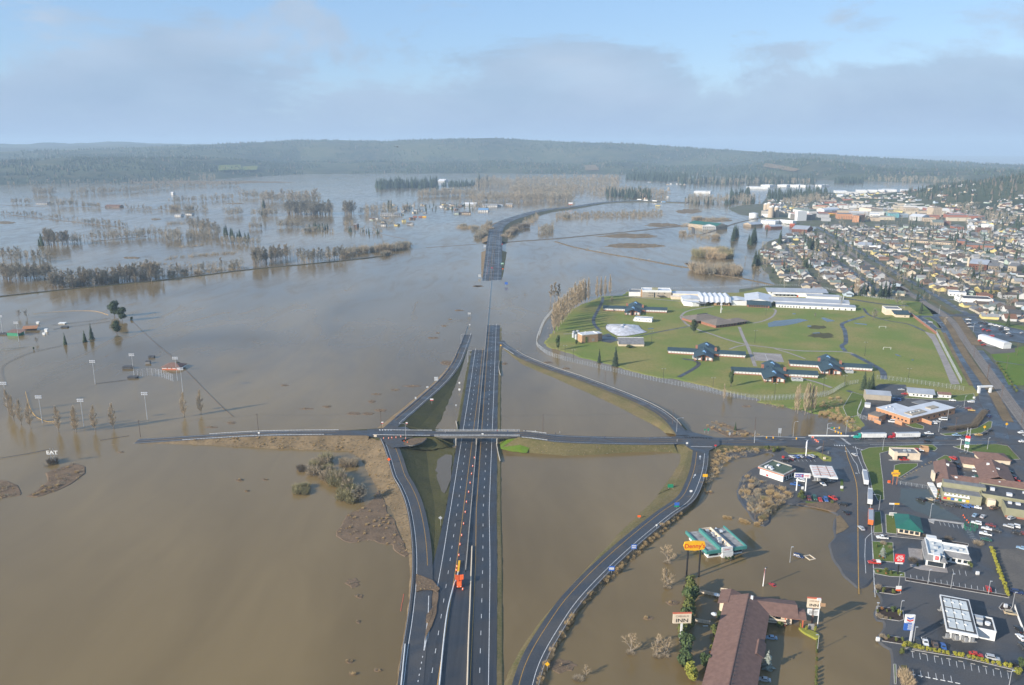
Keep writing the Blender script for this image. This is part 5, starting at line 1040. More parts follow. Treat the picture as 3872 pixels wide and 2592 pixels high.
# ---- Denny's
A,B=W('a',355,1440),W('a',820,1372); o,ln=frame('diner',A,B,'white diner with teal roof trim standing in the brown flood','restaurant'); D_=20.5
P_('wall','white_paint',MB().box(.6,ln,.5,D_,-.5,3.0),o); P_('roof','streaked_grey' if 'streaked_grey' in MATS else mat('streaked_grey',(0.16,0.155,0.15),(0.36,0.35,0.34),.9,.35),MB().box(-.4,ln+1,-.4,D_+.5,3.6,3.9),o)
P_('roof_trim','teal_trim',MB().box(-1.2,ln+1.6,-1.2,-.4,3.0,4.6).box(-1.2,-.4,-.4,D_+1,3.0,4.6).box(ln+1,ln+1.8,-.4,D_+1,3.0,4.6),o)
x0,x1=ln*.36,ln*.66
P_('mansard','teal_trim',MB().box(x0-1.2,x0,-1.0,D_,3.9,5.6),o); P_('raised_bay','white_paint',MB().box(x0,x1,-1.6,-.9,3.1,5.7),o); P_('raised_parapet','cream',MB().box(x1-.5,x1,-.9,D_,3.9,5.4).box(x0,x1,D_,D_+.5,3.9,5.2),o)
vents(o,[(x0+3,6),(x0+4.5,9),(x0+3.5,13),(x0+5,16),(x0+3,19),(x0+5.5,4)],3.9,'galvanised',1.6,1.3); P_('satellite_dish','white_paint',MB().tube((x1+3,16,4),(x1+3.2,15.6,5.2),.1,1.0,10),o); P_('satellite_dish','white_paint',MB().tube((x1+2.4,20,4),(x1+2.6,19.7,4.8),.1,.6,10),o)
windows(o,np.linspace(2.2,x0-2,4),.5,.9,2.4,2.0); windows(o,np.linspace(x1+2,ln-1,3),.5,.9,2.4,1.8); windows(o,np.linspace(4,D_-4,5),.6,.9,2.4,2.4,axis='x'); P_('porch','white_paint',MB().box(x0+.5,x1+.5,-1.5,.4,-.5,2.9),o); text("Denny's",1.0,'sign_red',o,((x0+x1)/2,-1.63,4.5),(R(90),0,0))
for i,(x,y,h) in enumerate(((265,1385,2),(600,1450,1.4),(640,1452,1.4),(690,1448,1.8))):plant('broad_green' if i % 2 else 'broad_olive',tuple(W('a',x,y)),h,'trimmed green shrub at the flooded diner wall','diner shrubs')
# tall Denny's sign
c=W('8',84,703); o=empty('diner_pole_sign',tuple(c),R(4)); tag(o,"tall yellow Denny's sign on two black poles standing in the flood",'sign')
for s in (-3.0,3.0):P_('pole','black_metal',MB().tube((s,0,-1),(s,0,15.4),.42,n=10),o)
P_('panel','sign_yellow',MB().add([(x,y,z) for y in (-.45,.45) for (x,z) in ((-5.3,16.6),(-4.6,14.6),(0,14.1),(4.6,14.6),(5.3,16.6),(4.7,18.6),(0,19),(-4.7,18.6))],[(0,1,2,3,4,5,6,7),(15,14,13,12,11,10,9,8)]+[(i,(i+8),(i+1)% 8+8,(i+1)% 8) for i in range(8)]),o); text("Denny's",3.1,'sign_red',o,(0,-.48,16.5),(R(90),0,0),bold=.04)
plant('broad_olive',tuple(W('8',90,708)),1.3,'low shrub between the black poles of the diner sign','sign shrub',1.6)
# ---- ARCO store, canopy, sign
A,B=W('p',1052,1022,ZC),W('p',1350,1128,ZC); C_=W('p',1520,1040,ZC); o,ln=frame('gas_station_store',B,C_,'white gas station store with mossy green flat roof and orange edge','shop'); dv=(A-B).length
P_('wall','white_paint',MB().prism([(0,0),(ln*.8,0),(ln,ln*.2),(ln,dv),(0,dv)],-.3,4.2),o); P_('roof','moss_roof',MB().prism([(.2,.2),(ln*.8,.2),(ln-.2,ln*.22),(ln-.2,dv-.2),(.2,dv-.2)],4.7,4.85),o)
P_('fascia','concrete',MB().box(-1,0,-1,dv+1,4.1,5.4).box(0,ln+.6,dv,dv+1,4.1,5.4).box(0,ln*.86,-1,0,4.1,5.4).box(ln,ln+.8,ln*.2,dv,4.1,5.4),o); P_('orange_stripe','red_trim',MB().box(-1.06,-1.0,-1,dv+1,4.3,4.75).box(-1,ln*.86,-1.06,-1.0,4.3,4.75),o); vents(o,[(2,dv-3),(3.5,dv-5),(5,dv-2.5),(2.2,dv-7),(ln*.7,dv*.6)],4.85,'white_metal',1.8,1.0); windows(o,np.linspace(2.5,ln*.75,4),0,.4,2.8,2.2); P_('poster','sign_red',MB().box(-.06,0,dv*.62,dv*.72,.4,1.6),o)
A,B=W('p',1745,1180,ZC),W('p',1990,1190,ZC)
p=[W('p',1765,1050,5.6),W('p',2080,1075,5.6),W('p',2000,918,5.6),W('p',1708,902,5.6)]
def canopy(name,label,p,trim,roofm,th,cols,z0,beams=0):
 c=sum(p,Vector())/4; o=empty(name,(c.x,c.y,ZC)); tag(o,label,'canopy'); Q=[(q.x-c.x,q.y-c.y) for q in p]; zt=p[0].z-ZC
 P_('deck',trim,MB().prism(Q,zt-th,zt),o); P_('top',roofm,MB().prism([(x*.93,y*.93) for x,y in Q],zt,zt+.06),o)
 cp=lambda u,v:Vector((*Q[0],0)).lerp(Vector((*Q[1],0)),u).lerp(Vector((*Q[3],0)).lerp(Vector((*Q[2],0)),u),v)
 for (u,v) in cols:a=cp(u,v); P_('column','white_paint',MB().box(a.x-.35,a.x+.35,a.y-.35,a.y+.35,0,zt-th),o); P_('pump','metal_grey',MB().box(a.x-1.9,a.x-.8,a.y-.45,a.y+.45,.1,1.9),o); P_('pump','metal_grey',MB().box(a.x+.8,a.x+1.9,a.y-.45,a.y+.45,.1,1.9),o); P_('island','concrete',MB().box(a.x-3,a.x+3,a.y-.7,a.y+.7,0,.14),o)
 return o,cp,zt
o,cp,zt=canopy('fuel_canopy','white fuel canopy with rust streaked roof at the gas station beside the green roof',p,'white_paint','streaked_white',.9,((.22,.3),(.22,.75),(.78,.3),(.78,.75)),ZC)
for v in (.2,.4,.6,.8):a,b=cp(.04,v),cp(.96,v); P_('roof_rib','red_trim' if 'rust' not in MATS else 'rust',MB().tube((a.x,a.y,zt+.05),(b.x,b.y,zt+.05),.14,n=4),o)
for u in (.3,.7):a,b=cp(u,.04),cp(u,.96); P_('gutter',mat('rust',(.22,.10,.06),(.3,.2,.15),.9,.5),MB().tube((a.x,a.y,zt+.06),(b.x,b.y,zt+.06),.22,n=4),o)
c=W('p',1590,1242,ZC); o=empty('gas_pole_sign',tuple(c),R(-6)); tag(o,'wide blue and white ARCO ampm sign on two white poles','sign')
for s in (-2.6,2.6):P_('pole','white_paint',MB().tube((s,0,0),(s,0,8.6),.4,n=8),o)
P_('panel','white_paint',MB().box(-4.6,4.6,-.4,.4,8.4,11.3),o); P_('blue_field',mat('navy',(.035,.03,.30),None,.5),MB().box(-4.2,.6,-.46,-.4,8.8,10.9),o); text('ARCO',1.45,'white_paint',o,(-2.3,-.5,9.8),(R(90),0,0),bold=.03); P_('emblem','sign_red',MB().tube((-.15,-.48,9.85),(-.15,-.40,9.85),.55,n=12),o); text('ampm',1.1,'sign_red',o,(2.6,-.43,10.1),(R(90),0,0),bold=.02); text('mini market',.5,'sign_red',o,(2.6,-.43,9.2),(R(90),0,0))
c=W('p',1655,782,ZC); o=empty('price_pole_sign',tuple(c),R(60)); tag(o,'slim white edge-on price sign on a pole behind the gas station store','sign'); P_('pole','white_paint',MB().box(-.3,.3,-.3,.3,0,9),o); P_('panel','white_paint',MB().box(-1.6,1.6,-.35,.35,6,10.5),o); P_('emblem','navy',MB().box(-1.5,1.5,-.4,-.35,9,10.4),o)
# ---- Chevron
p=[W('d',1245,835,6),W('d',1665,920,6),W('d',1540,440,6),W('d',1155,370,6)]
o,cp,zt=canopy('fuel_canopy','big white fuel canopy with roof lit by nine skylight panels beside the flood',p,'white_paint','dark_roof',1.0,((.2,.12),(.5,.12),(.8,.12),(.2,.5),(.5,.5),(.8,.5),(.2,.88),(.5,.88),(.8,.88)),ZC)
for i in range(3):
 for j in range(3):
  q=[cp(.10+.27*i,.08+.29*j),cp(.34+.27*i,.08+.29*j),cp(.34+.27*i,.33+.29*j),cp(.10+.27*i,.33+.29*j)]; P_('roof_panel','panel_white',MB().prism([(a.x,a.y) for a in q],zt+.05,zt+.2),o)
  a=cp(.12+.27*i,.22+.29*j); P_('lamp_housing','white_paint',MB().box(a.x-.4,a.x+.4,a.y-.4,a.y+.4,zt+.2,zt+.6),o)
o=fr('fuel_kiosk',193.6,288.6,-23,'small white store with dark flat roof behind the big fuel canopy','shop'); ln=8.0; P_('wall','white_paint',MB().box(0,ln,0,10.5,-.3,4.2),o); flat_roof(o,0,ln,0,10.5,4.2,'dark_roof','white_paint',.5); vents(o,[(2.4,4),(2.8,8)],4.2,'galvanised',2.2,1.1); P_('fan','white_paint',MB().tube((ln*.7,5,4.3),(ln*.7,5,5.2),1.1,n=12),o)
c=W('d',722,985,ZC); o=empty('fuel_price_sign',tuple(c),R(-4)); tag(o,'tall white and blue Chevron price sign on a slanting white post','sign'); P_('post','white_metal',MB().box(1.0,1.7,-.35,.35,0,12.2),o); P_('panel','white_paint',MB().box(-2.0,1.9,-.3,.3,8.6,12.4),o); P_('price_panel','sign_blue',MB().box(-2.0,1.9,-.3,.3,5.2,8.5),o)
for k,(m_,z) in enumerate((('sign_blue',11.2),('sign_red',10.2))):P_('chevron',m_,MB().add([(x,y,zz_) for y in (-.38,-.31) for (x,zz_) in ((-1.3,z+.3),(0,z-.3),(1.3,z+.3),(1.3,z-.35),(0,z-.95),(-1.3,z-.35))],[(0,5,4,1),(1,4,3,2),(6,7,10,11),(7,8,9,10)]),o)
text('Chevron',.75,'sign_blue',o,(0,-.33,8.95),(R(90),0,0))
marks(o,-.6,1.6,-.33,5.5,8.2,3,'panel_white')
# ---- Jack in the Box
o=fr('burger_restaurant',203.6,346.6,-22,'white fast food restaurant with grey sloped roof edge and red emblem','restaurant'); ln,L2,yw,dp=8.4,20.0,7.6,18.5
P_('wall','white_paint',MB().box(0,ln,0,dp,-.3,3.4).box(ln,L2,yw,dp-1,-.3,3.2),o); mb=MB()
slab(mb,[(-.8,-.8,3.2),(ln+.8,-.8,3.2),(ln-.8,1.5,5.4),(.8,1.5,5.4)],.15); slab(mb,[(-.8,-.8,3.2),(.8,1.5,5.4),(.8,dp,5.4),(-.8,dp,3.2)],.15); slab(mb,[(ln+.8,-.8,3.2),(ln+.8,yw,3.2),(ln-.8,yw,5.4),(ln-.8,1.5,5.4)],.15); slab(mb,[(ln,yw-.8,3.1),(L2+.6,yw-.8,3.1),(L2-.8,yw+1.8,5.0),(ln,yw+1.8,5.0)],.15); P_('mansard','grey_roof',mb,o)
P_('parapet','white_paint',MB().box(.6,ln-.6,1.4,1.8,5.0,5.9).box(.6,1.0,1.8,dp,5.0,5.9).box(ln,L2-.6,yw+1.7,yw+2.1,4.7,5.5).box(L2-1,L2-.6,yw+2.1,dp-1,4.7,5.5).box(ln,L2,dp-1,dp-.7,3.2,5.5).box(.6,ln,dp,dp+.3,3.2,5.9),o); P_('roof','panel_white',MB().box(1.0,ln,1.8,dp,4.7,4.9).box(ln,L2-1,yw+2.1,dp-1,4.4,4.6),o); vents(o,[(3,6),(5,11),(ln+2.5,yw+5),(ln+5,yw+4),(ln+8,yw+6),(4,15)],4.8,'galvanised',1.5,1.0)
P_('tower','white_paint',MB().box(ln*.35,ln*.68,-.9,2.2,3.3,6.6),o); P_('emblem','sign_red',MB().box(ln*.42,ln*.61,-1.0,-.9,4.2,6.2),o); text('JACK',.55,'white_paint',o,(ln*.515,-1.03,5.55),(R(90),0,0)); text('BOX',.55,'white_paint',o,(ln*.515,-1.03,4.85),(R(90),0,0)); windows(o,np.linspace(1.6,ln-1.6,5),0,.3,2.6,1.6); windows(o,np.linspace(ln+2,L2-2,4),yw,.8,2.4,1.6)
P_('rear_tower','white_paint',MB().box(ln*.2,ln*.75,dp+.4,dp+4,-.3,6),o)
c=W('b',622,1600,ZC); c=W('d',600,105,ZC); o=empty('burger_pole_sign',tuple(c),R(-6)); tag(o,'red square Jack in the Box sign on a black pole','sign'); P_('pole','black_metal',MB().box(-.25,.25,-.25,.25,0,8),o); P_('panel','sign_red',MB().box(-2.1,2.1,-.35,.35,6.6,10.6),o); P_('sub_panel','white_paint',MB().box(-1.7,1.7,-.3,.3,5.6,6.4),o)
for s,z in (('JACK',9.7),('IN THE',8.7),('BOX',7.6)):text(s,1.25,'white_paint',o,(0,-.38,z),(R(90),R(4),0),bold=.03,sx=.85)
# ---- green roof restaurant
o=fr('green_roof_cafe',206,380,-22,'white cafe under a steep green hipped roof by the trucks','restaurant'); ln=10.5; P_('wall','cream',MB().box(0,ln,0,16,-.3,2.9),o); P_('roof','green_roof',hip(MB(),0,ln,0,16,3.2,6.8,1.3),o); windows(o,np.linspace(1.5,ln-1.5,4),0,.5,2.2,1.8); P_('path','concrete',MB().box(-4.2,-1.8,-1,18,-.4,.1),o)
# ---- brown roofed motel restaurant complex
o=fr('brown_roof_lodge',257.6,438,-25,'brown roofed motel wing beside the flooded grass corner','motel'); ln,dv=11.0,34.0; P_('wall','white_paint',MB().box(0,ln,0,dv,-.3,3.2),o); P_('roof','brown_roof',gable(MB(),0,ln,0,dv,3.3,6.0,'y',1.0),o); windows(o,np.linspace(4,dv-4,7),0,.6,2.4,2.0,axis='x'); P_('chimney','white_paint',MB().box(ln*.5,ln*.5+1.6,dv*.7,dv*.7+.8,5.4,7),o)
A,B=W('b',1145,470,ZC),W('b',2300,590,ZC); o,ln=frame('brown_roof_arcade',A,B,'long narrow brown roofed motel wing joining the lodge to the green store','motel'); P_('wall','cream',MB().box(0,ln,0,9,-.3,3.2),o); P_('roof','brown_roof',gable(MB(),0,ln,0,9,3.3,5.4,'x',.9),o); vents(o,[(ln*.2,3),(ln*.42,6),(ln*.7,3)],4.6,'white_paint',1.4,.6)
o=fr('brown_roof_motel',288,442,-23,'large brown roofed motel block beside parked white cars','motel'); ln,dv=14.5,27.0; P_('wall','cream',MB().box(0,ln,0,dv,-.3,3.2),o); P_('roof','brown_roof',gable(MB(),-1,ln+1,0,dv,3.3,6.6,'y',1.4),o); P_('front_roof','brown_roof',hip(MB(),-9,ln*.6,dv-3,dv+8,3.3,5.6),o); P_('front_wall','cream',MB().box(-8,ln*.5,dv-2,dv+7,-.3,3.1),o); P_('walkway','concrete',MB().box(-2.2,ln+2.2,-2.2,0,-.4,.12),o); P_('base_stripe','brick',MB().box(0,ln,-.06,0,0,.9),o); vents(o,[(ln*.3,dv*.75),(ln*.6,dv*.5),(ln*.4,dv*.3)],5.4,'white_paint',1.5,1)
A,B=W('b',2010,200,ZC),W('b',2080,205,ZC); o,ln=frame('brown_roof_annex',A,B,'small brown roofed annex behind the large motel block','motel'); P_('wall','cream',MB().box(-14,ln,0,12,-.3,3),o); P_('roof','brown_roof',hip(MB(),-15,ln,0,12,3.1,5.2),o)
# ---- sage green store
o=fr('sage_store',250.6,420,-23,'sage green flat roofed shopping store with bright window display','shop'); ln=20.0
P_('wall','sage',MB().box(0,ln,0,9,-.3,4.8),o); flat_roof(o,0,ln,0,9,4.8,'grey_roof','sage',.5); P_('rear_block','sage',MB().box(1,ln+3,9.1,15,-.3,7.6),o); P_('rear_roof','grey_roof',MB().box(1.4,ln+2.6,9.5,14.6,7.6,7.75),o); P_('display_frame','white_paint',MB().box(1,ln*.7,-.6,0,3.4,4.2),o)
for i,x in enumerate(np.linspace(1.6,ln*.66,7)):P_('merlon','white_paint',MB().box(x-.4,x+.4,-.7,-.1,4.2,5),o); P_('display',('sign_red','sign_yellow','sign_blue','white_paint','sign_green','white_paint','sign_yellow')[i],MB().box(x-.8,x+.8,-.12,0,1,2.2),o)
o=fr('sage_store_annex',269.5,413,-26,'long sage green store block with dark roof and rooftop units','shop'); ln=46.0; P_('wall','sage',MB().box(0,ln,3,20,-.3,5.6),o); flat_roof(o,0,ln,3,20,5.6,'dark_roof','sage',.6); vents(o,[(6,12),(14,8),(22,15),(30,9),(36,16),(43,10)],5.6,'white_metal',2.2,1.2); P_('door_box','cream',MB().box(3,7,0,2.9,-.3,4),o); P_('entry','white_paint',MB().box(ln*.3,ln*.3+5,2.8,3,0,3.4),o)
o=fr('sage_warehouse',274.5,398.5,-22,'sage green windowless block with brick base at the parking lot edge','shop'); ln=22.0; P_('wall','sage',MB().box(0,ln,0,12,-.3,5.0),o); P_('brick_base','brick',MB().box(-.06,ln,-.08,0,-.3,1.0),o); flat_roof(o,0,ln,0,12,5.0,'dark_roof','sage',.5); vents(o,[(3,8),(7,8),(11,8)],5,'white_metal',1.8,.9)
mb=MB()
for i in range(5):mb.prism([(i*4.2,0),(i*4.2+3.4,0),(i*4.2+3.4,3.2),(i*4.2,3.2)],0,.9)
c=W('b',1170,640,ZC); o=empty('entrance_garden',tuple(c),R(74)); tag(o,'stepped white planters with rust coloured shrubs at the sage store entrance','planter'); P_('planter','white_paint',mb,o); P_('gable_sign','cream',MB().box(20,26,-.5,.5,2,7),o)
for i in range(5):plant(('broad_rust','broad_olive')[i % 2],tuple(W('b',1120+i*5,660-i*28,ZC+.9)),1.4,'rust and olive shrub in the stepped planters by the sage store','planter shrubs')
# ---- cream drive-in
A,B=W('e',560,1180,ZC),W('e',890,1188,ZC); o,ln=frame('cream_drive_in',A,B,'small cream drive in cafe with flat grey roof beside main street','restaurant'); P_('wall','cream',MB().box(0,ln,0,10,-.3,4.0),o); flat_roof(o,0,ln,0,10,4.0,'grey_roof','cream',.7); P_('front_arch','cream',MB().box(-1,1.2,-1,1,-.3,5.6).box(1.2,ln*.45,-1.2,0,3.2,5.0),o); windows(o,np.linspace(3,ln*.42,3),0,.6,2.6,2.4); vents(o,[(ln*.5,5),(ln*.7,6)],4,'galvanised',1.6,.8); P_('apron','concrete',MB().prism([(-3,-2.2),(ln+1,-2.2),(ln+1,-.1),(-3,-.1),(-4.4,-1)],-.4,.12),o)
A,B=W('e',895,1065,ZC),W('e',1010,1080,ZC); o,ln=frame('refuse_enclosure',A,B,'tan walled refuse enclosure beside the cream drive in cafe','enclosure'); P_('wall','brick_tan',MB().box(0,ln,0,.3,-.3,2.4).box(0,.3,.3,5,-.3,2.4).box(ln-.3,ln,.3,5,-.3,2.4).box(0,ln,5,5.3,-.3,2.4),o)
# ---- Chehalis Inn motel
RA,RB=W('c',900,372,8.0),W('c',640,1560,8.0); d=(RB-RA); ang=math.atan2(d.y,d.x); o=empty('motel',(RA.x,RA.y,0),ang); tag(o,'long brown roofed motel building standing in the flood','motel'); ln=math.hypot(d.x,d.y)+16
hwid=9.6; P_('wall','cream',gable_wall(MB(),.8,ln,-hwid+1.2,hwid-1.2,4.6,7.6),o); P_('roof','brown_roof',gable(MB(),0,ln,-hwid+.6,hwid-.6,4.75,8.0,'x',.7,.18),o); P_('ridge_cap','brown_roof',MB().box(-.6,ln+.6,-.2,.2,8.1,8.28),o)
P_('roof_vents','dark_roof',sum_boxes([(4+2.6*k,.9,7.85) for k in range(int(ln/2.6)-2)],.3,.4),o); P_('chimney','white_paint',MB().box(1.8,2.8,1.2,2.2,7.4,9),o); windows(o,np.linspace(6,ln-8,9),hwid-1.2+.03,1,2.6,2.4); P_('gutter','dark_roof',MB().box(-.5,ln,-hwid-.12,-hwid,4.2,4.45),o)
def on_roof(nm,m_,pts_px,z):
 pass
A,B=W('c',1130,780),W('c',1260,790); o2,l2=frame('motel_entrance_wing',W('c',1100,770),W('c',1345,800),'brown roofed motel entrance wing with outside stairs in the flood','motel'); P_('wall','cream',MB().box(2,l2+4,2.5,13,-.5,4.4),o2); P_('roof','brown_roof',gable(MB(),-10,l2+6,1,14,4.5,6.6,'x',.5,.18),o2); mb=MB(); slab(mb,[(1,.5,4.6),(2.2,.5,4.6),(9,.5,1.2),(8,.5,1.0)],.2); mb.box(2,9,.4,.6,2.4,3.2); P_('stair','cream',MB().prism([(1.5,.4),(9.5,.4),(9.5,2.2),(1.5,2.2)],1.2,1.6),o2); P_('balustrade','cream',mb,o2); windows(o2,[l2*.5,l2*.8],2.5,1.4,3.4,2.0)
A,B=W('c',1380,800),W('c',1610,830); o2,l2=frame('motel_porte_cochere',A,B,'flat brown drive through canopy at the motel entrance','canopy'); P_('roof','brown_roof',gable(MB(),-1.5,l2+1,.5,8.5,4.4,5.2,'x',.4,.2),o2); P_('soffit','brick',MB().box(-1.5,l2+1,.1,8.9,4.1,4.3),o2)
for x,y in ((0,.8),(l2,.8),(0,8),(l2,8)):P_('post','red_trim' if y<2 else 'brown_roof',MB().box(x-.25,x+.25,y-.25,y+.25,-.5,4.2),o2)
A,B=W('c',1000,1290),W('c',1050,1230)
p=W('c',1010,1230); o2=empty('motel_gable_porch',(p.x,p.y,0),ang+R(90)); tag(o2,'small brown gabled porch projecting from the side of the motel','porch'); P_('roof','brown_roof',gable(MB(),-2.6,2.6,-4.5,5,4.5,6.0,'y',.3,.15),o2); P_('wall','cream',MB().box(-2.2,2.2,-4,3,-.5,4.4),o2)
p=W('c',620,470,4.2); o2=empty('motel_side_wing',(p.x,p.y,0),ang+R(90)); tag(o2,'brown roofed side wing of the motel facing the flooded pool yard','motel'); P_('roof','brown_roof',gable(MB(),-3.5,4.5,-2,9,4.2,5.4,'y',.4,.15),o2); P_('wall','cream',MB().box(-3,4,-1.5,8,-.5,4.1),o2)
for i,(x0,y0,x1,y1,h) in enumerate(((225,345,545,410,1.7),(195,730,395,765,1.6),(530,330,640,345,1.8))):
 A,B=W('c',x0,y0),W('c',x1,y1); o2,l2=frame('board_fence',A,B,('tan board fence along the north side of the flooded motel pool','tan board fence at the south end of the flooded motel pool','small tan board enclosure beside the motel roof end')[i],'fence')
 for k in range(int(l2/1.6)):P_('board','cream',MB().box(k*1.6,k*1.6+1.52,0,.12,-.5,h),o2)
 P_('rail','cream',MB().box(0,l2,.12,.2,h-.3,h-.15),o2)
p=W('c',330,790); tag(MB().tube((p.x-1,p.y,.1),(p.x+1.2,p.y,.12),.2,.2,8).build('plank','white_paint'),'white plank floating below the motel pool fence','plank')
for i,(x,y) in enumerate(((480,415),(445,670))):p=W('c',x,y); o2=empty('pool_umbrella',tuple(p)); tag(o2,'white pool umbrella in the flooded motel yard','umbrella','pool umbrellas'); P_('canopy','white_paint',MB().cone((0,0,1.6),1.5,.6,8),o2); P_('pole','white_metal',MB().tube((0,0,-.5),(0,0,1.7),.05,n=5),o2)
def motel_sign(c,rz,label,hgt,w,two):
 o=empty('motel_pole_sign',tuple(c),rz); tag(o,label,'sign'); P_('post','white_paint' if not two else 'brown_roof',MB().box(-.4,.4,-.3,.3,-.5,hgt),o); P_('panel','cream',MB().box(-w/2,w/2,-.35,.35,hgt-4.4,hgt),o); P_('frame','red_trim',MB().box(-w/2-.15,w/2+.15,-.3,.3,hgt,hgt+.45),o); text('CHEHALIS',w*.16,'brown_roof',o,(0,-.38,hgt-1.1),(R(90),0,0)); text('INN',w*.30,'black_metal',o,(0,-.38,hgt-3.1),(R(90),0,0),bold=.04,sx=1.3)
 if two:P_('lower_panel','white_paint',MB().box(-w*.42,w*.42,-.3,.3,hgt-8,hgt-5.2),o); marks(o,-w*.3,w*.3,-.33,hgt-7.6,hgt-5.6,3,'grey_roof')
motel_sign(W('c',5,1000),R(2),'cream Chehalis Inn sign on a white post beside the hedge',13.5,7.6,False); motel_sign(W('c',1735,750),R(-8),'cream Chehalis Inn sign over a white letter board at the motel entrance',12.0,5.6,True)
c=W('c',1808,790); o=empty('flagpole',tuple(c)); tag(o,'white flagpole with a limp flag beside the motel entrance sign','flagpole'); P_('pole','white_paint',MB().tube((0,0,-.5),(0,0,13),.22,.14,8),o); P_('flag','brick_tan',MB().prism([(0.1,-.02),(2.4,-.3),(2.4,-.24),(0.1,.04)],9.6,11.2),o); P_('lamp_box','white_paint',MB().box(-1.3,.3,-.4,.4,12.6,13.4),o)
c=W('c',1090,262); o=empty('leaning_pole',tuple(c)); tag(o,'white and red painted pole standing alone in the flood behind the motel','pole'); P_('pole','white_paint',MB().tube((0,0,-.5),(.6,.4,9.5),.26,.22,8),o); P_('stripe','red_paint',MB().box(.24,.3,-.1,.2,0,9),o); P_('lamp','dark_roof',MB().box(.2,1.4,.2,.6,9.4,9.7),o)
c=W('c',1722,830,.2); o=empty('stone_monument',tuple(c)); tag(o,'pale grey stone monument between two clipped yellow hedges','monument'); P_('slab','concrete',MB().box(-1.2,1.2,-.4,.4,-.3,2.4),o); P_('base','concrete',MB().box(-1.5,1.5,-.7,.7,-.3,.3),o)
# motel planting
sh=WS('c',[(1560,830),(1640,840),(1750,880),(1840,930),(1810,990),(1740,950),(1620,890)]); patch('planting_bed',sh,.1,'leaf_lime',None,2,.4,h=.9)
for (x,y,h,w) in ((1660,860,3.2,.35),(1775,870,3.2,.35),(1585,810,2.2,.4)):plant('broad_lime',tuple(W('c',x,y)),h,'clipped narrow yellow green hedge beside the stone monument','monument hedges',w)
for i,y in enumerate((1010,1050,1095,1140,1245,1360,1410,1470,1525,1575)):plant('broad_olive',tuple(W('c',1805-i*2,y)),1.7,'round clipped shrub in the line along the flooded motel drive','drive shrubs',.75)
for (x,y,h,k,w) in ((120,380,8,'broad_olive',.9),(130,520,9,'broad_green',.8),(100,640,8,'broad_olive',.9),(90,740,7,'broad_green',.8),(60,850,7,'broad_olive',.9),(40,950,6,'broad_olive',.9),(80,1130,8,'broad_green',.9),(100,1250,8,'conifer1',1.1),(60,1330,7,'broad_green',1)):plant(k,tuple(W('c',x,y)),h,'tall dense evergreen in the hedge along the motel west side','motel west hedge',w*(1.0 if k.startswith('broad') else 1.2))
plant('broad_lime',tuple(W('c',145,1500)),7.5,'big rounded lime green evergreen at the foot of the motel hedge','lime evergreen',.85); plant('broad_green',tuple(W('c',320,1320)),5.5,'dark spreading evergreen against the motel wall','dark evergreen',.9); plant('broad_rust',tuple(W('c',118,980)),3.2,'rust orange shrub in the motel hedge','rust shrub',1.0)
for (x,y,h,k) in ((540,760,4,'broad_green'),(520,700,3.6,'broad_green'),(455,900,4.4,'broad_olive'),(465,1030,3.4,'broad_lime'),(430,1110,3,'broad_lime'),(400,1190,2.6,'broad_rust')):plant(k,tuple(W('c',x,y)),h,'rounded shrub against the west wall of the motel','motel wall shrubs',.9)
for (x,y) in ((1110,830),(1095,930),(1085,1000),(1075,1090),(1035,1330),(1010,1450),(985,1550)):plant('broad_green',tuple(W('c',x,y)),2.2,'low dark shrub against the east wall of the motel','motel east shrubs',1.1)
plant('spruce',tuple(W('c',1150,1350)),8.6,'pale blue spruce standing in the flooded motel car park','blue spruce',1.05); plant('broad_olive',tuple(W('c',1310,800)),2.6,'rounded shrub at the motel entrance stairs','entrance shrub',1.0)
# ================================================================ paving, beds and paths
def path(name,k,pts,hw_,m_,z,n=40):return struct(ribbon(name,catmull([tuple(v) for v in WS(k,pts,z)],n),hw_,hw_,m_))
z1=ZP+.03
for i,(k,pts,hw_,m_) in enumerate([('f',[(800,258),(790,320),(740,420),(680,540),(690,620),(760,700)],2.0,'street'),('f',[(1160,800),(1400,745),(1600,705),(1930,645)],1.4,'street'),('f',[(2265,380),(2100,402),(1900,450),(1830,520),(1880,590),(1925,628),('l',170,700),('l',300,740),('l',500,810),('l',760,882),('l',1000,912),('l',1150,932),('l',1500,967),('l',2090,982),('l',2265,1055)],1.5,'concrete_ground'),
 ('l',[(680,650),(740,800),(782,885),(840,1030),(892,1170)],1.7,'concrete_ground'),('l',[(860,602),(1000,572),(1120,512),(1162,440),(1130,412)],1.3,'concrete_ground'),('l',[(1150,940),(1330,992),(1550,1072)],1.2,'concrete_ground'),('l',[(550,945),(650,910),(760,888)],1.1,'concrete_ground'),('l',[(2330,510),(2265,530),(2100,580),(2030,622),(2070,700),(2085,850),(2030,900),(2080,975)],2.2,'wetroad'),('l',[(1520,1335),(1700,1380),(1900,1452)],1.5,'concrete_ground'),
 ('f',[(1850,1070),(2000,1095),(2065,1135),(2000,1200),(1800,1312)],2.0,'street'),('k',[(0,1180),(200,1285),(390,1400),(420,1510)],2.8,'wetroad'),('k',[(150,580),(230,670),(460,740),(740,790),(960,882)],1.6,'street'),('3',[(930,1090),(1060,1120),(1230,1150),(1400,1175),(1560,1185)],3.0,'street'),('f',[(720,700),(600,712),(450,735),(280,745)],1.0,'concrete_ground'),('6',[(1140,680),(1210,705),(1290,725)],2.0,'street'),('f',[(1080,245),(1500,285),(1900,320)],1.8,'concrete_ground')]):
 path('campus_path',k,pts,hw_,m_,z1+i*.004)
sheet('ball_court',WS('l',[(855,990),(1230,1016),(1272,1122),(892,1102)]),z1+.08,'concrete_ground')
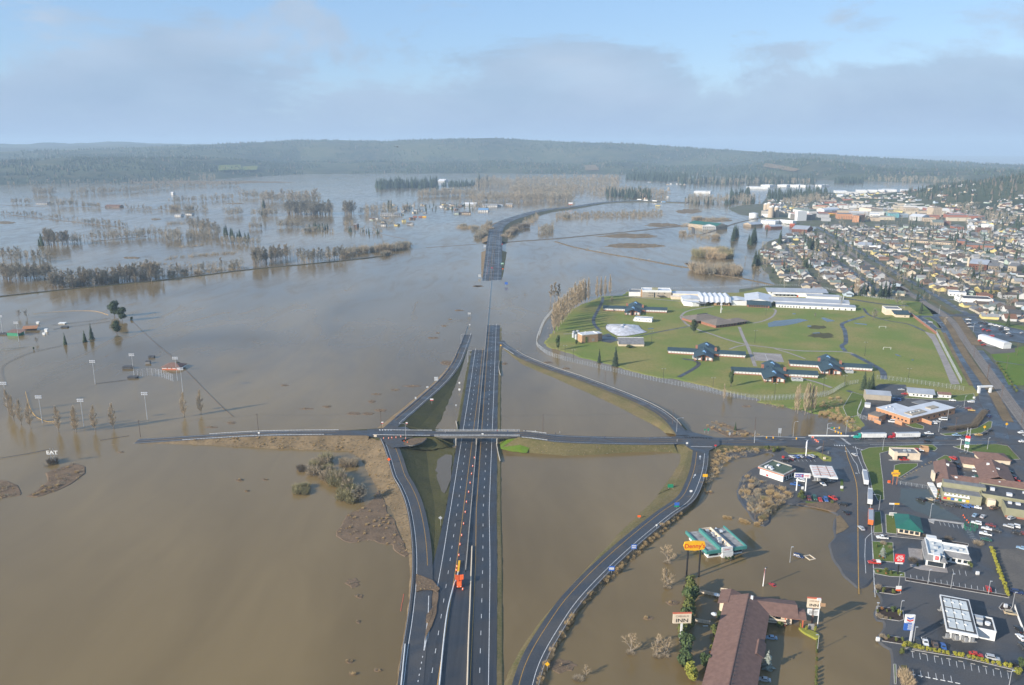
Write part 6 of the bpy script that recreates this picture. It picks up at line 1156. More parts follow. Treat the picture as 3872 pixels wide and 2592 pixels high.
for a,b in (((1020,1005),(1062,1112)),((900,1050),(965,1055)),((1140,1020),(1225,1030)),((870,1000),(1225,1024)),((895,1095),(1262,1115)),((880,1070),(960,1078))):lines('court_line',np.array([tuple(v) for v in WS('l',[a,b],z1+.08)]),0,.25,'white_line',.02)
sheet('concrete_strip',WS('k',[(950,890),(1090,932),(1250,1250),(1420,1590),(1300,1590),(1170,1260),(1050,1000)]),z1+.07,'concrete_ground')
sheet('boiler_yard',WS('f',[(780,770),(880,745),(950,800),(1010,830),(900,870),(780,850)]),z1+.09,'street')
for i,(k,pts) in enumerate([('l',[(1050,612),(1150,577),(1470,547),(1590,570),(1440,610),(1280,642),(1070,660)]),('l',[(1750,542),(1800,532),(1945,580),(1840,592)]),('l',[(1380,478),(1430,480),(1420,492),(1380,488)]),('l',[(1575,640),(1620,636),(1625,655),(1580,660)]),('l',[(1640,735),(1740,730),(1745,742),(1650,745)]),('k',[(560,1190),(610,1200),(660,1222),(600,1215)]),('k',[(775,1262),(815,1262),(805,1275),(770,1272)]),('k',[(20,775),(200,795),(190,808),(40,790)]),('f',[(1390,678),(1470,672),(1465,685),(1400,690)])]):sheet('puddle',WS(k,pts),z1+.06,'puddle',1.5,.8,i)
for i,(x,y,a,b) in enumerate(((1710,660,120,26),(1760,770,170,34))):sheet('bare_infield',blob('l',x,y,a,b,18,i),z1+.045,'olive_grass')
# railway corridor and its roads
zc=ZC+.04
RW=catmull([tuple(v) for v in WS('k',[('3',950,684),('3',1500,1050),(560,282),(900,475),(1250,700),(1420,900),(1600,1150),(1900,1568),('6',2343,890),('6',2550,1160)],ZC)],160)
struct(ribbon('railway_bed',RW,4.6,4.6,mat('ballast',(.21,.185,.16),(.15,.13,.115),.95,.5,coords='P'),.12))
for off in (-2.9,-1.5,1.5,2.9):lines('rail',RW,off,.16,'wood_pole',.22)
path('grass_strip','k',[(1180,690),(1300,850),(1400,1030),(1560,1290),(1760,1568),('6',2150,730),('e',2060,680)],3.6,'dead_grass',zc+.1,60); path('grass_strip','k',[(1380,690),(1500,860),(1640,1070)],4.5,'dead_grass',zc+.09,30)
path('grass_strip','k',[(1210,900),(1330,1150),(1480,1430),(1570,1600)],1.8,'dead_grass',zc+.08,40); path('grass_strip','k',[(330,20),(620,220),(860,370),(1050,470),(1330,660)],3.0,'rough_grass',zc+.05,40)
path('perimeter_road','k',[(860,400),(960,510),(1090,640),(1150,740),(1240,900),(1420,1210),(1620,1550),('e',1730,300),('e',1760,420),('e',1860,600),('e',1940,760),('e',1980,900)],4.2,'wetroad',zc+.06,90)
path('railway_side_road','k',[(1640,1130),(1850,1390),(2040,1568),('6',2343,790),('6',2500,950)],6.0,'wetroad',zc+.05,60); path('railway_side_road','k',[(160,0),(560,262),(860,440),(1060,585),(1170,680)],3.2,'wetroad',zc+.055,60)
sheet('truck_yard',WS('k',[(1440,720),(1600,715),(2330,900),(2330,1060),(2080,1020),(1900,1100),(1710,1085),(1600,900)]),zc+.07,'wetroad'); sheet('street_crossing',WS('k',[(900,480),(1180,690),(1640,700),(2330,790),(2330,740),(1640,655),(1280,660)]),zc+.02,'street'); sheet('gate_car_park',WS('k',[(830,680),(1150,690),(1200,860),(1030,870),(930,760)]),zc+.03,'wetroad')
patch('sports_field',WS('k',[(1830,1190),(2140,1120),(2360,1060),(2360,1600),(2060,1600),(1960,1400)]),ZC,'bright_grass',None); path('field_path','k',[(1860,1270),(2060,1300),(2300,1335)],1.2,'street',ZC+.16); sheet('access_lane',WS('k',[(1700,1100),(1900,1130),(2140,1120),(2150,1170),(1830,1195)]),ZC+.15,'gravel')
patch('grass_verge',WS('k',[(700,520),(890,500),(1000,580),(1150,660),(920,675),(860,640),(800,600)]),ZC,'verge',None,h=.1); patch('grass_verge',WS('k',[(930,710),(1020,705),(1120,770),(1190,850),(1130,850),(1010,745)]),ZC,'verge','kerb',h=.1); patch('grass_verge',WS('k',[(1060,880),(1200,880),(1330,1150),(1560,1590),(1450,1590),(1250,1180)]),ZC-.06,'lawn',None,h=.1); patch('grass_verge',WS('k',[(1780,750),(2330,830),(2330,880),(2000,815),(1790,770)]),ZC,'verge',None,h=.12)
# verges and beds of the commercial strip
V=[('e',[(110,1078),(230,1032),(560,1014),(900,994),(1060,994),(1122,1042),(1090,1076),(900,1052),(470,1080),(364,1108),(376,1250),(404,1450),('b',420,672),('b',340,690),('b',262,540),('b',240,420),('b',205,290),('b',150,170)],'verge'),('b',[(555,222),(640,200),(860,197),(860,232),(610,392),(552,300)],'verge'),('b',[(1110,150),(1220,88),(1280,104),(1312,172),(1140,168)],'verge'),('e',[(1330,1022),(1450,997),(1900,987),(2050,1012),(2150,1120),(2212,1186),(2100,1192),(1550,1092),(1430,1052)],'verge'),
 ('e',[(1160,850),(1430,832),(1650,772),(1800,682),(1845,692),(1830,772),(1700,842),(1400,872),(1230,874)],'verge'),('e',[(690,722),(820,702),(945,752),(940,790),(800,770)],'verge'),('e',[(640,375),(760,350),(1100,380),(1320,350),(1600,320),(1620,400),(1440,420),(1000,396)],'verge'),('e',[(0,300),(150,345),(190,430),(110,600),(-60,640),(-120,500)],'verge'),('p',[(1420,762),(1800,742),(1990,812),(1990,868),(1890,862),(1800,792),(1680,772)],'leaf_lime'),('p',[(1380,672),(1650,702),(1830,742),(1420,757),(1350,702)],'rough_grass'),('p',[(2110,1105),(2145,1105),(2150,1262),(2108,1258)],'verge'),('p',[(1640,1392),(1940,1420),(2050,1400),(2040,1440),(1680,1425)],'verge'),
 ('b',[(292,835),(372,832),(400,1112),(282,1112)],'verge'),('b',[(440,870),(565,880),(590,1132),(450,1114)],'verge'),('b',[(262,1226),(535,1242),(550,1502),(282,1482)],'verge'),('d',[(280,45),(340,42),(692,98),(695,158),(500,150),(300,112)],'verge'),('d',[(700,165),(2062,402),(2062,432),(700,202)],'mulch'),('d',[(292,275),(620,302),(640,378),(560,390),(322,356)],'mulch'),('d',[(320,545),(500,567),(668,602),(678,722),(620,738),(372,702),(312,655)],'mulch'),('d',[(385,965),(500,935),(660,962),(700,1050),(500,1020),(395,1002)],'mulch'),('d',[(690,1088),(1120,1150),(1480,1212),(1800,1290),(2130,1368),(2128,1382),(1480,1230),(700,1102)],'mulch'),('d',[(1935,560),(1980,500),(2060,530),(2100,560),(2080,600),(1960,590)],'mulch'),
 ('b',[(1000,930),(1070,930),(1470,985),(1480,1050),(1450,1040),(1440,1000),(1085,950),(1075,995),(1010,965)],'kerb'),('b',[(290,1125),(990,1190),(980,1205),(290,1140)],'mulch'),('d',[(640,1320),(720,1330),(760,1568),(680,1568)],'rough_grass'),('d',[(545,1310),(575,1310),(580,1568),(555,1568)],'verge'),('b',[(1150,1200),(1530,1260),(1530,1285),(1150,1225)],'mulch'),('b',[(760,1530),(1240,1560),(1260,1640),(900,1600),(770,1560)],'concrete_ground'),('8',[(1062,300),(1090,290),(1130,340),(1150,370),(1110,400),(1060,420),(1065,360)],'dead_grass'),('8',[(800,212),(1060,195),(1090,240),(1060,270),(900,232)],'mud_debris')]
for i,(k,pts,m_) in enumerate(V):patch('planting_bed' if m_ in ('mulch','leaf_lime') else 'grass_verge' if m_ != 'concrete_ground' else 'pavement',WS(k,pts),ZC+.004*(i % 5),m_,'kerb' if m_ in ('verge','mulch') and k in 'bed' else None)
sheet('flooded_corner',WS('b',[(570,455),(700,360),(860,262),(1070,200),(1092,320),(1075,512)]),ZC+.045,'pond',2,.3)
sheet('lot_puddle',WS('b',[(640,520),(1060,540),(1150,760),(1300,850),(1480,960),(1080,920),(800,820),(620,700)]),ZC+.022,'puddle',2,1.2,5); sheet('gravel_lot',WS('b',[(1850,1330),(2330,1330),('d',2330,560),('d',2160,480),('d',2080,300),('d',1980,60)]),ZC+.05,'gravel')
AVE=catmull([tuple(v) for v in WS('8',[('6',1120,1040),('6',1140,1130),('6',1180,1240),(1205,100),(1210,300),(1212,500),(1215,700),(1218,820)],ZC+.03)],80)
lines('centre_line',AVE,0,.36,'yellow_line',.02); lines('edge_line',AVE,-6.8,.25,'white_line',.02); lines('edge_line',np.array([tuple(v) for v in WS('8',[(1310,400),(1262,440),(1258,560),(1265,680)],ZC+.03)]),0,.2,'white_line',.02); lines('lane_line',np.array([tuple(v) for v in WS('p',[(2165,650),(2230,740),(2290,850),('b',60,190),('b',95,320)],ZC+.03)]),0,.25,'white_line',.02)
def stalls(k,p0,p1,n,v,z=ZC+.03):
 for i in range(n):
  t=i/(n-1); x,y=p0[0]+(p1[0]-p0[0])*t,p0[1]+(p1[1]-p0[1])*t
  mbq=strip(*[offset(np.array([tuple(W(k,x,y,z)),tuple(W(k,x+v[0],y+v[1],z))]),s) for s in (-.08,.08)]); o=mbq.build('stall_line','white_line'); flip_up(o); struct(o)
stalls('d',(770,110),(1890,300),15,(8,62)); stalls('d',(790,1120),(2050,1400),14,(14,85)); stalls('d',(1325,35),(1490,60),3,(16,68)); stalls('b',(1150,950),(1440,1000),6,(20,50)); stalls('b',(1560,1060),(1640,1180),6,(-80,-14)); stalls('e',(1370,480),(1520,530),5,(40,-20)); stalls('e',(1430,1170),(1470,1390),6,(40,10)); stalls('p',(1440,830),(1760,830),7,(22,30)); stalls('d',(800,1360),(1300,1440),6,(14,90))
for i in range(7):p=W('d',770+i*98,1422+i*19,ZC); q=W('d',836+i*98,1436+i*19,ZC); o,ln=frame('wheel_stop',p,q,'white concrete wheel stop in the bottom parking row','wheel stop','wheel stops'); P_('block','white_paint',MB().box(0,ln,-.12,.12,.02,.16),o)
for i in range(9):p=W('d',760+i*160,1116+i*33,ZC); q=W('d',822+i*160,1129+i*33,ZC); o,ln=frame('wheel_stop',p,q,'white concrete wheel stop along the yellow hedge','wheel stop','hedge wheel stops'); P_('block','kerb',MB().box(0,ln,-.12,.12,.02,.16),o)
sheet('hatched_bay',WS('b',[(735,1310),(920,1330),(930,1470),(750,1455)]),ZC+.03,'concrete_ground')
def zebra(k,p0,p1,n,v,z,w=.55):
 for i in range(n):
  t=i/(n-1); a=W(k,p0[0]+(p1[0]-p0[0])*t,p0[1]+(p1[1]-p0[1])*t,z); b=W(k,p0[0]+(p1[0]-p0[0])*t+v[0],p0[1]+(p1[1]-p0[1])*t+v[1],z)
  seg=np.array([tuple(a),tuple(b)]); o=strip(offset(seg,-w/2),offset(seg,w/2)).build('crossing_bar','white_line'); flip_up(o); struct(o)
zebra('p',(30,530),(390,540),11,(14,16),2.78,.8); zebra('p',(1900,632),(2160,640),9,(8,14),.76,.7); zebra('p',(1785,690),(1850,650),6,(35,4),.76,.6); zebra('p',(2110,548),(2215,628),9,(36,2),.76,.6); zebra('e',(10,1010),(150,1055),6,(14,8),.66,.6); zebra('h',(298,434),(445,434),5,(4,16),6.62,.9)
lines('stop_line',np.array([tuple(v) for v in WS('p',[(140,658),(425,664)],2.86)]),0,.5,'white_line',.03)
def arrow(k,x,y,x2,y2,z):
 a,b=W(k,x,y,z),W(k,x2,y2,z); d=(b-a); L_=d.length; o=MB().box(-.15,.15,0,L_*.6,0,.015).add([(-.75,L_*.58,.01),(.75,L_*.58,.01),(0,L_,.01)],[(0,1,2)]).build('lane_arrow','white_line'); o.location=a+Vector((0,0,.03)); o.rotation_euler=(0,0,math.atan2(d.y,d.x)-R(90)); struct(o)
arrow('p',262,830,262,775,2.65); arrow('p',170,1075,205,1020,2.55); arrow('p',2205,732,2165,720,.66); arrow('b',78,325,40,308,.66)
sheet('island_pad',WS('h',[(612,640),(625,600),(700,560),(900,548),(922,555),(860,605),(740,645)],6.3),6.62,'mud_debris')
# flood wrack on the ramp
zr=1.05
def wrack(pts,lb,z):o=patch('flood_wrack',WS('n',pts,z),z,'mud_debris',None,1.2,.5,4,.16); del o['kind']; tag(o,lb,'debris')
wrack([(430,250),(500,272),(640,332),(745,445),(705,492),(660,452),(540,452),(432,485)],'fan of brown flood wrack lying across the on ramp',.95)
wrack([(660,470),(725,470),(718,620),(690,780),(640,930),(570,1060),(545,1120),(560,1000),(600,850),(650,700),(640,560)],'long trail of brown flood wrack along the ramp gore',.72); wrack([(560,790),(640,700),(660,640),(640,780),(600,900),(565,880)],'ragged clump of brown wrack between the two gore lines',.8)
brush('n',[(440,260),(640,335),(730,450),(540,450),(440,480)],26,['reeds','shrub_brown'],.3,.8,'in the flood wrack on the ramp',1.0)

# ================================================================ barriers, rails and fences
def guardrail(P,off,label,i0=0.0,i1=1.0,m_='galvanised'):
 a,b=int(i0*len(P)),int(i1*len(P)); Q=resample(offset(P,off)[a:b],max(4,int(length(P[a:b])/2))); c=Q[len(Q)// 2]; o=empty('guardrail',tuple(c)); tag(o,label,'guardrail'); Q=Q-c
 A_=Q+np.array([0,0,.45]); B_=Q+np.array([0,0,.82]); n_=np.c_[normals(Q),np.zeros(len(Q))]; mb=strip(A_+n_*.06,B_+n_*.06); strip(B_-n_*.06,A_-n_*.06,mb); strip(B_+n_*.06,B_-n_*.06,mb); P_('beam',m_,mb,o)
 mb=MB()
 for q in Q[::1]:mb.box(q[0]-.09,q[0]+.09,q[1]-.09,q[1]+.09,q[2]-.3,q[2]+.8)
 stuff(P_('post','wood_pole',mb,o))
guardrail(NWR,4.3,'long guardrail along the outer edge of the flooded off ramp',.02,.93); guardrail(NER,4.1,'long pale guardrail along the outer edge of the on ramp beside the campus',.06,.86,'concrete'); guardrail(NER,-4.1,'short guardrail on the inner side of the on ramp near the yellow sign',.80,.90); guardrail(SWR,4.6,'long guardrail above the tan bank of the southbound on ramp',.03,.9); guardrail(SER,5.0,'long guardrail with dark posts along the brushy side of the off ramp',.02,.93)
guardrail(MS,4.5,'guardrail along the south edge of the half drowned street',ms_idx(-232),ms_idx(-128)); guardrail(MS,-4.5,'guardrail along the north edge of the half drowned street',ms_idx(-215),ms_idx(-122)); guardrail(MS,5.0,'short guardrail leading onto the south rail of the overpass',ms_idx(-96),ms_idx(-55)); guardrail(MS,-5.0,'short guardrail leading onto the north rail of the overpass',ms_idx(-92),ms_idx(-55)); guardrail(MS,6.2,'short guardrail leaving the south rail of the overpass',ms_idx(7),ms_idx(26)); guardrail(MS,-6.2,'short guardrail leaving the north rail of the overpass',ms_idx(7),ms_idx(24))
def barrier(P,label,h=.85,w=.32,m_='concrete'):
 c=P[len(P)// 2]; o=empty('median_barrier',tuple(c)); tag(o,label,'barrier'); Q=P-c; up=lambda d,z:offset(Q,d,z); mb=strip(up(-w,-.2),up(-w*.45,h)); strip(up(-w*.45,h),up(w*.45,h),mb); strip(up(w*.45,h),up(w,-.2),mb); P_('wall',m_,mb,o)
sel=(HW[:,1]>338)& (HW[:,1]<1560); Bp=PS.copy(); Bp[:,2]=np.minimum(PS[:,2],PN[:,2]); barrier(Bp[sel],'long concrete median barrier of the interstate running through the flooded dip',.95)
lb_=catmull([tuple(v) for v in WS('7',[(780,675),(765,730),(748,770),(700,980),(652,1440),(640,1600)],.5)],60); barrier(lb_,'white concrete barrier along the southbound lanes beside the orange truck',.85,.36,'white_paint'); rb_=catmull([tuple(v) for v in WS('7',[(874,500),(870,620),(862,850),(852,1100),(842,1440),(838,1600)],.5)],60); barrier(rb_,'tan concrete barrier along the northbound lanes',.85,.36,'cream')
sh_=catmull([tuple(v) for v in WS('5',[(1060,480),(1057,530),(1068,580)],.5)],12); barrier(sh_,'short concrete barrier on the northbound shoulder north of the overpass',.8); sh_=catmull([tuple(v) for v in WS('h',[(1838,625),(1860,740),(1890,860)],.5)],12); barrier(sh_,'short concrete barrier on the northbound shoulder south of the overpass',.8); sh_=catmull([tuple(v) for v in WS('h',[(1305,330),(1318,390),(1322,440)],.5)],12); barrier(sh_,'short concrete barrier on the southbound shoulder north of the overpass',.8)
sh_=catmull([tuple(v) for v in WS('7',[(418,1170),(405,1300),(392,1440),(380,1560)],.6)],12); barrier(sh_,'white concrete barrier at the ramp edge below the end of the guardrail',.85,.34,'white_paint')
sh_=catmull([tuple(v) for v in WS('h',[(640,645),(740,650),(860,610),(920,555)],6.3)],14); barrier(sh_,'low curved dark retaining kerb round the junction island',.5,.2,'concrete_dark')
P=np.array([tuple(v) for v in WS('p',[(1690,521),(2290,524)],.7)]); barrier(resample(P,6),'white concrete barrier along main street behind the waiting trucks',.8,.3,'white_paint')
def wire_fence(k,pts,h,label,z=0.0,gap=3.0,m_='galvanised',rails=4,wires=.75):
 Q=catmull([tuple(v) for v in WS(k,pts,z)],40); n=max(4,int(length(Q)/gap)); Q=resample(Q,n); c=Q[len(Q)// 2].copy(); o=empty('wire_fence',tuple(c)); tag(o,label,'fence'); Q=Q-c; mb=MB()
 for q in Q:mb.box(q[0]-.07,q[0]+.07,q[1]-.07,q[1]+.07,q[2]-.6,q[2]+h)
 stuff(P_('post',m_,mb,o)); mb=MB()
 for r_ in range(rails):
  zz_=h*(r_+1)/rails
  for a,b in zip(Q[:-1],Q[1:]):mb.tube((a[0],a[1],a[2]+zz_),(b[0],b[1],b[2]+zz_),.035,n=3,cap=False)
 P_('rail',m_,mb,o)
 if wires:
  mb=MB(); W2=resample(Q,max(4,int(length(Q)/wires)))
  for q in W2:mb.box(q[0]-.018,q[0]+.018,q[1]-.018,q[1]+.018,q[2]-.2,q[2]+h)
  stuff(P_('mesh_wire',m_,mb,o))
wire_fence('5',[(1425,140),(1365,212),(1330,292),(1312,362),(1340,402),(1430,455),(1700,522),(2000,592),(2343,662),('6',300,717),('6',540,752),('6',900,737),('6',1010,716),('6',1120,652),('6',1210,637)],4.2,'tall double wire fence standing in the water round the campus')
wire_fence('6',[(20,645),(300,705),(540,738),(900,724),(1000,704)],3.6,'inner wire fence between the lawn and the flooded campus fence',.2); wire_fence('6',[(1340,604),(1500,620),(1700,648),(1930,682)],4.0,'tall wire fence between the soccer lawn and the white office',ZP); wire_fence('k',[(1440,1568),(1250,1200),(1105,915)],4.2,'tall wire fence along the concrete strip by the railway',ZP)
wire_fence('f',[(-40,780),(30,590),(140,445)],3,'pale wire fence curving through the water below the poplar row',0); wire_fence('f',[(560,240),(800,205),(1130,165)],2.5,'low fence in the water behind the spaced poplars'); wire_fence('3',[(-100,1070),(200,1064),(600,1050),(900,1060),(1300,1130),(1500,1150)],3.0,'long fence along the north side of the campus sheds',.2); wire_fence('b',[(565,452),(800,490),(1070,532)],2.2,'wire fence between the flooded corner and the parking lot',ZC,2.5); wire_fence('e',[(120,430),(80,620),(380,700)],3.2,'wire fence enclosing the garage of the brick office',ZC,2.5); wire_fence('b',[(1490,1000),(1640,1030),(1625,1080),(1480,1060),(1490,1000)],2.2,'green wire cage at the corner of the parking island',ZC,2.0,'sign_green'); wire_fence('e',[(1650,985),(2000,990),(2130,1110),(2200,1180)],1.4,'low wooden fence along the grass beside main street',ZC,2.2,'wood_pole',2,0); wire_fence('d',[(2140,545),(2190,700),(2270,900)],1.6,'pale board fence at the edge of the gravel lot',ZC,1.2,'white_paint',3,.2)
o,ln=frame('brown_wall',W('k',735,645,ZP),W('k',1105,925,ZP),'rust brown boundary wall between the campus and the railway','wall'); P_('wall','brick',MB().box(0,ln,0,.4,-.3,3.0),o); P_('coping','concrete',MB().box(0,ln,-.08,.48,3.0,3.15),o)
# ================================================================ poles, lamps and signs
def lamp_post(base,h,arm,label,group=None,double=False,m_='metal_grey',ang=0.0):
 o=empty('street_lamp',tuple(base),ang); tag(o,label,'lamp post',group); P_('pole',m_,MB().tube((0,0,-.3),(0,0,h),.18,.10,8),o)
 for s in ((-1,1) if double else (1,)):
  if arm:P_('arm',m_,MB().tube((0,0,h-.1),(s*arm*.5,0,h+.55),.09,n=5).tube((s*arm*.5,0,h+.55),(s*arm,0,h+.6),.08,n=5),o)
  P_('lamp_head','galvanised',MB().box(s*arm-.5,s*arm+.5,-.2,.2,h+.45 if arm else h,h+.65 if arm else h+.35),o)
 return o
for (x,y,h,arm,lb,z) in ((845,488,11,3.5,'tall lamp post with arm beside the flooded off ramp tip',.2),(800,362,10,3.5,'lamp post standing in the water at the off ramp',0),(423,1012,11,-3.8,'tall lamp post on the junction island by the overpass',6.5),(2268,962,10,4,'lamp post at the corner of the on ramp and main street',3)):lamp_post(W('5',x,y,z),h,arm,lb)
for (k,x,y,h,arm,lb) in (('p',1487,532,11,2.2,'lamp post at the water edge along main street'),('p',2180,516,11,0,'slim pole behind the white barrier near the green truck'),('e',1140,815,8,1.0,'lamp post at the entrance of the brick office car park'),('e',1255,652,10,.8,'tall lamp post in the brick office car park'),('e',1475,476,8,.8,'lamp post beside the white pickup behind the brick office'),('e',402,1060,10,0,'tall pale pole on the verge in front of the green truck'),('b',350,822,10,-3.4,'curved lamp post beside the orange container truck'),('d',628,655,7,.6,'lamp post in the bark bed with conical shrubs'),('d',332,592,4,0,'short lamp post at the flood edge of the bark bed'),('d',808,1012,7,.5,'lamp post behind the yellow hedge'),('d',998,232,7,.5,'lamp post in the long planter nearest the red sign'),('d',1300,292,7,.5,'lamp post in the middle of the long planter'),('d',1795,365,6,.4,'lamp post in the long planter by the red car'),('d',2112,542,7,.6,'lamp post beside the refuse corner'),('d',612,275,6,.5,'lamp post at the orange and white sign'),('d',2070,1570,6,.7,'lamp post at the bottom parking row'),('a',1445,1490,8,.6,'lamp post standing in the flood beside a drowned car'),('c',1808,1115,7,-.8,'lamp post standing in the flooded motel drive'),('b',1025,905,8,.7,'lamp post by the flooded corner of the parking lot'),('b',1780,0,8,.5,'lamp post behind the brown roofed motel'),('k',1595,890,9,.6,'lamp post in the truck yard by the railway'),('k',1145,655,10,.6,'tall lamp post beside the railway crossing')):lamp_post(W(k,x,y,ZC if k != 'c' and (k,x)!= ('a',1445) else 0),h,arm,lb)
lamp_post(W('7',312,1640,.3),10.5,4.6,'tall lamp post with long arm at the foot of the guardrail bank')
for (k,x,y,h) in (('l',885,865,13),('k',165,1215,14),('k',740,1510,9),('f',300,1072,13),('f',410,1092,10),('f',1595,1352,10),('f',90,792,10),('f',1442,862,12),('g',330,972,11),('g',1145,1052,11),('g',1785,992,12),('g',2065,912,9),('l',1030,510,8),('l',395,175,8)):lamp_post(W(k,x,y,ZP if y<900 else .1),h,1.3,'slim dark floodlight pole on the campus grounds','campus floodlight poles',True,'black_metal')
def utility_pole(base,h,label,group=None,arms=1,ang=0.0):
 o=empty('utility_pole',tuple(base),ang); tag(o,label,'utility pole',group); P_('pole','wood_pole',MB().tube((0,0,-.5),(0,0,h),.19,.13,7),o)
 for i in range(arms):P_('crossarm','wood_pole',MB().box(-1.3,1.3,-.08,.08,h-.6-i*1.3,h-.42-i*1.3),o)
 return o
UP=[W('4',957,997,0),W('4',1760,952,4),W('5',255,932,6),W('5',1357,957,5),W('5',2240,917,2),W('p',980,492,.7),W('p',2260,470,.6)]
for i,b in enumerate(UP):utility_pole(b,12.5,('wooden utility pole at the drowned end of the street','wooden utility pole halfway along the drowned street','wooden utility pole at the off ramp junction','wooden utility pole just east of the overpass','wooden utility pole in the water inside the on ramp corner','wooden utility pole on the spit beside main street','wooden utility pole behind the green truck')[i],None,1,R(80))
wb=empty('overhead_wires',(0,520,10)); tag(wb,'thin overhead wires strung along main street between wooden poles','wires')
for sx in (-1.1,1.1):
 for a,b in zip(UP[:-1],UP[1:]):
  mb=MB(); pts=[Vector((a.x+(b.x-a.x)*t,a.y+(b.y-a.y)*t+sx-520,a.z+11.9+(b.z-a.z)*t-6*t*(1-t)-10)) for t in np.linspace(0,1,9)]
  for p,q in zip(pts[:-1],pts[1:]):mb.tube(p,q,.022,n=3,cap=False)
  P_('wire','dark_roof',mb,wb)
for (k,x,y,h,lb) in (('p',1868,802,12,'wooden utility pole on the yellow green corner bed by the gas station'),('6',2092,607,15,'tall wooden pole beside the railway north of the gate portal'),('6',2185,762,15,'tall wooden pole beside the railway south of the gate portal'),('k',1775,1535,14,'tall wooden pole on the dead grass strip'),('k',1470,1052,11,'wooden pole among the dead grass by the tracks'),('k',1600,1235,12,'wooden pole between the tracks and the wet side road'),('k',2030,1392,14,'wooden pole at the corner of the sports field'),('k',2165,1202,13,'wooden pole by the white truck shed'),('e',1355,812,11,'wooden pole in the bare hedge by the brick office'),('5',1780,622,9,'wooden pole in the water by the campus fence'),('e',2230,700,12,'wooden pole at the railway crossing by main street')):utility_pole(W(k,x,y,.3),h,lb,None,2 if 'tall' in lb else 1,R(-20))
def sign(base,h,w,hh,m_,label,group=None,yaw=0.0,posts=1,txt=None,tm='white_paint',shape='rect',border=None,face=-1):
 o=empty('road_sign',tuple(base),yaw); tag(o,label,'sign',group)
 for s in ((0,) if posts==1 else (-w*.3,w*.3)):P_('post','galvanised',MB().box(s-.06,s+.06,-.05,.05,-.4,h-.1),o)
 if shape=='diamond':z0=h; r_=w/2; P_('panel',m_,MB().add([(0,y,z0-r_) if i==0 else (r_,y,z0) if i==1 else (0,y,z0+r_) if i==2 else (-r_,y,z0) for y in (-.12,-.06) for i in range(4)],[(0,1,2,3),(7,6,5,4)]),o)
 else:P_('panel',m_,MB().box(-w/2,w/2,-.12,-.06,h-hh,h),o)
 if border:P_('stripe',border,MB().box(-w/2,w/2,-.14,-.12,h-hh,h-hh*.66),o)
 if txt:
  marks(o,-w*.38,w*.38,-.14,h-hh*.9,h-hh*.1,txt,tm)
 return o
sign(W('2',1080,1090,1.5),5,5.5,3.2,'sign_green','green exit sign on the embankment shoulder beyond the flooded dip',None,0,2,2); sign(W('2',1107,1230),6,4.5,3.6,'sign_blue','blue service sign standing in the flood east of the dip',None,0,2)
for (k,x,y,z,h,w,hh,m_,lb,p) in (('5',855,172,0,4.2,3.6,2.2,'galvanised','back of a grey sign in the flood left by the dip',2),('5',858,245,0,3,1.8,1.4,'galvanised','back of a small grey sign at the drowned end of the off ramp',1),('5',630,625,1.5,5,3.4,3.4,'galvanised','back of a tall grey sign with two posts beside the off ramp',2),('5',570,672,2.5,2.6,2.0,1.2,'galvanised','back of a low grey sign beside the off ramp',1),('5',490,745,3.5,2.6,1.3,1.8,'galvanised','back of a narrow grey sign near the top of the off ramp',1),('5',600,770,3.2,4.2,2.6,1.6,'white_paint','white and red do not enter sign on the inner side of the off ramp',1),('5',788,690,0,3,1.6,1.6,'white_paint','small white sign in the flooded ditch beside the interstate',1),('5',788,642,0,2.6,1.4,1.4,'white_paint','small white marker further along the flooded ditch',1),('5',765,795,0,2.4,1.2,1.2,'galvanised','small grey marker in the ditch above the overpass',1),('7',2225,105,.8,3.2,3.4,2.2,'sign_green','green route sign on the inner bank of the off ramp',2),('7',660,352,.6,4.5,2.2,2.2,'galvanised','back of a grey diamond sign in the grass gore',1),('p',322,480,.8,3,1.1,1.2,'sign_green','small green street sign by the brown spits',1),('p',367,490,.8,4,1.3,1.8,'sign_green','taller small green sign beside another by the brown spits',1),('p',650,520,.8,2.6,1.4,1.8,'galvanised','back of a grey sign on the brown spit',1),('p',1305,540,.8,7,2.2,3.8,'galvanised','back of a tall grey sign panel at the water edge of main street',2),('p',88,650,2.8,2.6,1.4,1.2,'white_paint','small white sign at the inner corner of the off ramp junction',1),('p',462,680,2.6,2.4,1.4,1.0,'sign_red','red and white sign at the outer corner of the off ramp junction',1),('4',1765,985,4.6,2.4,1.2,1.2,'white_paint','small white sign on the half drowned street',1),('h',242,545,6.3,2.4,2.0,1.6,'cream','pale sign at the head of the southbound on ramp',1),('h',655,380,5.6,2.4,1.4,1.3,'white_paint','red and white wrong way sign by the junction',1),('h',335,385,6.2,3.0,1.4,1.3,'white_paint','red and white sign beside the junction utility pole',1)):sign(W(k,x,y,z),h,w,hh,m_,lb,None,0,p,None,'white_paint','diamond' if 'diamond' in lb else 'rect','sign_red' if 'red and white' in lb or 'white and red' in lb else None)
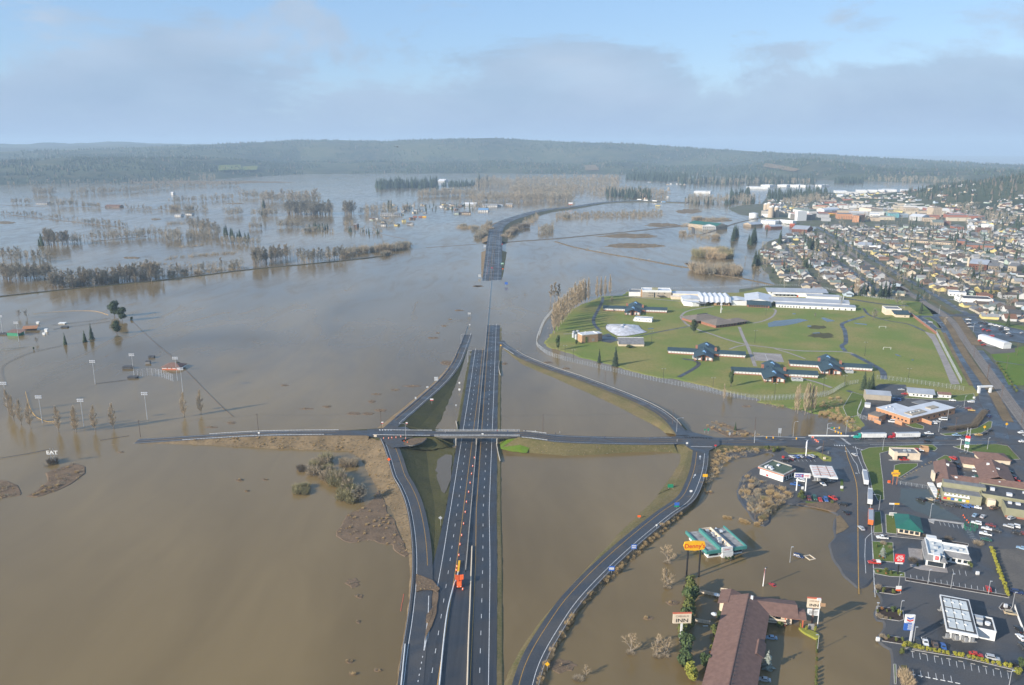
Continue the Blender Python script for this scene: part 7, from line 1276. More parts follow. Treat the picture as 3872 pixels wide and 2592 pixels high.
sign(W('7',2268,240,1.6),4,2.8,2.8,'sign_blue','blue service sign with a green strip on the off ramp guardrail',None,0,1,None,'white_paint','rect','sign_green'); sign(W('7',1976,530,1.4),4,2.8,2.6,'sign_blue','blue service sign with white pictures on the off ramp guardrail',None,0,1,2,'white_paint'); sign(W('7',1824,680,1.2),4,2.8,2.6,'sign_blue','plain blue service sign lowest on the off ramp guardrail',None,0,1,1,'white_paint'); sign(W('7',2012,310,1.0),2.4,1.8,1.2,'orange','orange work sign on the inner bank of the off ramp'); sign(W('7',1386,1345,.6),3.2,2.0,2,'sign_yellow','yellow diamond warning sign below the off ramp guardrail',None,0,1,None,'white_paint','diamond'); sign(W('5',1070,392,.4),3.0,2.0,2,'sign_yellow','yellow diamond merge sign at the tip of the on ramp',None,0,1,None,'white_paint','diamond'); sign(W('p',325,1105,1.6),4.2,3.0,1.9,'sign_yellow','yellow rectangular sign with two posts on the off ramp bank',None,0,2); sign(W('7',2130,375,1.5),2.6,.9,.9,'white_paint','small white route marker on the off ramp guardrail'); sign(W('a',140,590,1.8),2.6,1.6,1.2,'white_paint','small white sign on the off ramp guardrail by the brush')
for (k,x,y,z,m_,lb) in (('o',2087,975,3,'sign_red','red work sign on the highway bridge shoulder'),('o',1953,1292,1,'sign_red','red work sign against the median barrier beyond the dip'),('o',2093,1305,.5,'orange','orange work sign on the east shoulder beyond the dip'),('h',422,890,4.6,'orange','orange work sign on the southbound on ramp guardrail'),('e',2028,765,.6,'sign_yellow','yellow warning sign at the railway crossing island'),('e',1738,805,.6,'sign_yellow','yellow warning sign on the grass oval')):sign(W(k,x,y,z),3.2,2.4,2.4,m_,lb,None,0,1,None,'white_paint','diamond')
for (x,y,lb) in ((1858,1005,'tall back of sign panels on the west embankment beyond the dip'),(1790,1400,'pair of grey sign panels in the flood beside the dip')):sign(W('o',x,y,0),5.5,4.5,4,'galvanised',lb,None,0,2)
sign(W('d',605,345,ZC),3.4,2.6,2.6,'white_paint','square white and orange sign in the small bark island',None,0,1,None,'white_paint','rect','orange'); sign(W('b',530,905,ZC),3.4,4.0,1.8,'white_paint','white signboard in front of the green roofed cafe',None,R(-4),1,1,'metal_grey'); o=sign(W('b',545,800,ZC),4.4,5.6,1.0,'sign_yellow','long yellow and white signboard above the wet parking lot',None,R(-4),1); P_('white_half','white_paint',MB().box(-2.8,0,-.16,-.12,3.4,4.4),o)
c=W('b',558,462,ZC); o=empty('shop_pole_sign',tuple(c),R(-6)); tag(o,'stacked yellow sign on brown posts at the flooded grass corner','sign')
for s in (-1.2,1.2):P_('post','brick',MB().box(s-.25,s+.25,-.25,.25,0,6.5),o)
for (z0,z2,w,m_) in ((8.2,9.4,1.3,'sign_yellow'),(6.6,8.0,2.4,'sign_yellow'),(5.4,6.3,1.6,'sign_yellow')):P_('panel',m_,MB().box(-w,w,-.3,.3,z0,z2),o)
marks(o,-2.0,2.0,-.31,6.8,7.8,1,'brick')
c=W('e',1500,1075,ZC); o=empty('tower_sign',tuple(c),R(-30)); tag(o,'tall narrow lattice sign tower with many small panels by main street','sign')
for s in (-.9,.9):P_('post','galvanised',MB().tube((s,0,0),(s,0,17),.18,n=6),o)
for i,z in enumerate((3,5.4,7.6,9.6)):P_('panel',('white_paint','teal_trim','white_paint','sign_red')[i],MB().box(-1.4,1.4,-.25,.25,z,z+1.7),o)
P_('brace','galvanised',MB().tube((-.9,0,12),(.9,0,15),.06,n=4).tube((.9,0,12),(-.9,0,15),.06,n=4),o)
c=W('e',1425,1040,ZC); o=empty('star_sign',tuple(c)); tag(o,'white star armed sign on a pole beside the sign tower','sign'); P_('post','white_paint',MB().tube((0,0,0),(0,0,7),.16,n=6),o); P_('arms','white_paint',MB().box(-3.4,3.4,-.1,.1,6.9,7.1).box(-.1,.1,-2.6,2.6,6.9,7.1),o)
# EAT sign
c=W('4',366,1182); o=empty('eat_sign',tuple(c)); tag(o,'white EAT letters on a tall steel frame standing in the brush','sign')
for s in (-1.6,1.6):P_('post','metal_grey',MB().tube((s,0,-.5),(s*.6,0,11),.14,n=5),o)
P_('brace','metal_grey',MB().tube((-1.5,0,2),(1.3,0,6),.07,n=4).tube((1.5,0,2),(-1.3,0,6),.07,n=4).box(-3.6,3.6,-.08,.08,6.7,6.85),o); text('EAT',3.4,'white_paint',o,(0,-.1,8.0),(R(90),0,0),bold=.06,sx=1.25)
# traffic signals
for (k,x,y,z,ax_,lb) in (('p',1930,522,.7,1,'traffic signal mast with two long arms and yellow heads by the white barrier'),('p',975,620,.9,1,'traffic signal mast lying across main street near the gas station')):
 c=W(k,x,y,z); o=empty('traffic_signal',tuple(c)); tag(o,lb,'traffic light'); P_('pole','galvanised',MB().tube((0,0,0),(0,0,9.5),.2,.14,8),o)
 if 'two long' in lb:
  P_('mast_arm','galvanised',MB().tube((0,0,6),(9,1,6.4),.12,n=6),o); P_('mast_arm','galvanised',MB().tube((0,0,6),(6,-10,6.2),.12,n=6),o); P_('lamp_arm','galvanised',MB().tube((0,0,9.4),(2.2,0,9.7),.08,n=5),o); P_('lamp_head','galvanised',MB().box(2,2.9,-.2,.2,9.55,9.75),o); hs=[(5,.5,6.2),(8.8,1,6.4),(3.4,-5.6,6.1),(4.6,-7.7,6.1),(5.8,-9.7,6.1)]; P_('street_name','sign_green',MB().box(2.4,4.6,.2,.3,5.9,6.7),o)
 else:P_('mast_arm','galvanised',MB().tube((0,0,5.5),(34,-3,5.5),.12,n=6),o); hs=[(8,-.7,5.3),(12.5,-1.1,5.3),(28,-2.5,5.2)]
 for h_ in hs:P_('signal_head','sign_yellow',MB().box(h_[0]-.3,h_[0]+.3,h_[1]-.3,h_[1]+.3,h_[2]-1.1,h_[2]+.2),o)
# orange drums
def drum(k,x,y,z,lb,group):
 o=empty('traffic_drum',tuple(W(k,x,y,z))); tag(o,lb,'traffic drum',group); P_('body','orange',MB().tube((0,0,0),(0,0,1.15),.36,.28,10),o); P_('band','white_paint',MB().tube((0,0,.5),(0,0,.65),.345,.335,10).tube((0,0,.82),(0,0,.96),.325,.315,10),o); P_('base','rubber',MB().tube((0,0,0),(0,0,.08),.5,n=10),o)
for (k,x,y) in (('h',1548,815),('h',1526,925),('h',1510,1026),('h',1492,1146),('h',1472,1266),('h',1443,1396),('h',1428,1532),('7',817,345),('7',804,424),('7',793,486),('7',785,560),('7',771,637),('7',767,662),('7',811,792)):drum(k,x,y,.5,'orange and white traffic drum in the line along the southbound lanes','drums along the southbound lanes')
for (x,y) in ((352,558),(418,558),(460,552),(515,548),(578,536)):drum('h',x,y,6.55,'orange and white traffic drum closing the junction by the overpass','drums at the junction')
for i in range(9):drum('o',1912-i*3,1160+i*24,1.6-i*.15,'orange traffic drum on the far roadway beyond the flooded dip','drums beyond the dip')
for (x,y,z) in ((620,590,6.6),(640,552,6.6),(665,606,6.6)):o=empty('traffic_cone',tuple(W('h',x,y,z))); tag(o,'small orange cone around the lamp post on the junction island','cone','island cones'); P_('cone','orange',MB().cone((0,0,.05),.3,.9,8),o); P_('base','orange',MB().box(-.35,.35,-.35,.35,0,.05),o)
for i,(x,y) in enumerate(((1465,873),(1482,902),(1512,937),(1535,968))):o=empty('traffic_cone',tuple(W('b',x,y,ZC))); tag(o,'small orange cone in the row across the parking lot','cone','parking lot cones'); P_('cone','orange',MB().cone((0,0,.05),.3,.9,8),o); P_('base','orange',MB().box(-.35,.35,-.35,.35,0,.05),o)
for i,(x,y) in enumerate(((1745,548),(1785,585),(1808,605))):o=empty('road_barricade',tuple(W('p',x,y,.75)),R(-40)); tag(o,'orange striped barricade closing main street near the crossing','barricade','barricades on main street'); P_('board','orange',MB().box(-1,1,-.05,.05,.9,1.2).box(-1,1,-.05,.05,.4,.7),o); P_('leg','white_paint',MB().box(-.9,-.8,-.4,.4,0,1.2).box(.8,.9,-.4,.4,0,1.2),o)
# crash cushion and orange truck
A,B=W('n',985,228,.5),W('n',1000,92,.5); o,ln=frame('crash_cushion',A,B,'long yellow crash cushion at the end of the white barrier','crash cushion')
for i in range(9):P_('module','sign_yellow',MB().box(ln*i/9+.04,ln*(i+1)/9-.04,-.5,.5,0,.95),o)
c=W('n',998,440,.5); o=empty('work_truck',tuple(c),R(3)); tag(o,'orange highway work truck with raised twin panels on its bed','truck')
P_('cab','orange',MB().add([(-1.1,0,.6),(1.1,0,.6),(1.1,2.0,.6),(-1.1,2.0,.6),(-1.05,0.1,1.5),(1.05,.1,1.5),(1.05,2,2.7),(-1.05,2,2.7),(-1.0,.8,2.7),(1.0,.8,2.7)],[(0,1,5,4),(4,5,9,8),(8,9,6,7),(1,2,6,9,5),(3,0,4,8,7),(2,3,7,6)]),o); P_('windscreen','glass',MB().add([(-.9,.26,1.68),(.9,.26,1.68),(.86,.68,2.5),(-.86,.68,2.5)],[(0,1,2,3)]),o); P_('bed','orange',MB().box(-1.2,1.2,2.1,6.4,.8,1.5),o)
for s in (-1,1):P_('raised_panel','orange',MB().add([(s*.12,2.4,3.0),(s*2.0,2.4,3.2),(s*2.0,6.2,3.5),(s*.12,6.2,3.3),(s*.12,2.4,3.12),(s*2.0,2.4,3.32),(s*2.0,6.2,3.62),(s*.12,6.2,3.42)],[(0,1,2,3),(7,6,5,4),(0,4,5,1),(2,6,7,3),(1,5,6,2)]),o)
P_('mast','black_metal',MB().box(-.15,.15,4.0,4.3,1.5,3.2),o)
for (x,y) in ((-1.05,.9),(1.05,.9),(-1.05,5.2),(1.05,5.2)):P_('wheel','rubber',MB().tube((x-.18,y,.5),(x+.18,y,.5),.5,n=12),o)
for s in (-.8,.8):P_('headlight','white_paint',MB().box(s-.18,s+.18,-.05,0,.9,1.2),o)
o,ln=frame('safety_netting',W('7',388,938),W('7',406,820),'strip of red plastic netting floating beside the guardrail bank','netting'); P_('strip','red_trim',MB().box(0,ln*.5,-.12,.15,0,.12).box(ln*.5,ln,-.3,-.02,0,.1),o)
# ================================================================ sports ground in the flood
def flood_mast(b,h,label):
 o=empty('stadium_light',tuple(b)); tag(o,label,'floodlight','ball field floodlights'); P_('pole','galvanised',MB().tube((0,0,-.5),(0,0,h),.26,.15,8),o)
 for i,z in enumerate((h-1.4,h)):P_('crossbar','galvanised',MB().box(-2.2,2.2,-.08,.08,z-.1,z+.1),o); P_('lamp_row','white_metal',sum_boxes([(x,-.25,z-.1) for x in (-1.9,-.65,.65,1.9)],.75,.75),o)
for (x,y) in ((650,637),(915,587),(1005,877),(290,902),(573,927),(1210,612),(1247,692),(130,347),(20,298),(52,800)):flood_mast(W('4',x,y),21,'tall ball field floodlight mast standing in the flood')
A,B=W('m',95,418),W('m',235,425); o,ln=frame('green_clubhouse',A,B,'green walled clubhouse with brown roof in the flooded park','building'); P_('wall','sign_green',MB().box(0,ln,0,9,-.5,3.6),o); mb=MB(); slab(mb,[(-.6,-.6,3.6),(ln+4,-.6,3.6),(ln+4,9.6,5),(-.6,9.6,5)],.2); P_('roof','brown_roof',mb,o)
A,B=W('m',325,358),W('m',485,350); o,ln=frame('picnic_shelter',A,B,'open picnic shelter with orange brown roof in the flood','building'); P_('roof',mat('rust_roof',(.36,.17,.08),(.28,.13,.065),.85),gable(MB(),-2,ln,0,12,2.4,4.4,'x',.5),o); P_('wall','black_metal',MB().box(0,ln,.6,1,-.5,2.3),o)
for i,(k,x,y,w,h,m_,lb) in enumerate((('m',605,372,36,3,'white_paint','white ticket hut standing in the flooded park'),('m',575,408,30,1.6,'white_paint','white box floating beside the ticket hut'),('m',493,262,34,1.6,'white_paint','white box drifting behind the picnic shelter'),('m',810,268,84,1.0,'white_paint','long white roof of a drowned dugout'),('m',842,318,84,1.0,'dark_roof','long dark roof of a drowned dugout'),('m',1675,858,125,1.8,'dark_roof','dark dugout roof beside the ball field backstop'),('m',1740,985,120,1.2,'dark_roof','long low dark dugout below the backstop'),('m',1945,790,60,2.0,'grey_roof','small grey scorer hut in the flooded infield'),('m',1990,715,70,1.4,'dark_roof','tilted dark roof behind the scorer hut'),('m',40,408,90,1.4,'dark_roof','dark flat roof beside the green clubhouse'))):
 a,b=W(k,x-w/2,y),W(k,x+w/2,y); o,ln=frame('park_hut',a,b,lb,'hut'); P_('wall',m_,MB().box(0,ln,0,min(4,ln*.6),-.5,h),o); mb=MB(); d_=min(4,ln*.6); slab(mb,[(-.3,-.3,h),(ln+.3,-.3,h),(ln+.3,d_+.3,h+.5),(-.3,d_+.3,h+.5)],.15); P_('roof',m_ if m_ != 'grey_roof' else 'dark_roof',mb,o)
A,B=W('4',1105,538),W('4',1225,540); o,ln=frame('concession_stand',A,B,'red and white concession stand with brown hipped roof in the flood','building'); P_('wall','white_paint',MB().box(0,ln,0,12,-.5,2.4),o); P_('brick_band','red_trim',MB().box(-.05,ln+.05,-.06,0,-.5,.9),o); P_('roof','brown_roof',hip(MB(),0,ln,0,12,2.5,5.4,1.2),o); windows(o,[ln*.3,ln*.55,ln*.8],0,1,2,1.2,'red_trim','shutter'); plant('broad_green',tuple(W('4',1215,515)),4,'dark shrub against the flooded concession stand','stand shrub')
wire_fence('4',[(940,590),(1020,580),(1100,590),(1180,620)],7,'tall pale wire backstop of the flooded ball field',0,3.5,'white_metal',5,1.2)
def low_fence(k,pts,lb,m_,h=.5):
 Q=catmull([tuple(v) for v in WS(k,pts,0)],60); c=Q[30].copy(); o=empty('outfield_fence',tuple(c)); tag(o,lb,'fence'); Q=Q-c; mb=MB()
 for a,b in zip(Q[:-1],Q[1:]):mb.tube((a[0],a[1],h),(b[0],b[1],h),.12,n=4,cap=False)
 P_('top_rail',m_,mb,o); mb=MB()
 for q in Q[::2]:mb.box(q[0]-.06,q[0]+.06,q[1]-.06,q[1]+.06,-.5,h)
 stuff(P_('post','metal_grey',mb,o))
low_fence('m',[(820,555),(600,600),(400,650),(200,730),(60,810),(25,880),(40,980),(80,1090)],'dark top of the curved outfield fence showing above the flood','dark_roof'); low_fence('m',[(440,135),(700,110),(1000,95),(1250,100),(1430,150)],'yellow topped outfield fence curving to the round pines','sign_yellow'); low_fence('m',[(335,1165),(360,1265),(400,1390),(470,1490),(600,1555),(720,1568)],'bright yellow curved fence rail among the slim poplars','sign_yellow',.7); low_fence('m',[(1250,1055),(1500,1025),(1660,1005)],'straight fence line from a floodlight to the dugout','wood_pole',.3); low_fence('m',[(690,280),(1000,250),(1420,195)],'straight fence line in front of the round pines','dark_roof'); low_fence('m',[(700,340),(1000,290),(1450,235)],'second straight fence line below the first','dark_roof'); low_fence('m',[(1730,215),(1900,380),(2100,560),(2250,680),('4',1270,545),('4',1400,680),('4',1500,780),('4',1590,860)],'long diagonal fence line strewn with debris across the flood','wood_pole',.3); low_fence('m',[(0,612),(150,600),(350,575)],'dark hedge like fence at the edge of the flooded park','leaf_olive',.9); low_fence('4',[(0,1145),(180,1115),(330,1085)],'dark fence line near the EAT sign','dark_roof',.4); low_fence('4',[(680,1022),(880,990)],'sunken fence line running to the end of the street','wood_pole',.3)
# helicopter over the far hills
c=Vector((0,0,CAM_H))+(W('2',385,305,0)-Vector((0,0,CAM_H))).normalized()*1700
dv_=Vector(((1516-1936)/F_PX,1,0)); o=empty('helicopter',(-0.1424*1700,1700,202)); tag(o,'tiny dark helicopter flying before the far hills','helicopter')
P_('fuselage','dark_roof',MB().tube((-1.6,0,0),(1.5,0,.1),.9,1.1,10).tube((1.5,0,.1),(2.4,0,.1),1.1,.4,10),o); P_('tail_boom','dark_roof',MB().tube((-1.4,0,.3),(-6.5,0,.8),.35,.15,6),o); P_('tail_fin','dark_roof',MB().box(-6.9,-6.2,-.08,.08,.4,2.0),o); P_('rotor_mast','metal_grey',MB().tube((.2,0,.9),(.2,0,1.9),.15,n=6),o)
for a in (0.2,R(90)+.2,R(180)+.2,R(270)+.2):P_('rotor_blade','white_metal',MB().tube((.2,0,1.9),(.2+5.4*math.cos(a),5.4*math.sin(a),1.9),.16,.10,4),o)
for s in (-.9,.9):P_('skid','metal_grey',MB().tube((-1.4,s,-1.2),(1.8,s,-1.2),.08,n=5),o)
# ================================================================ vehicles
for nm,c in {'white':(.74,.74,.73),'silver':(.42,.43,.44),'red':(.46,.035,.025),'blue':(.045,.12,.34),'light blue':(.24,.36,.48),'black':(.016,.016,.018),'dark grey':(.05,.052,.056),'green':(.03,.10,.07),'gold':(.52,.33,.10),'brown':(.13,.09,.065),'maroon':(.17,.03,.03),'tan':(.42,.34,.22),'navy':(.02,.035,.10)}.items():mat('car_'+nm,c,tuple(v*.9 for v in c),.28,.5)
mat('taillight',(.4,.01,.01),None,.3); mat('hub',(.45,.45,.46),None,.35,metal=.6)
def profile_body(mb,prof,w):
 """extrude a side outline (x, z) across the width, sides drawn in at the top"""
 n=len(prof); zs=[p[1] for p in prof]; zt,zb=max(zs),min(zs)
 for s in (-1,1):
  for (x,z) in prof:mb.v.append((x,s*w/2*(1-.10*max(0,(z-zb)/(zt-zb)-.3)),z))
 tr=tessellate_polygon([[Vector((p[0],p[1],0)) for p in prof]])
 for t in tr:mb.f.append(tuple(t)); mb.f.append(tuple(i+n for i in reversed(t)))
 for i in range(n):mb.f.append((i,(i+1)% n,(i+1)% n+n,i+n))
 return mb
CARSPEC={'sedan':(4.6,1.75,[(-2.3,.35),(2.3,.35),(2.3,.72),(1.0,.92),(-1.4,.95),(-2.3,.9)],[(.95,.9),(.3,1.42),(-.9,1.42),(-1.55,.92)]),
 'suv':(4.7,1.85,[(-2.35,.4),(2.35,.4),(2.35,.85),(1.1,1.05),(-2.2,1.05),(-2.35,.9)],[(1.05,1.03),(.45,1.75),(-2.1,1.75),(-2.25,1.03)]),
 'pickup':(5.3,1.9,[(-2.65,.45),(2.65,.45),(2.65,.9),(1.3,1.08),(-2.65,1.08)],[(1.25,1.05),(.7,1.78),(-.5,1.78),(-.7,1.05)]),
 'van':(5.2,1.95,[(-2.6,.4),(2.6,.4),(2.6,.95),(2.0,1.15),(-2.6,1.15)],[(1.95,1.12),(1.3,2.1),(-2.5,2.1),(-2.58,1.12)])}
CARP={}
for t_,(ln,wd,body,cabin) in CARSPEC.items():
 o=empty(t_,(0,0,-300)); b=P_('body','car_white',profile_body(MB(),body,wd),o); cb_=P_('cabin','car_white',profile_body(MB(),cabin,wd*.92),o)
 (x1,z1_),(x2,z2_),(x3,z3_),(x4,z4_)=cabin; y=wd*.46; mb=MB(); e_=.02
 mb.quad((x1+e_-.06,-y*.8,z1_+.08),(x1+e_-.06,y*.8,z1_+.08),(x2+e_+.08,y*.72,z2_-.06),(x2+e_+.08,-y*.72,z2_-.06)); o1=P_('windscreen','glass',mb,o)
 P_('rear_window','glass',MB().quad((x4-e_+.04,y*.8,z4_+.08),(x4-e_+.04,-y*.8,z4_+.08),(x3-e_-.05,-y*.72,z3_-.06),(x3-e_-.05,y*.72,z3_-.06)),o)
 for s in (-1,1):P_('side_window','glass',MB().quad((x1-.25,s*(y+.012),z1_+.1),(x4+.25,s*(y+.012),z4_+.1),(x3+.1,s*(y*.955),z3_-.1),(x2-.05,s*(y*.955),z2_-.1)),o)
 if t_=='pickup':P_('bed_floor','rubber',MB().box(-2.55,-.8,-wd*.42,wd*.42,1.081,1.1),o)
 for x in (ln*.31,-ln*.31):
  for s in (-1,1):wv=P_('wheel','rubber',MB().tube((x,s*(wd/2-.16),.33),(x,s*(wd/2+.02),.33),.34,n=10),o); P_('rim','hub',MB().tube((x,s*(wd/2+.02),.33),(x,s*(wd/2+.035),.33),.19,n=8),wv)
 for s in (-1,1):P_('headlight','white_paint',MB().box(ln/2-.02,ln/2+.03,s*wd*.33-.2,s*wd*.33+.2,.55,.7),o); P_('taillight','taillight',MB().box(-ln/2-.03,-ln/2+.02,s*wd*.36-.14,s*wd*.36+.14,.62,.82),o)
 CARP[t_]=o
def car(k,x,y,yaw,t_,col,where,z=None):
 r=dup(CARP[t_],tuple(W(k,x,y,ZC+.04 if z is None else z)),R(yaw),None,{'body':'car_'+col,'cabin':'car_'+col}); r.scale=(1.08,1.08,1.08); tag(r,'%s %s %s' % (col,t_,where),'car','cars '+where); return r
def ydir(k,x0,y0,x1,y1):a,b=W(k,x0,y0),W(k,x1,y1); return math.degrees(math.atan2(b.y-a.y,b.x-a.x))
aD=ydir('d',690,180,2060,420); aP=75
w_='parked behind the gas station store'
for (x,y,t_,c) in ((1475,805,'sedan','silver'),(1530,805,'sedan','blue'),(1585,798,'sedan','silver'),(1690,818,'sedan','navy'),(1730,800,'suv','silver')):car('p',x,y,115,t_,c,w_)
car('p',1380,855,160,'suv','black',w_); car('p',1442,838,160,'sedan','maroon',w_); car('p',1880,1165,-80,'sedan','white','fuelling under the rust streaked canopy'); car('p',1512,1172,160,'pickup','blue','parked between the store and its pole sign'); car('p',1585,1118,150,'suv','white','parked between the store and its pole sign')
w_='parked along the kerb below the fuel canopy'
for (x,y,t_,c) in ((1690,1350,'pickup','maroon'),(1770,1350,'suv','green'),(1840,1370,'sedan','red'),(1915,1372,'suv','blue')):car('p',x,y,-97,t_,c,w_)
car('p',2015,1350,-70,'pickup','red',w_); car('p',2140,1432,150,'suv','black','stopped at the flooded side of the avenue'); car('p',2185,1540,95,'sedan','black','stopped at the flooded side of the avenue')
w_='queueing on main street'
for (x,y,yw,t_,c) in ((1010,845,178,'pickup','white'),(925,884,180,'suv','black'),(1035,884,180,'suv','dark grey'),(1000,952,0,'suv','black'),(1375,868,180,'pickup','light blue'),(1512,868,180,'sedan','dark grey'),(1662,862,182,'sedan','gold'),(1745,848,190,'sedan','black'),(1800,812,200,'suv','dark grey'),(2240,835,185,'pickup','white'),(2245,952,0,'sedan','white'),(2300,870,180,'sedan','silver')):car('e',x,y,yw,t_,c,w_,.74)
w_='on the curving road beside the brick office'
for (x,y,yw,t_,c) in ((1770,535,105,'sedan','dark grey'),(1790,615,100,'suv','navy')):car('e',x,y,yw,t_,c,w_,.72)
w_='parked around the brick office'
for (x,y,yw,t_,c) in ((1565,428,175,'suv','white'),(1320,408,165,'sedan','white'),(645,266,175,'sedan','silver'),(690,322,175,'sedan','red'),(1195,660,170,'van','white'),(1070,708,165,'sedan','white'),(1110,688,165,'sedan','silver'),(1220,782,170,'suv','black'),(1530,512,160,'sedan','maroon'),(1572,538,160,'sedan','gold'),(545,402,175,'van','light blue'),(590,405,175,'van','blue'),(528,690,170,'van','white')):car('e',x,y,yw,t_,c,w_)
w_='parked at the cream drive in cafe'
for (x,y,yw,t_,c) in ((600,1060,165,'pickup','white'),(700,1062,165,'sedan','white'),(742,1070,165,'sedan','black'),(820,1064,165,'suv','red'),(888,1064,160,'sedan','white'),(685,1192,0,'pickup','red')):car('e',x,y,yw,t_,c,w_)
w_='parked between the brown roofed motel wings'
for (x,y,yw,t_,c) in ((1330,1172,110,'suv','red'),(1460,1098,150,'sedan','dark grey'),(1615,1248,160,'sedan','black'),(1640,1302,160,'sedan','white'),(1640,1344,160,'sedan','white'),(1665,1408,160,'sedan','green'),(1450,1425,20,'sedan','maroon'),(1360,1240,110,'suv','dark grey'),(1385,1290,110,'sedan','navy'),(2060,1348,140,'sedan','green'),(2110,1412,140,'sedan','dark grey'),(2145,1458,140,'pickup','red')):car('e',x,y,yw,t_,c,w_)
w_='parked in the wet lot before the sage green store'
for (x,y,yw,t_,c) in ((905,672,120,'suv','black'),(1030,670,150,'sedan','tan'),(1125,700,150,'sedan','dark grey'),(1270,742,145,'suv','dark grey'),(1390,760,145,'sedan','black'),(1485,762,145,'sedan','blue'),(1540,756,145,'sedan','blue'),(1640,776,145,'sedan','white'),(1870,785,20,'suv','brown'),(1620,880,40,'sedan','light blue'),(1725,895,40,'sedan','silver'),(2095,920,25,'suv','silver')):car('b',x,y,yw,t_,c,w_)
w_='parked in the rows beyond the green wire cage'
for (x,y,yw,t_,c) in ((1635,985,145,'suv','white'),(1825,1010,140,'sedan','maroon'),(1770,1055,145,'sedan','white'),(1900,1075,140,'sedan','dark grey'),(1755,1126,150,'pickup','white'),(1765,1200,150,'sedan','green'),(2060,1026,140,'suv','silver'),(2145,1024,140,'suv','white'),(2170,1105,140,'sedan','black'),(2235,1118,140,'sedan','maroon'),(2235,1315,140,'sedan','light blue')):car('b',x,y,yw,t_,c,w_)
car('b',120,1050,92,'sedan','silver','driving up the avenue behind the orange trailer'); car('b',30,80,100,'sedan','silver','turning at the crossing by the gas station'); car('b',395,1176,172,'pickup','white','leaving the lot below the green roofed cafe'); o=car('b',290,1505,172,'pickup','red','with white canopy entering beside the blue spruce island'); P_('bed_canopy','white_paint',MB().box(-2.6,-.72,-.85,.85,1.1,1.75),o)
w_='parked around the big fuel canopy'
for (x,y,yw,t_,c) in ((1795,310,aD+90,'sedan','red'),(2170,356,aD,'suv','navy'),(2085,635,aD,'suv','tan'),(2195,845,aD+110,'sedan','black'),(2220,955,aD+110,'sedan','white'),(2250,1070,aD+110,'suv','dark grey'),(1630,1178,aD,'sedan','red'),(1850,1228,aD,'suv','silver'),(2120,1300,aD,'sedan','black')):car('d',x,y,yw,t_,c,w_)
w_='parked nose out behind the yellow hedge'
for (x,y,t_,c) in ((865,1005,'sedan','dark grey'),(960,1020,'pickup','white'),(1090,1060,'pickup','brown'),(1200,1078,'sedan','blue')):car('d',x,y,aD-86,t_,c,w_)
car('a',1560,1425,ydir('a',1495,1395,1630,1440),'suv','navy','half submerged in the flood near the diner',-.62); car('c',1222,275,-60,'sedan','red','sunk to its bonnet in the flood behind the motel',-.95); car('c',1195,958,172,'sedan','light blue','sunk to its doors beside the motel',-.45); car('c',1105,1510,165,'sedan','silver','sunk to its doors in the motel car park',-.4)
w_='parked in the wet truck yard by the railway'
rv=random.Random(3)
for (x,y) in ((1530,735),(1530,760),(1540,785),(1550,808),(1560,830),(1690,775),(1760,790),(1830,798),(1900,815),(1960,828),(2030,842),(1710,822),(1785,825),(1800,882),(1740,868),(1965,862),(2035,865),(2000,896),(1835,952),(1690,1015),(1715,1040),(1735,1068),(2100,948),(2240,910),(2060,920)):car('k',x,y,rv.choice((160,165,20)),rv.choice(('sedan','suv','pickup')),rv.choice(('white','white','white','silver','silver','dark grey','red','black')),w_,zc+.12)
for (x,y) in ((940,772),(970,798),(1030,768),(840,705),(990,815)):car('k',x,y,150,'sedan',rv.choice(('navy','dark grey','silver')),'parked at the campus gate',zc+.04)
for (x,y,c) in ((1690,642,'white'),(1770,640,'silver'),(1940,640,'white'),(2290,668,'red')):car('2',x,y,10,'suv',c,'stopped on the far interstate beyond the curve',3)
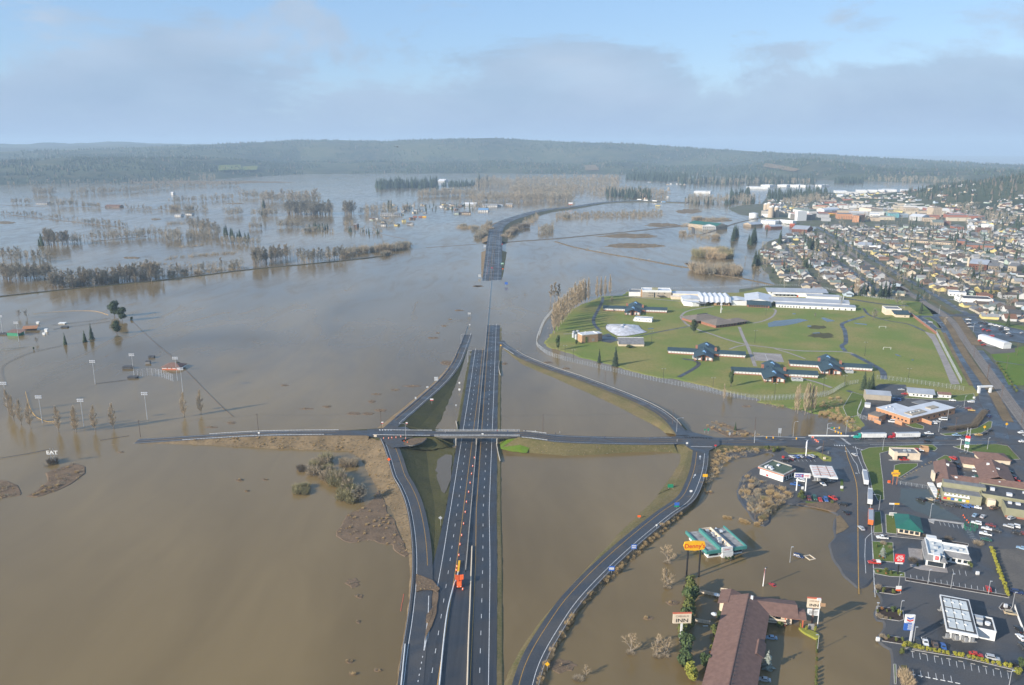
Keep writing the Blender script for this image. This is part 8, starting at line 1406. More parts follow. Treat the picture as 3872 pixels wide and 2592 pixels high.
def semi(rear,front,cabc,boxm,label,tl=16.0,zt=4.1,cargo=None):
 d=front-rear; o=empty('semi_truck',tuple(rear),math.atan2(d.y,d.x)); tag(o,label,'truck'); L_=max(tl,14); P_('trailer',boxm,MB().box(0,L_,-1.3,1.3,1.15,zt),o); P_('trailer_roof','grey_metal_roof',MB().box(.05,L_-.05,-1.25,1.25,zt+.002,zt+.03),o); P_('rear_door',cargo or 'white_metal',MB().box(-.05,0,-1.25,1.25,1.2,zt-.05),o); P_('side_skirt','metal_grey',MB().box(4,L_-4,-1.2,1.2,.9,1.15),o)
 if cabc:
  c0=L_+.8
  P_('cab',cabc,MB().box(c0,c0+2.6,-1.2,1.2,.7,2.2).add([(c0,-1.2,2.2),(c0+2.6,-1.2,2.2),(c0+2.6,1.2,2.2),(c0,1.2,2.2),(c0,-1.1,3.9),(c0+1.5,-1.05,3.6),(c0+1.5,1.05,3.6),(c0,1.1,3.9)],[(0,1,5,4),(2,3,7,6),(3,0,4,7),(4,5,6,7),(1,2,6,5)]),o)
  P_('bonnet',cabc,MB().add([(c0+2.6,-1.1,.6),(c0+4.6,-1.0,.6),(c0+4.6,1.0,.6),(c0+2.6,1.1,.6),(c0+2.6,-1.0,2.1),(c0+4.5,-.85,1.7),(c0+4.5,.85,1.7),(c0+2.6,1.0,2.1)],[(0,1,5,4),(1,2,6,5),(2,3,7,6),(4,5,6,7)]),o)
  P_('windscreen','glass',MB().quad((c0+2.62,-1.0,2.25),(c0+2.62,1.0,2.25),(c0+1.62,.95,3.5),(c0+1.62,-.95,3.5)),o)
  for s in (-1,1):P_('exhaust_stack','hub',MB().tube((c0-.2,s*1.1,1),(c0-.2,s*1.1,4.2),.09,n=6),o); P_('fuel_tank','hub',MB().tube((c0-.1,s*1.0,.75),(c0+1.4,s*1.0,.75),.32,n=10),o)
  fw=c0+3.8
 else:
  fw=L_+3; P_('cab','white_paint',MB().box(L_+.7,L_+3.6,-1.2,1.2,.7,3.4),o)
 for x in (1.2,2.5,L_-1.6,L_-.2,fw):
  for s in (-1,1):wv=P_('wheel','rubber',MB().tube((x,s*.85,.5),(x,s*1.25,.5),.5,n=12),o); P_('rim','hub',MB().tube((x,s*1.25,.5),(x,s*1.27,.5),.26,n=8),wv)
 return o
mat('truck_teal',(.02,.33,.26),None,.3); mat('truck_red',(.38,.02,.025),None,.3); mat('container_orange',(.62,.14,.03),(.5,.12,.03),.6,.4)
A,B=W('e',437,900,.74),W('e',15,902,.74); ln=(A-B).length; semi(A,B,'truck_teal','white_paint','long haul truck with teal cab and white trailer waiting on main street',ln-5.6); A,B=W('e',880,892,.74),W('e',465,900,.74); o=semi(A,B,'truck_red','white_paint','long haul truck with red cab and white trailer waiting on main street',(A-B).length-5.6); marks(o,6,13,1.33,2.4,3.0,1,'grey_roof').scale=(1,1,1)
A,B=W('b',183,485,ZC+.04),W('b',150,295,ZC+.04); semi(A,B,None,'white_paint','white box truck foremost in the queue on the avenue',15,4.0,'white_metal'); A,B=W('b',230,745,ZC+.04),W('b',232,545,ZC+.04); semi(A,B,None,'white_metal','white trailer truck second in the queue on the avenue',15,4.1,'panel_white'); A,B=W('b',238,1018,ZC+.04),W('b',240,780,ZC+.04); semi(A,B,'container_orange','container_orange','orange container truck last in the queue on the avenue',14,4.0,'container_orange')
for i,(x,y,m_) in enumerate(((2010,645,'white_paint'),(2055,650,'white_paint'),(2115,655,'white_paint'),(2175,662,'light'))):
 A=W('2',x+18,y,2.6); B=W('2',x-18,y-2,2.6); semi(A,B,None,'white_paint' if m_ != 'light' else 'sky_glass',('white' if m_ != 'light' else 'pale blue')+' trailer truck stopped on the far interstate',16)['group']='trucks on the far interstate'
for o_ in CARP.values():
 def kill(q):
  for ch in list(q.children):kill(ch)
  bpy.data.objects.remove(q)
 kill(o_)
# small street things
for (k,x,y,m_,lb) in (('p',1355,815,'red_paint','red vending box behind the gas station store'),('p',1900,830,'cream','pale box sign on the corner bed by the utility pole'),('p',2128,1215,'white_paint','white box sign in the narrow bed by the avenue'),('p',1608,1222,'white_paint','white propane cage under the ARCO sign'),('d',1650,112,'white_paint','white menu board at the end of the burger restaurant'),('d',337,985,'white_paint','small white box sign on the flooded kerb'),('d',2020,545,'white_metal','grey refuse bin corner beside the tan car'),('e',1605,378,'white_paint','white control box at the gate portal'),('e',485,1490,'orange','orange and white barrel in the wet lot')):
 o=empty('kiosk_box',tuple(W(k,x,y,ZC))); tag(o,lb,'box'); P_('box',m_,MB().box(-.7,.7,-.4,.4,.3,1.7),o); P_('plinth','concrete',MB().box(-.7,.7,-.5,.5,0,.3),o)
c=W('8',883,572); o=empty('pallet_frame',(c.x,c.y,0),R(20)); tag(o,'pale wooden frame floating beside the drowned dark car','frame'); P_('slat','cream',MB().box(-1.9,1.9,-2.3,-1.8,0,.25),o); P_('slat','cream',MB().box(-1.9,1.9,1.8,2.3,0,.25),o); P_('slat','cream',MB().box(-1.9,-1.4,-1.8,1.8,0,.25),o); P_('slat','cream',MB().box(1.4,1.9,-1.8,1.8,0,.25),o)
for (x,y) in ((400,845),(460,1125)):
 c=W('k',x,y,ZP); o=empty('soccer_goal',(c.x,c.y,ZP),R(-8)); tag(o,'white soccer goal frame on the campus lawn','goal','soccer goals'); P_('post','white_paint',MB().box(-3.7,-3.5,-.1,.1,0,2.5),o); P_('post','white_paint',MB().box(3.5,3.7,-.1,.1,0,2.5),o); P_('crossbar','white_paint',MB().box(-3.5,3.5,-.1,.1,2.35,2.55),o); P_('back_stay','white_paint',MB().tube((-3.6,0,2.4),(-3.6,2,0),.05,n=4).tube((3.6,0,2.4),(3.6,2,0),.05,n=4),o)
A,B=W('k',1960,1085,ZC),W('k',2085,1115,ZC); o,ln=frame('truck_shed',W('k',1985,1112,ZC),W('k',2092,1108,ZC),'long white barrel roofed shed at the end of the wet truck yard','building'); P_('wall','white_paint',MB().box(0,ln,0,36,-.3,4.5),o); mb=MB(); pr=[(ln/2+(ln/2+.3)*math.cos(t),4.5+2.2*math.sin(t)) for t in np.linspace(math.pi,0,9)];
V_=[(x,y,z) for y in (-.3,36.3) for x,z in pr]; mb.add(V_,[(i,i+1,i+10,i+9) for i in range(8)]+[tuple(range(9)),tuple(range(17,8,-1))]); P_('roof','white_metal',mb,o)
# people (tiny): one continuous body per pose
def person_mesh(pose):
 me=bpy.data.meshes.new('body'); st=.22 if pose=='walk' else .08
 vs_=[(0,0,.95),(0,0,1.2),(0,0,1.45),(0,0,1.54),(0,.03,1.68),(-.19,0,1.42),(-.27,st,1.15),(-.26,st+.12,.92),(.19,0,1.42),(.27,-st,1.15),(.26,-st+.1,.92),(-.1,0,.9),(-.11,-st*.6,.5),(-.11,-st*1.3,.08),(-.11,-st*1.3+.16,.04),(.1,0,.9),(.11,st*.9,.5),(.11,st*1.2,.08),(.11,st*1.2+.16,.04)]
 es=[(0,1),(1,2),(2,3),(3,4),(2,5),(5,6),(6,7),(2,8),(8,9),(9,10),(0,11),(11,12),(12,13),(13,14),(0,15),(15,16),(16,17),(17,18)]
 rad=[.16,.15,.17,.07,.11,.08,.055,.04,.08,.055,.04,.1,.075,.05,.05,.1,.075,.05,.05]
 me.from_pydata(vs_,es,[]); o=bpy.data.objects.new('body',me); COL.objects.link(o); md=o.modifiers.new('skin','SKIN');
 for i,r_ in enumerate(rad):me.skin_vertices[0].data[i].radius=(r_,r_)
 me.skin_vertices[0].data[0].use_root=True; sd=o.modifiers.new('sub','SUBSURF'); sd.levels=1; sd.render_levels=1
 dg=bpy.context.evaluated_depsgraph_get(); m2=bpy.data.meshes.new_from_object(o.evaluated_get(dg)); bpy.data.objects.remove(o); return m2
PM={p:person_mesh(p) for p in ('stand','walk')}
for q in PM.values():
 q.materials.clear(); q.materials.append(MATS['dark_roof'])
mat('coat_blue',(.04,.08,.2),None); mat('coat_dark',(.03,.03,.035),None); mat('coat_pale',(.5,.5,.48),None); mat('coat_red',(.35,.04,.04),None); mat('skin',(.45,.26,.18),None); mat('denim',(.05,.07,.13),None)
for i,(k,x,y,z,c,p,yw,lb) in enumerate((('h',1165,478,7.0,'pale','walk',80,'person in pale coat walking on the west end of the overpass'),('h',1848,470,7.0,'red','stand',0,'person in red top standing at the overpass railing'),('h',1985,472,7.0,'blue','stand',170,'person in blue coat standing on the overpass'),('h',2128,472,6.8,'blue','walk',90,'person in blue coat walking near the east end of the overpass'),('h',2215,470,6.7,'dark','stand',30,'person in dark coat standing just off the overpass'),('5',1305,968,6.3,'pale','stand',0,'person in pale coat by the guardrail east of the overpass'),('5',1322,992,6.2,'dark','walk',80,'person in dark coat crossing the street east of the overpass'),('5',1472,972,5.7,'pale','walk',90,'person in pale coat walking on the north side of the street'),('5',1444,980,5.8,'dark','walk',90,'person in dark coat walking beside another on the street'),('5',1778,1008,4.7,'blue','stand',40,'person in blue coat standing in the middle of main street'),('5',2085,1022,3.6,'blue','stand',0,'person in blue coat with a pale bag on main street'),('5',2272,1028,3.1,'pale','walk',80,'person in pale coat near the off ramp stop line'),('p',620,622,1.9,'dark','stand',0,'person in dark coat waiting on main street by the ramp'),('p',1218,545,1.1,'red','stand',0,'person in red top standing at the water edge of main street'),('p',1950,755,ZC,'pale','walk',60,'person in pale coat walking past the corner bed'),('p',1975,760,ZC,'dark','walk',60,'person in dark coat walking past the corner bed'),('p',1722,592,.75,'blue','stand',0,'person in blue coat at the barricades on main street'))):
 o=empty('person',tuple(W(k,x,y,z+.06)),R(yw)); tag(o,lb,'person',None); b=link('body',PM[p],o); paint(b,'coat_'+c); P_('hair','twig_dark',MB().tube((0,.0,1.70),(0,0,1.80),.115,.05,8),o); P_('trousers','denim',MB().tube((-.1,0,.92),(-.11,-.05,.3),.115,.08,7).tube((.1,0,.92),(.11,.06,.3),.115,.08,7),o); P_('face','skin',MB().box(-.07,.07,.08,.135,1.6,1.72),o)
for (x,y) in ((1650,498),(1660,500)):o=empty('sandbag_pile',tuple(W('h',x,y,7.0))); tag(o,'small pile of white sacks on the overpass roadway','sacks','sacks on the overpass'); P_('sack','white_paint',MB().box(-.5,.5,-.3,.3,0,.35).box(-.4,.35,-.25,.25,.35,.65),o)
# ---- planting of the commercial strip
def put(lst,k,z,lb,grp):
 for (kd,x,y,h,w) in lst:plant(kd,tuple(W(k,x,y,z)),h,lb,grp,w)
put([('broad_yellow',690,1060,2.2,.9),('broad_lime',735,1050,2.4,.9),('broad_olive',780,1070,2.2,.9),('broad_lime',830,1080,2.2,.9),('broad_yellow',880,1090,2.2,.9),('broad_lime',930,1100,2.1,.9),('broad_yellow',985,1110,2,.9),('broad_lime',1035,1118,1.9,.9),('broad_yellow',1085,1128,1.9,.9),('broad_yellow',1150,1140,1.8,.9),('broad_yellow',1200,1150,1.8,.9),('broad_yellow',1255,1162,1.8,.9),('broad_yellow',1355,1175,1.9,.9),('broad_yellow',1405,1186,1.9,.9),('broad_yellow',1455,1196,1.9,.9),('broad_lime',1535,1212,1.9,.9),('broad_yellow',1590,1224,1.9,.9),('broad_lime',1650,1238,1.9,.9),('broad_yellow',1710,1254,1.9,.9),('broad_yellow',1775,1270,1.8,.9),('broad_yellow',1850,1290,1.6,.9),('broad_yellow',1930,1305,2,1),('broad_yellow',2015,1318,1.9,1),('broad_yellow',2085,1335,1.8,1)],'d',ZC,'yellow green rounded shrub in the hedge below the fuel station','yellow hedge')
put([('broad_olive',655,1150,2.6,.9),('broad_green',2230,1330,4,.9),('broad_lime',2180,1420,3,1)],'d',ZC,'large rounded shrub at an end of the yellow hedge','hedge end shrubs')
put([('broad_rust',340,80,1.4,1.1),('broad_olive',445,75,2.2,.8),('broad_olive',515,100,1.8,.8),('broad_rust',445,105,1.2,.9)],'d',ZC+.1,'clipped shrub in the grass bed below the red sign','red sign bed shrubs')
put([('shrub_brown',345,290,2.4,.9),('broad_olive',412,345,2.6,.6),('broad_olive',540,350,1.5,1.3),('broad_green',335,350,1.3,.9)],'d',ZC+.1,'shrub in the small bark island with the orange sign','bark island shrubs')
put([('broad_rust',388,575,1.8,.9),('broad_green',540,605,2.8,.8),('broad_lime',620,645,3.4,.55),('broad_olive',335,605,1.5,.8),('shrub_brown',360,670,1.9,1.3),('broad_olive',460,600,1.2,.9),('shrub_brown',440,690,1.2,1.1),('broad_olive',505,700,1,.9)],'d',ZC+.1,'shrub in the large bark bed at the flood edge','large bark bed shrubs')
put([('shrub_brown',395,940,2,1),('broad_olive',478,950,1.7,.7),('broad_olive',577,985,1.6,.8),('broad_olive',665,985,1.8,.8),('shrub_tan',440,955,1.2,1)],'d',ZC+.1,'shrub in the bark bed beneath the Chevron sign','sign bed shrubs')
put([('spruce',400,1408,6.5,1.0)],'b',ZC+.1,'frosty blue spruce on the grass island by the avenue','island spruce'); put([('broad_rust',360,1420,1.2,1),('broad_rust',405,1440,1.2,1),('broad_olive',325,1290,1.6,.8),('shrub_brown',410,1250,2,1.2),('shrub_olive',500,1300,1.8,1)],'b',ZC+.1,'low shrub around the blue spruce island','spruce island shrubs')
put([('broad_green',1530,1525,2.6,.8),('broad_olive',1570,1555,2.2,.8),('broad_olive',860,1540,1.6,.8),('shrub_dark',800,1470,2.2,1.6),('shrub_dark',1270,1190,2.2,1.5),('shrub_dark',960,1150,1.6,1.4),('shrub_brown',1660,1250,2.5,1.6)],'b',ZC,'shrub around the burger restaurant','burger restaurant shrubs')
put([('broad_olive',2000,1405,1.6,1.1),('broad_olive',1580,1330,3.2,1.1),('broad_green',1610,1360,3,1.1),('broad_olive',1600,1300,2.8,1)],'p',ZC,'green shrub below the ARCO sign','gas station shrubs')
for i in range(16):t=i/15; a=W('b',1835,1335,ZC).lerp(W('d',2045,385,ZC),t); plant('broad_yellow',tuple(a),2.4,'section of the tall clipped yellow hedge beside the gravel lot','tall yellow hedge',.85)
for i in range(14):t=i/13; plant('shrub_dark',tuple(W('e',1280+330*t,790-40*t,ZC)),3.2,'dark bare shrub in the curved hedge beside the brick office','curved bare hedge',1.2)
for i in range(12):t=i/11; plant('shrub_dark',tuple(W('e',1610+130*t,745-180*t,ZC)),3.2,'dark bare shrub in the curved hedge beside the brick office','curved bare hedge',1.2)
for i in range(10):t=i/9; plant('broad_olive',tuple(W('6',2160+130*t,500+190*t,ZC)),2.4,'olive shrub in the row beside the railway side road','railway shrub row',1.0)
plant('shrub_tan',tuple(W('d',690,1480,ZC)),5,'tall tan bare shrub at the drowned end of the lower parking row','parking row shrubs',.8); plant('shrub_tan',tuple(W('d',730,1568,ZC)),5,'tall tan bare shrub at the drowned end of the lower parking row','parking row shrubs',.8)
for i in range(12):band('b',[(600+i*40,410-i*22),(610+i*40,405-i*22)],1,6,4,['shrub_dark','reeds'],.8,1.3,'on the rough bank of the flooded corner',ZC)
# ================================================================ the town
for nm,c in {'white':(.60,.59,.565),'cream':(.52,.45,.34),'pale grey':(.38,.385,.39),'pale blue':(.42,.50,.56),'tan':(.46,.37,.27),'yellow':(.66,.54,.22),'pale green':(.40,.47,.40),'brown':(.24,.155,.11),'brick red':(.30,.12,.08)}.items():mat('hw_'+nm,c,tuple(v*.88 for v in c),.85,.3)
for nm,c in {'grey':(.15,.15,.152),'dark grey':(.065,.066,.07),'brown':(.105,.078,.06),'light grey':(.27,.27,.268),'rust brown':(.17,.088,.055),'green grey':(.16,.19,.17),'white':(.68,.68,.68)}.items():mat('hr_'+nm,c,tuple(v*.8 for v in c),.85,.5)
def house_meshes(v,rr):
 w,d,h,rd=((11,8.5,2.8,5.0),(13,9,2.8,4.8),(9,9,4.6,7.2),(14,8,2.7,4.5),(10,10,3.0,6.2))[v]; wm,rm=MB(),MB()
 gable_wall(wm,-w/2,w/2,-d/2,d/2,h,rd); gable(rm,-w/2,w/2,-d/2,d/2,h,rd+.1,'x',.5,.15)
 if v in (1,3):gable_wall(wm,w/2-5,w/2-.3,-d/2-3,-d/2+.5,h,h+1.7,'y'); gable(rm,w/2-5,w/2-.3,-d/2-3,0,h,h+1.8,'y',.4,.15)
 if v in (0,4):wm.box(-w/2-3.5,-w/2,-d/4,d/4,-.3,2.3); slab(rm,[(-w/2-3.9,-d/4-.3,2.3),(-w/2,-d/4-.3,2.9),(-w/2,d/4+.3,2.9),(-w/2-3.9,d/4+.3,2.3)],.12)
 gm=MB();
 for x in (-w*.3,0,w*.3):gm.box(x-.7,x+.7,-d/2-.06,-d/2,1,2.2)
 dm=MB().box(w*.14-.45,w*.14+.45,-d/2-.07,-d/2,0,2.1); cm=MB().box(w*.2,w*.2+.8,.6,1.4,rd-1,rd+.9)
 return wm,rm,gm,dm,cm
HM=[]
for v in range(5):
 wm,rm,gm,dm,cm=house_meshes(v,None); a=wm.mesh('wall'); a.materials.append(MATS['hw_white']); b=rm.mesh('roof'); b.materials.append(MATS['hr_grey']); c=gm.mesh('windows'); c.materials.append(MATS['glass']); d=dm.mesh('door'); d.materials.append(MATS['brown_roof']); e2=cm.mesh('chimney'); e2.materials.append(MATS['brick']); HM.append((a,b,c,d,e2,wm,rm))
rt=random.Random(21)
U_=Vector((.205,.979,0)); V2=Vector((.979,-.205,0)); O_=Vector((528,923,0))
def rail_x(y):return float(np.interp(y,[655,933,1150,1375,1892,2400],[424,531,579,629,746,860]))
AVOID=[]           # (x, y, r) of larger buildings
HOUSES=[]
def shore_ok(x,y):
 # west side of the railway is dry only near the campus; west limit traced on the photograph
 lim=float(np.interp(y,[900,1000,1130,1260,1500,1700,1900,2100,2450],[460,440,420,430,470,560,720,790,800])); return x>lim
def big(k,x0,y0,x1,y1,d,h,wall,roof,label,kind='flat',cat='building',z=ZT,name='town_building'):
 A,B=W(k,x0,y0,z),W(k,x1,y1,z); o,ln=frame(name,A,B,label,cat); w_o=P_('wall',wall,MB().box(0,ln,0,d,-.3,h),o)
 if kind=='flat':flat_roof(o,0,ln,0,d,h,roof,wall,.6)
 elif kind=='gx':P_('roof',roof,gable(MB(),0,ln,0,d,h,h+d*.14,'x',.5),o); gable_wall(MB(),0,ln,0,d,h,h+d*.14).build('gable',wall,o)
 elif kind=='gy':P_('roof',roof,gable(MB(),0,ln,0,d,h,h+ln*.14,'y',.5),o); gable_wall(MB(),0,ln,0,d,h,h+ln*.14,'y').build('gable',wall,o)
 elif kind=='hip':P_('roof',roof,hip(MB(),0,ln,0,d,h,h+min(d,ln)*.2),o)
 elif kind=='arch':
  mb=MB(); pr=[(ln/2+ln/2*math.cos(t),h+ln*.22*math.sin(t)) for t in np.linspace(math.pi,0,11)]; mb.add([(x,y,zz2) for y in (0,d) for x,zz2 in pr],[(i,i+1,i+12,i+11) for i in range(10)]+[tuple(range(11)),tuple(range(21,10,-1))]); P_('roof',roof,mb,o)
 nst=max(1,int(h/3.6)); gm=MB()
 for s in range(nst):
  for x in np.arange(2.5,ln-2,4.5):gm.box(x-.9,x+.9,-.06,0,.9+s*3.6,2.5+s*3.6)
 if gm.f:stuff(P_('windows','glass',gm,o))
 c_=(A+B)/2; AVOID.append((c_.x,c_.y+d/2,max(ln,d)*.62)); return o,ln
big('i',470,662,620,650,95,9,'cream','green_roof','big cream warehouse with green roof standing in the flood','gy',z=0); big('i',295,660,468,662,8,9,'white_paint','white_metal','bright white gable front of the green roofed warehouse','gy',z=0)
big('i',830,612,935,625,40,6,'hw_tan','grey_metal_roof','tan shed with pale roof in the flood east of the green warehouse','gy',z=0); big('i',1062,580,1250,590,40,8,'white_paint','white_metal','long white shed in the flood below the grain silos','flat',z=0); big('i',1260,570,1480,588,18,8,'white_paint','white_metal','long white block with window row by the flood','flat',z=0); big('i',1195,645,1345,640,26,5,'hw_brick red','grey_metal_roof','red shed with pale roof at the flooded edge of town','gx',z=0); big('i',1470,680,1670,692,50,6,'hw_brick red','grey_metal_roof','larger red shed with pale roof at the flooded edge of town','gx',z=.2); big('i',1440,622,1500,625,14,6,'red_trim','red_trim','small bright red barn at the flooded edge of town','gx',z=.1)
big('i',1505,540,1540,545,30,26,'white_paint','white_metal','tall white tower block of the feed mill'); big('i',1545,530,1735,528,60,15,'panel_white','red_trim','large pale feed mill hall with red roof edge','flat'); big('i',1735,535,1780,520,60,14,'concrete_dark','dark_roof','dark shaded end of the feed mill hall')  # last block: shade of the hall's end is put into its dark colours
big('i',1690,450,1800,448,90,7,'white_paint','hr_green grey','arched white and green hall behind the feed mill','arch'); big('i',1790,440,1895,448,80,9,'white_paint','white_metal','round topped white hall behind the feed mill','arch'); big('i',1880,475,1965,482,30,5,'sign_yellow','sign_yellow','bright yellow low building in downtown','flat'); big('i',1740,378,1910,385,60,7,'hw_tan','container_orange','long orange roofed store in downtown','flat'); big('i',2065,520,2265,525,60,14,'brick_orange','grey_roof','wide orange brick block in downtown','flat')
big('j',0,560,85,565,50,18,'brick_orange','grey_roof','tall orange brick courthouse block in downtown','flat'); big('j',240,495,365,498,40,9,'white_paint','white_metal','white block beside the orange courthouse'); big('j',490,500,615,502,40,11,mat('aqua',(.16,.40,.44),None,.6),'grey_roof','aqua blue glazed block in downtown'); big('j',620,500,740,498,40,10,'hw_pale blue','dark_roof','blue grey block beside the aqua one'); big('j',1060,490,1175,490,35,26,'hw_tan','grey_roof','tall tan apartment tower in downtown'); big('j',705,430,875,432,60,12,'hw_tan','hw_tan','pinkish tan windowless block in downtown'); big('j',540,448,660,452,40,9,'hw_yellow','grey_roof','ochre block in downtown'); big('j',245,455,395,450,50,16,'cream','brown_roof','cream block with brown roof in downtown','flat'); big('j',30,432,205,436,40,8,'hw_tan','hw_tan','long tan store in downtown')
big('j',745,535,915,548,40,12,'white_paint','white_metal','large white church hall at the edge of downtown','gx'); big('j',935,552,1100,555,35,10,'hw_tan','grey_roof','tan block with column front at the edge of downtown','flat'); big('j',1060,608,1205,612,40,9,'cream','hr_green grey','cream hall with green grey roof','gx'); big('j',1225,600,1300,600,30,9,'brick','grey_roof','red brown block beside the cream hall'); big('j',1345,662,1470,664,30,8,'hw_brick red','hr_grey','brick house with wide grey roof','hip'); big('j',1520,655,1650,660,30,8,'white_paint','white_metal','long white block west of a bright white one'); big('j',1790,668,1862,668,30,13,'white_paint','white_metal','bright white square block below the hill'); big('j',1630,702,1730,706,30,8,'hw_brick red','hr_rust brown','red brown gabled school hall','gx'); big('j',1740,702,1830,706,30,8,'hw_tan','hr_rust brown','tan gabled hall beside the school hall','gx')
big('j',1390,855,1500,860,50,7,'brick','grey_roof','west wing of the long brick school'); big('j',1500,900,1900,918,40,6,'brick','hr_green grey','long low brick school with grey roof'); big('j',1535,1180,1770,1200,40,10,'brick','grey_metal_roof','big brick gymnasium with pale curved roof','gx'); big('j',1785,1205,1920,1215,26,9,'hw_tan','hr_grey','two storey tan apartment block beside the brick gymnasium','gx'); big('j',2045,1212,2160,1225,26,10,'cream','hr_grey','two storey cream block near the brick gymnasium','gx'); big('j',1510,1140,1535,1142,6,14,'hw_cream','hw_cream','slim cream church tower')
big('k',1270,415,1500,430,18,5,'white_paint','grey_metal_roof','long white store with pale roof near the truck yard','flat'); big('k',1460,522,1850,540,24,7,'white_paint','dark_roof','large white store with dark flat roof near the truck yard','flat'); big('k',1340,470,1460,520,16,6,'white_paint','dark_roof','white side wing of the dark roofed store','flat'); big('k',1690,380,1945,385,20,5,'hw_yellow','hr_dark grey','pale yellow hall with dark grey roof near the wet street','gx'); big('k',1685,440,1855,445,14,4,'brick','hr_rust brown','low brick house with rust roof','hip'); big('k',1970,455,2165,462,16,6,'white_paint','hr_brown','white two storey house row with brown roof','gx')
big('j',70,895,245,905,30,6,'white_paint','grey_metal_roof','white hall with broad pale roof among the houses','gx'); big('j',130,900,370,915,16,5,'white_paint','white_metal','long white annex below the broad pale roof','flat'); big('j',700,820,1380,870,30,4,'hw_tan','dark_roof','long low dark roofed shelter among the houses','flat')
for i,(x0,x1,y,h,d) in enumerate(((1740,1830,205,9,70),(2050,2200,180,9,80),(2060,2140,228,8,60))):big('i',x0,y,x1,y+2,d,h,'white_paint','white_metal',('white shed at the far edge of town by the lake','long white industrial shed by the lake','low white shed by the lake')[i],'flat')
for i,(x0,x1,y) in enumerate(((65,195,172),(215,330,170),(335,425,166),(430,585,162),(680,860,168),(880,1060,170),(1065,1240,176),(1250,1400,190))):big('j',x0,y,x1,y+2,70,10,'white_paint','white_metal','long white warehouse in the row along the far lake','flat','warehouse',0).__class__
for i,(x0,x1,y) in enumerate(((870,1150,120),(1060,1180,92),(1280,1400,90),(1450,1560,92),(1580,1650,96),(1780,1860,92),(180,395,182))):big('i',x0,y,x1,y+4,60,9,'white_paint','white_metal','white shed standing in the far lake','flat','warehouse',0)
for o_ in [q for q in COL.objects if q.get('label') in ('long white warehouse in the row along the far lake','white shed standing in the far lake')]:o_['group']=o_['label']+'s'
# grain silos
for i,(x,y,h,r_) in enumerate(((1120,455,30,7),(1162,470,36,7),(1190,500,30,8),(1265,490,28,7))):
 o=empty('grain_silo',tuple(W('i',x,y,ZT))); tag(o,'tall tan concrete grain silo at the edge of downtown','silo','grain silos'); P_('drum','hw_tan',MB().tube((0,0,0),(0,0,h),r_,n=16),o); P_('cap','hw_white',MB().tube((0,0,h),(0,0,h+4),r_,r_*.4,16),o)
big('i',1195,498,1290,480,30,18,'concrete','grey_roof','grey concrete bin block beside the tan silos'); big('i',1075,495,1180,500,20,9,'white_paint','white_metal','white shed at the foot of the silos'); o=empty('water_tank',tuple(W('i',965,500,ZT))); tag(o,'squat white storage tank west of the silos','tank'); P_('shell','white_paint',MB().tube((0,0,0),(0,0,13),13,n=20),o); P_('roof','white_metal',MB().tube((0,0,13),(0,0,15),13,2,20),o)
# random mid-size blocks filling downtown
for i in range(170):
 x,y=rt.uniform(900,1960),rt.uniform(425,610); p=W('3',x,y)
 if not shore_ok(p.x,p.y) or any((p.x-a)**2+(p.y-b)**2<(r_+16)**2 for a,b,r_ in AVOID):continue
 ln=rt.uniform(22,60); d=rt.uniform(18,45); A=Vector((p.x,p.y,ZT)); B=A+V2*ln*rt.choice((1,1,.8)); wc=rt.choice(('white','white','cream','tan','pale grey','brick red')); rc=rt.choice(('grey','light grey','white','dark grey')); h=rt.uniform(4.5,10)
 o,l2=frame('downtown_block',A,B,'flat roofed downtown block with %s walls and %s roof' % (wc,rc),'building','downtown blocks with %s walls and %s roof' % (wc,rc)); P_('wall','hw_'+wc,MB().box(0,l2,0,d,-.3,h),o); flat_roof(o,0,l2,0,d,h,'hr_'+rc,'hw_'+wc,.6); AVOID.append((A.x+V2.x*l2/2,A.y+d/2,max(l2,d)*.6))
# streets
for k in range(-2,15):
 off=30+k*68; s=[O_+V2*off+U_*t for t in (0,400,800,1150)]
 P=np.array([(p.x,p.y,ZT+.06) for p in s if shore_ok(p.x,p.y)])
 if len(P)>1:struct(ribbon('town_street',resample(P,20),4,4,'wetroad' if k % 3==0 else 'street'))
for t in range(0,1200,130):
 a,b=O_+V2*(30)+U_*t,O_+V2*980+U_*t; P=np.array([(a.x,a.y,ZT+.075),(b.x,b.y,ZT+.075)]); struct(ribbon('town_street',resample(P,12),3.5,3.5,'street'))
# houses
CITY=[]
for k in range(-4,15):
 for side in (-1,1):
  off=30+k*68+side*17
  t=rt.uniform(0,10)
  while t<1180:
   p=O_+V2*(off+rt.uniform(-2,2))+U_*t; t += rt.uniform(18,31)
   if (t % 130)<9 or not shore_ok(p.x,p.y):continue
   if p.y<905+max(0,560-p.x)*.9 or abs(p.x-rail_x(p.y))<15 or (p.x<rail_x(p.y) and p.y<1010) or p.y>2150:continue
   if p.x<rail_x(p.y) and (p-Vector((500,1000,0))).length<70:continue
   if any((p.x-a)**2+(p.y-b)**2<(r_+7)**2 for a,b,r_ in AVOID):continue
   CITY.append((p.x,p.y,math.atan2(U_.y,U_.x)+(0 if rt.random()<.5 else R(90))+rt.uniform(-.25,.25)))
   if rt.random()<.3:q=p+V2*side*15; CITY.append((q.x+rt.uniform(-2,2),q.y+rt.uniform(-3,3),math.atan2(U_.y,U_.x)+rt.choice((0,R(90)))))
for _ in range(110):                                   # hillside houses
 x,y=rt.uniform(1950,2343),rt.uniform(520,640); p=W('3',x,y); CITY.append((p.x,p.y,rt.uniform(0,3.1)))
for _ in range(420):                                   # far streets north of downtown
 x,y=rt.uniform(600,2000),rt.uniform(425,560); p=W('3',x,y)
 if shore_ok(p.x,p.y) and not any((p.x-a)**2+(p.y-b)**2<(r_+8)**2 for a,b,r_ in AVOID):CITY.append((p.x,p.y,rt.uniform(0,3.1)))
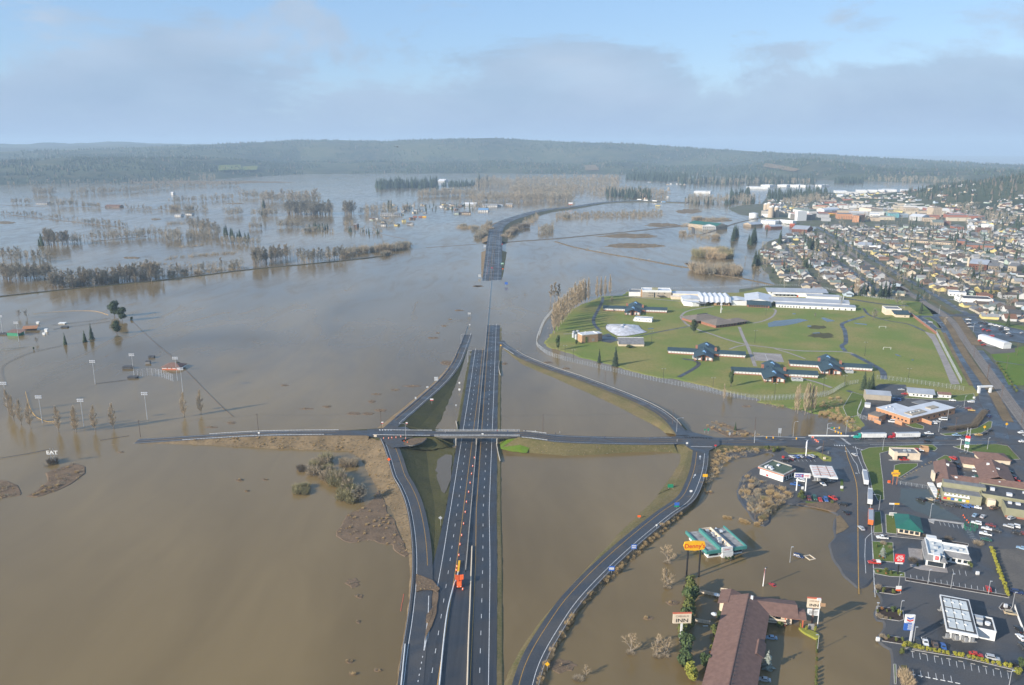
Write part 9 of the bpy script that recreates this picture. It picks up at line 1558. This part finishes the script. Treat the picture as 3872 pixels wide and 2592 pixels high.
CITY.sort(key=lambda q:q[0]**2+q[1]**2)
WC=['white']*5+['cream']*3+['pale grey']*3+['pale blue','tan','yellow','pale green','brown']; RC=['grey']*3+['dark grey']*2+['brown']*2+['light grey']*2+['rust brown','green grey']
SHN=('cottage with lean to','house with front gable','tall narrow house','long house with garage gable','square house')
mbs={}
for i,(x,y,a) in enumerate(CITY):
 v=rt.randrange(5); wc,rc=rt.choice(WC),rt.choice(RC); s=rt.uniform(1.0,1.35)
 zg=ZT if y<1900 or x<1300 else max(ZT,wood_h(x,y))
 if i<295:
  o=empty('town_house',(x,y,zg),a); o.scale=(s,s,s); where='by the railway' if abs(x-rail_x(y))<40 else 'across the railway' if x>rail_x(y) else 'behind the campus'
  tag(o,'%s %s under %s roof %s' % (wc,SHN[v],rc,where),'house','%s %ss with %s roof %s' % (wc,SHN[v],rc,where)); w=link('wall',HM[v][0],o); paint(w,'hw_'+wc); r_=link('roof',HM[v][1],o); paint(r_,'hr_'+rc); stuff(link('windows',HM[v][2],o)); link('door',HM[v][3],o)
  if i % 2==0:ch=link('chimney',HM[v][4],r_)
 else:
  ca,sa=math.cos(a)*s,math.sin(a)*s
  for key,src in (('hw_'+wc,HM[v][5]),('hr_'+rc,HM[v][6])):
   mb=mbs.setdefault(key,MB()); mb.add([(x+q[0]*ca-q[1]*sa,y+q[0]*sa+q[1]*ca,zg+q[2]*s) for q in src.v],src.f)
root=None
far=MB();
mes=[]
for key,mb in mbs.items():
 tag(stuff(mb.build('far_houses',key)),('%s %s of the many far houses in the town' % (key[3:],'walls' if key[1]=='w' else 'roofs')),'houses')
# flooded farmsteads beyond the interstate and park cottages
rf=random.Random(8)
for i,(k,x,y,w,d,h,wc,rc,lb) in enumerate((('o',480,580,270,20,5,'pale grey','light grey','long grey barrel roofed barn in the flood among dark trees'),('o',1575,448,170,26,6,'pale grey','white','grey shed with white doors in the flood beyond the interstate'),('o',1820,465,200,30,5,'white','light grey','wide pale roofed shed in the flood beyond the interstate'),('o',2130,455,90,24,6,'tan','light grey','tan shed in the flood near the interstate curve'),('o',1770,530,130,30,6,'white','pale','white shed with blue lean to roof in the flood'),('o',2000,460,90,20,5,'pale blue','light grey','pale blue shed in the flood near the interstate curve'),('o',1450,560,60,14,4,'pale green','grey','small pale house in the flood with a long tan wing'),('o',1510,558,160,12,4,'tan','brown','long low tan wing in the flood beside a small pale house'),('o',490,715,60,14,4,'white','dark grey','white boathouse at the flooded farm'),('o',370,630,80,14,4,'white','grey','white farmhouse in the flood'),('o',130,735,40,14,7,'brown','light grey','dark barn with pale roof alone in the flood'),('o',1240,140,90,60,8,'white','white','white hall in the far flood between two dark groves'),('1',715,695,100,24,5,'brown','rust brown','rust roofed farm building in the flooded fields'),('1',245,672,75,20,4,'pale grey','grey','grey farmhouse in the flooded fields'),('1',1190,755,40,16,4,'white','light grey','white farmhouse half hidden in bare trees'),('1',1265,745,40,14,4,'white','dark grey','white house beside another in bare trees'),('1',1165,608,14,12,10,'white','white','white silo tower in the far flood'))):
 A,B=W(k,x,y),W(k,x+w,y+1); o,ln=frame('flooded_farm_building',A,B,lb,'building'); rcm='hr_'+rc if rc != 'pale' else 'sky_glass'; gable_wall(MB(),0,ln,0,d,h,h+d*.16).build('wall','hw_'+wc,o); P_('roof',rcm,gable(MB(),0,ln,0,d,h,h+d*.17,'x',.5,.2),o); windows(o,np.arange(3,ln-2,7),0,1,h-1,2.6,'white_paint' if 'white doors' in lb else 'dark_roof','opening')
for i in range(46):
 k,x,y=rf.choice((('o',rf.uniform(640,1150),rf.uniform(440,560)),('o',rf.uniform(1250,1560),rf.uniform(430,510)),('2',rf.uniform(1480,2343),rf.uniform(560,640)),('o',rf.uniform(300,900),rf.uniform(600,720)),('2',rf.uniform(2000,2343),rf.uniform(515,545))))
 p=W(k,x,y); v=rf.randrange(5); wc,rc=rf.choice(WC),rf.choice(RC); o=empty('flooded_house',(p.x,p.y,0),rf.uniform(0,3)); tag(o,'%s %s with %s roof in the flooded farmland' % (wc,SHN[v],rc),'house','flooded farmland houses'); w=link('wall',HM[v][0],o); paint(w,'hw_'+wc); r_=link('roof',HM[v][1],o); paint(r_,'hr_'+rc); o.scale=(1.1,1.1,1.1)
for i,(x,y,m_,lb) in enumerate(((1060,600,'sign_yellow','yellow container floating at the flooded yard'),(940,598,'hw_brick red','red container at the flooded yard'),(1010,600,'hw_brick red','second red container at the flooded yard'))):c=W('o',x,y); o=empty('container',tuple(c)); tag(o,lb,'container'); P_('box',m_,MB().box(-6,6,-2,2,-.3,3.2),o); P_('door','metal_grey',MB().box(5.98,6.04,-1.8,1.8,0,3),o)
c=W('o',780,575); o=empty('crane',tuple(c)); tag(o,'small yellow crane with a slanting boom at the flooded yard','crane'); P_('boom','sign_yellow',MB().tube((0,0,1),(-9,0,24),.5,.3,5),o); P_('cab','sign_yellow',MB().box(-2,2,-1.5,1.5,0,3),o)
c=W('2',1545,688,3); o=empty('roadside_billboard',tuple(c)); tag(o,'bright billboard beside the far interstate curve','sign'); P_('panel','white_paint',MB().box(-7,7,-.4,.4,6,14),o); P_('band','red_trim',MB().box(-7,7,-.5,-.4,6,8.5),o)
for s in (-4,4):P_('post','metal_grey',MB().tube((s,0,0),(s,0,6),.4,n=6),o)
c=W('2',2140,688,1); o=empty('container',tuple(c)); tag(o,'tan trailer parked below the far interstate','trailer'); P_('box','hw_yellow',MB().box(-8,8,-2,2,.5,5),o); P_('wheel','rubber',MB().tube((-5,-2,.5),(-5,2,.5),.6,n=8).tube((5,-2,.5),(5,2,.5),.6,n=8),o)
# ---------------------------------------------------------------- queued plants: the 290 largest of a kind are things, the rest one mass
byc={}
for q in QUEUE:byc.setdefault(q[0],[]).append(q)
for c,lst in byc.items():
 lst.sort(key=lambda q:-q[1])
 for q in lst[:285 if c != 'bare_tree' else 280]:
  r=plant(q[2],q[3],q[4],q[5],q[6],q[7])
 rest=lst[285 if c != 'bare_tree' else 280:]
 if not rest:continue
 if c=='conifer_tree':
  pts=[]
  for q in rest:
   x,y,z=q[3]; h=q[4]
   for f0,rr in ((0.02,.2),(.28,.15),(.55,.10)):pts.append((x,y,z+h*f0,h*rr*rg.uniform(.8,1.2),h*(1-f0)*(.62 if f0<.5 else 1)))
  tag(stuff(scatter_cones('far_conifers',pts,'conifer_dark',6)),'far dark conifers scattered beyond the flood and the town','trees')
 elif c=='bare_tree':
  for m_,sel,lb in (('twig_brown',0,'far pale bare trees scattered over the flood plain'),('twig_grey',1,'far grey bare trees scattered over the flood plain')):
   mb=MB()
   for i,q in enumerate(rest):
    if i % 2==sel:low_bare(mb,q[3],q[4],q[4]*.28)
   tag(stuff(mb.build('far_bare_trees',m_)),lb,'trees')
 else:
  for m_,sel in (('twig_brown',0),('reed',1),('twig_grey',2)):
   mb=MB(); lbm={'twig_brown':'brown','reed':'tan','twig_grey':'grey'}[m_]
   for i,q in enumerate(rest):
    if i % 3==sel:
     for _ in range(26):
      a=rg.uniform(0,6.28); rr=q[4]*.6*rg.random(); sliver(mb,Vector((q[3][0]+math.cos(a)*rr,q[3][1]+math.sin(a)*rr,q[3][2])),Vector((math.cos(a)*.5,math.sin(a)*.5,1)),q[4]*rg.uniform(.4,1),.16 if q[4]>2.5 else .1)
   if mb.f:tag(stuff(mb.build('low_brush',m_)),lbm+' low brush and '+c.replace('_',' ')+'s scattered along the flooded banks','brush')
for o,_c in PROTO.values():
 for ch in list(o.children):bpy.data.objects.remove(ch)
 bpy.data.objects.remove(o)
# ---------------------------------------------------------------- haze
hzb=MB().box(-19500,19500,-1900,21500,-8,430).build('haze',None); stuff(hzb)
tag(hzb,'pale blue winter haze hanging over the whole valley','haze')
hm=bpy.data.materials.new('haze_air'); hm.use_nodes=True; t=hm.node_tree; t.nodes.clear()
pv=N(t,'ShaderNodeVolumePrincipled'); pv.inputs['Color'].default_value=(0.60,0.80,1.0,1); pv.inputs['Density'].default_value=7.5e-5; pv.inputs['Anisotropy'].default_value=0.0
ou=N(t,'ShaderNodeOutputMaterial'); L(t,pv.outputs[0],ou.inputs['Volume']); hzb.data.materials.append(hm)
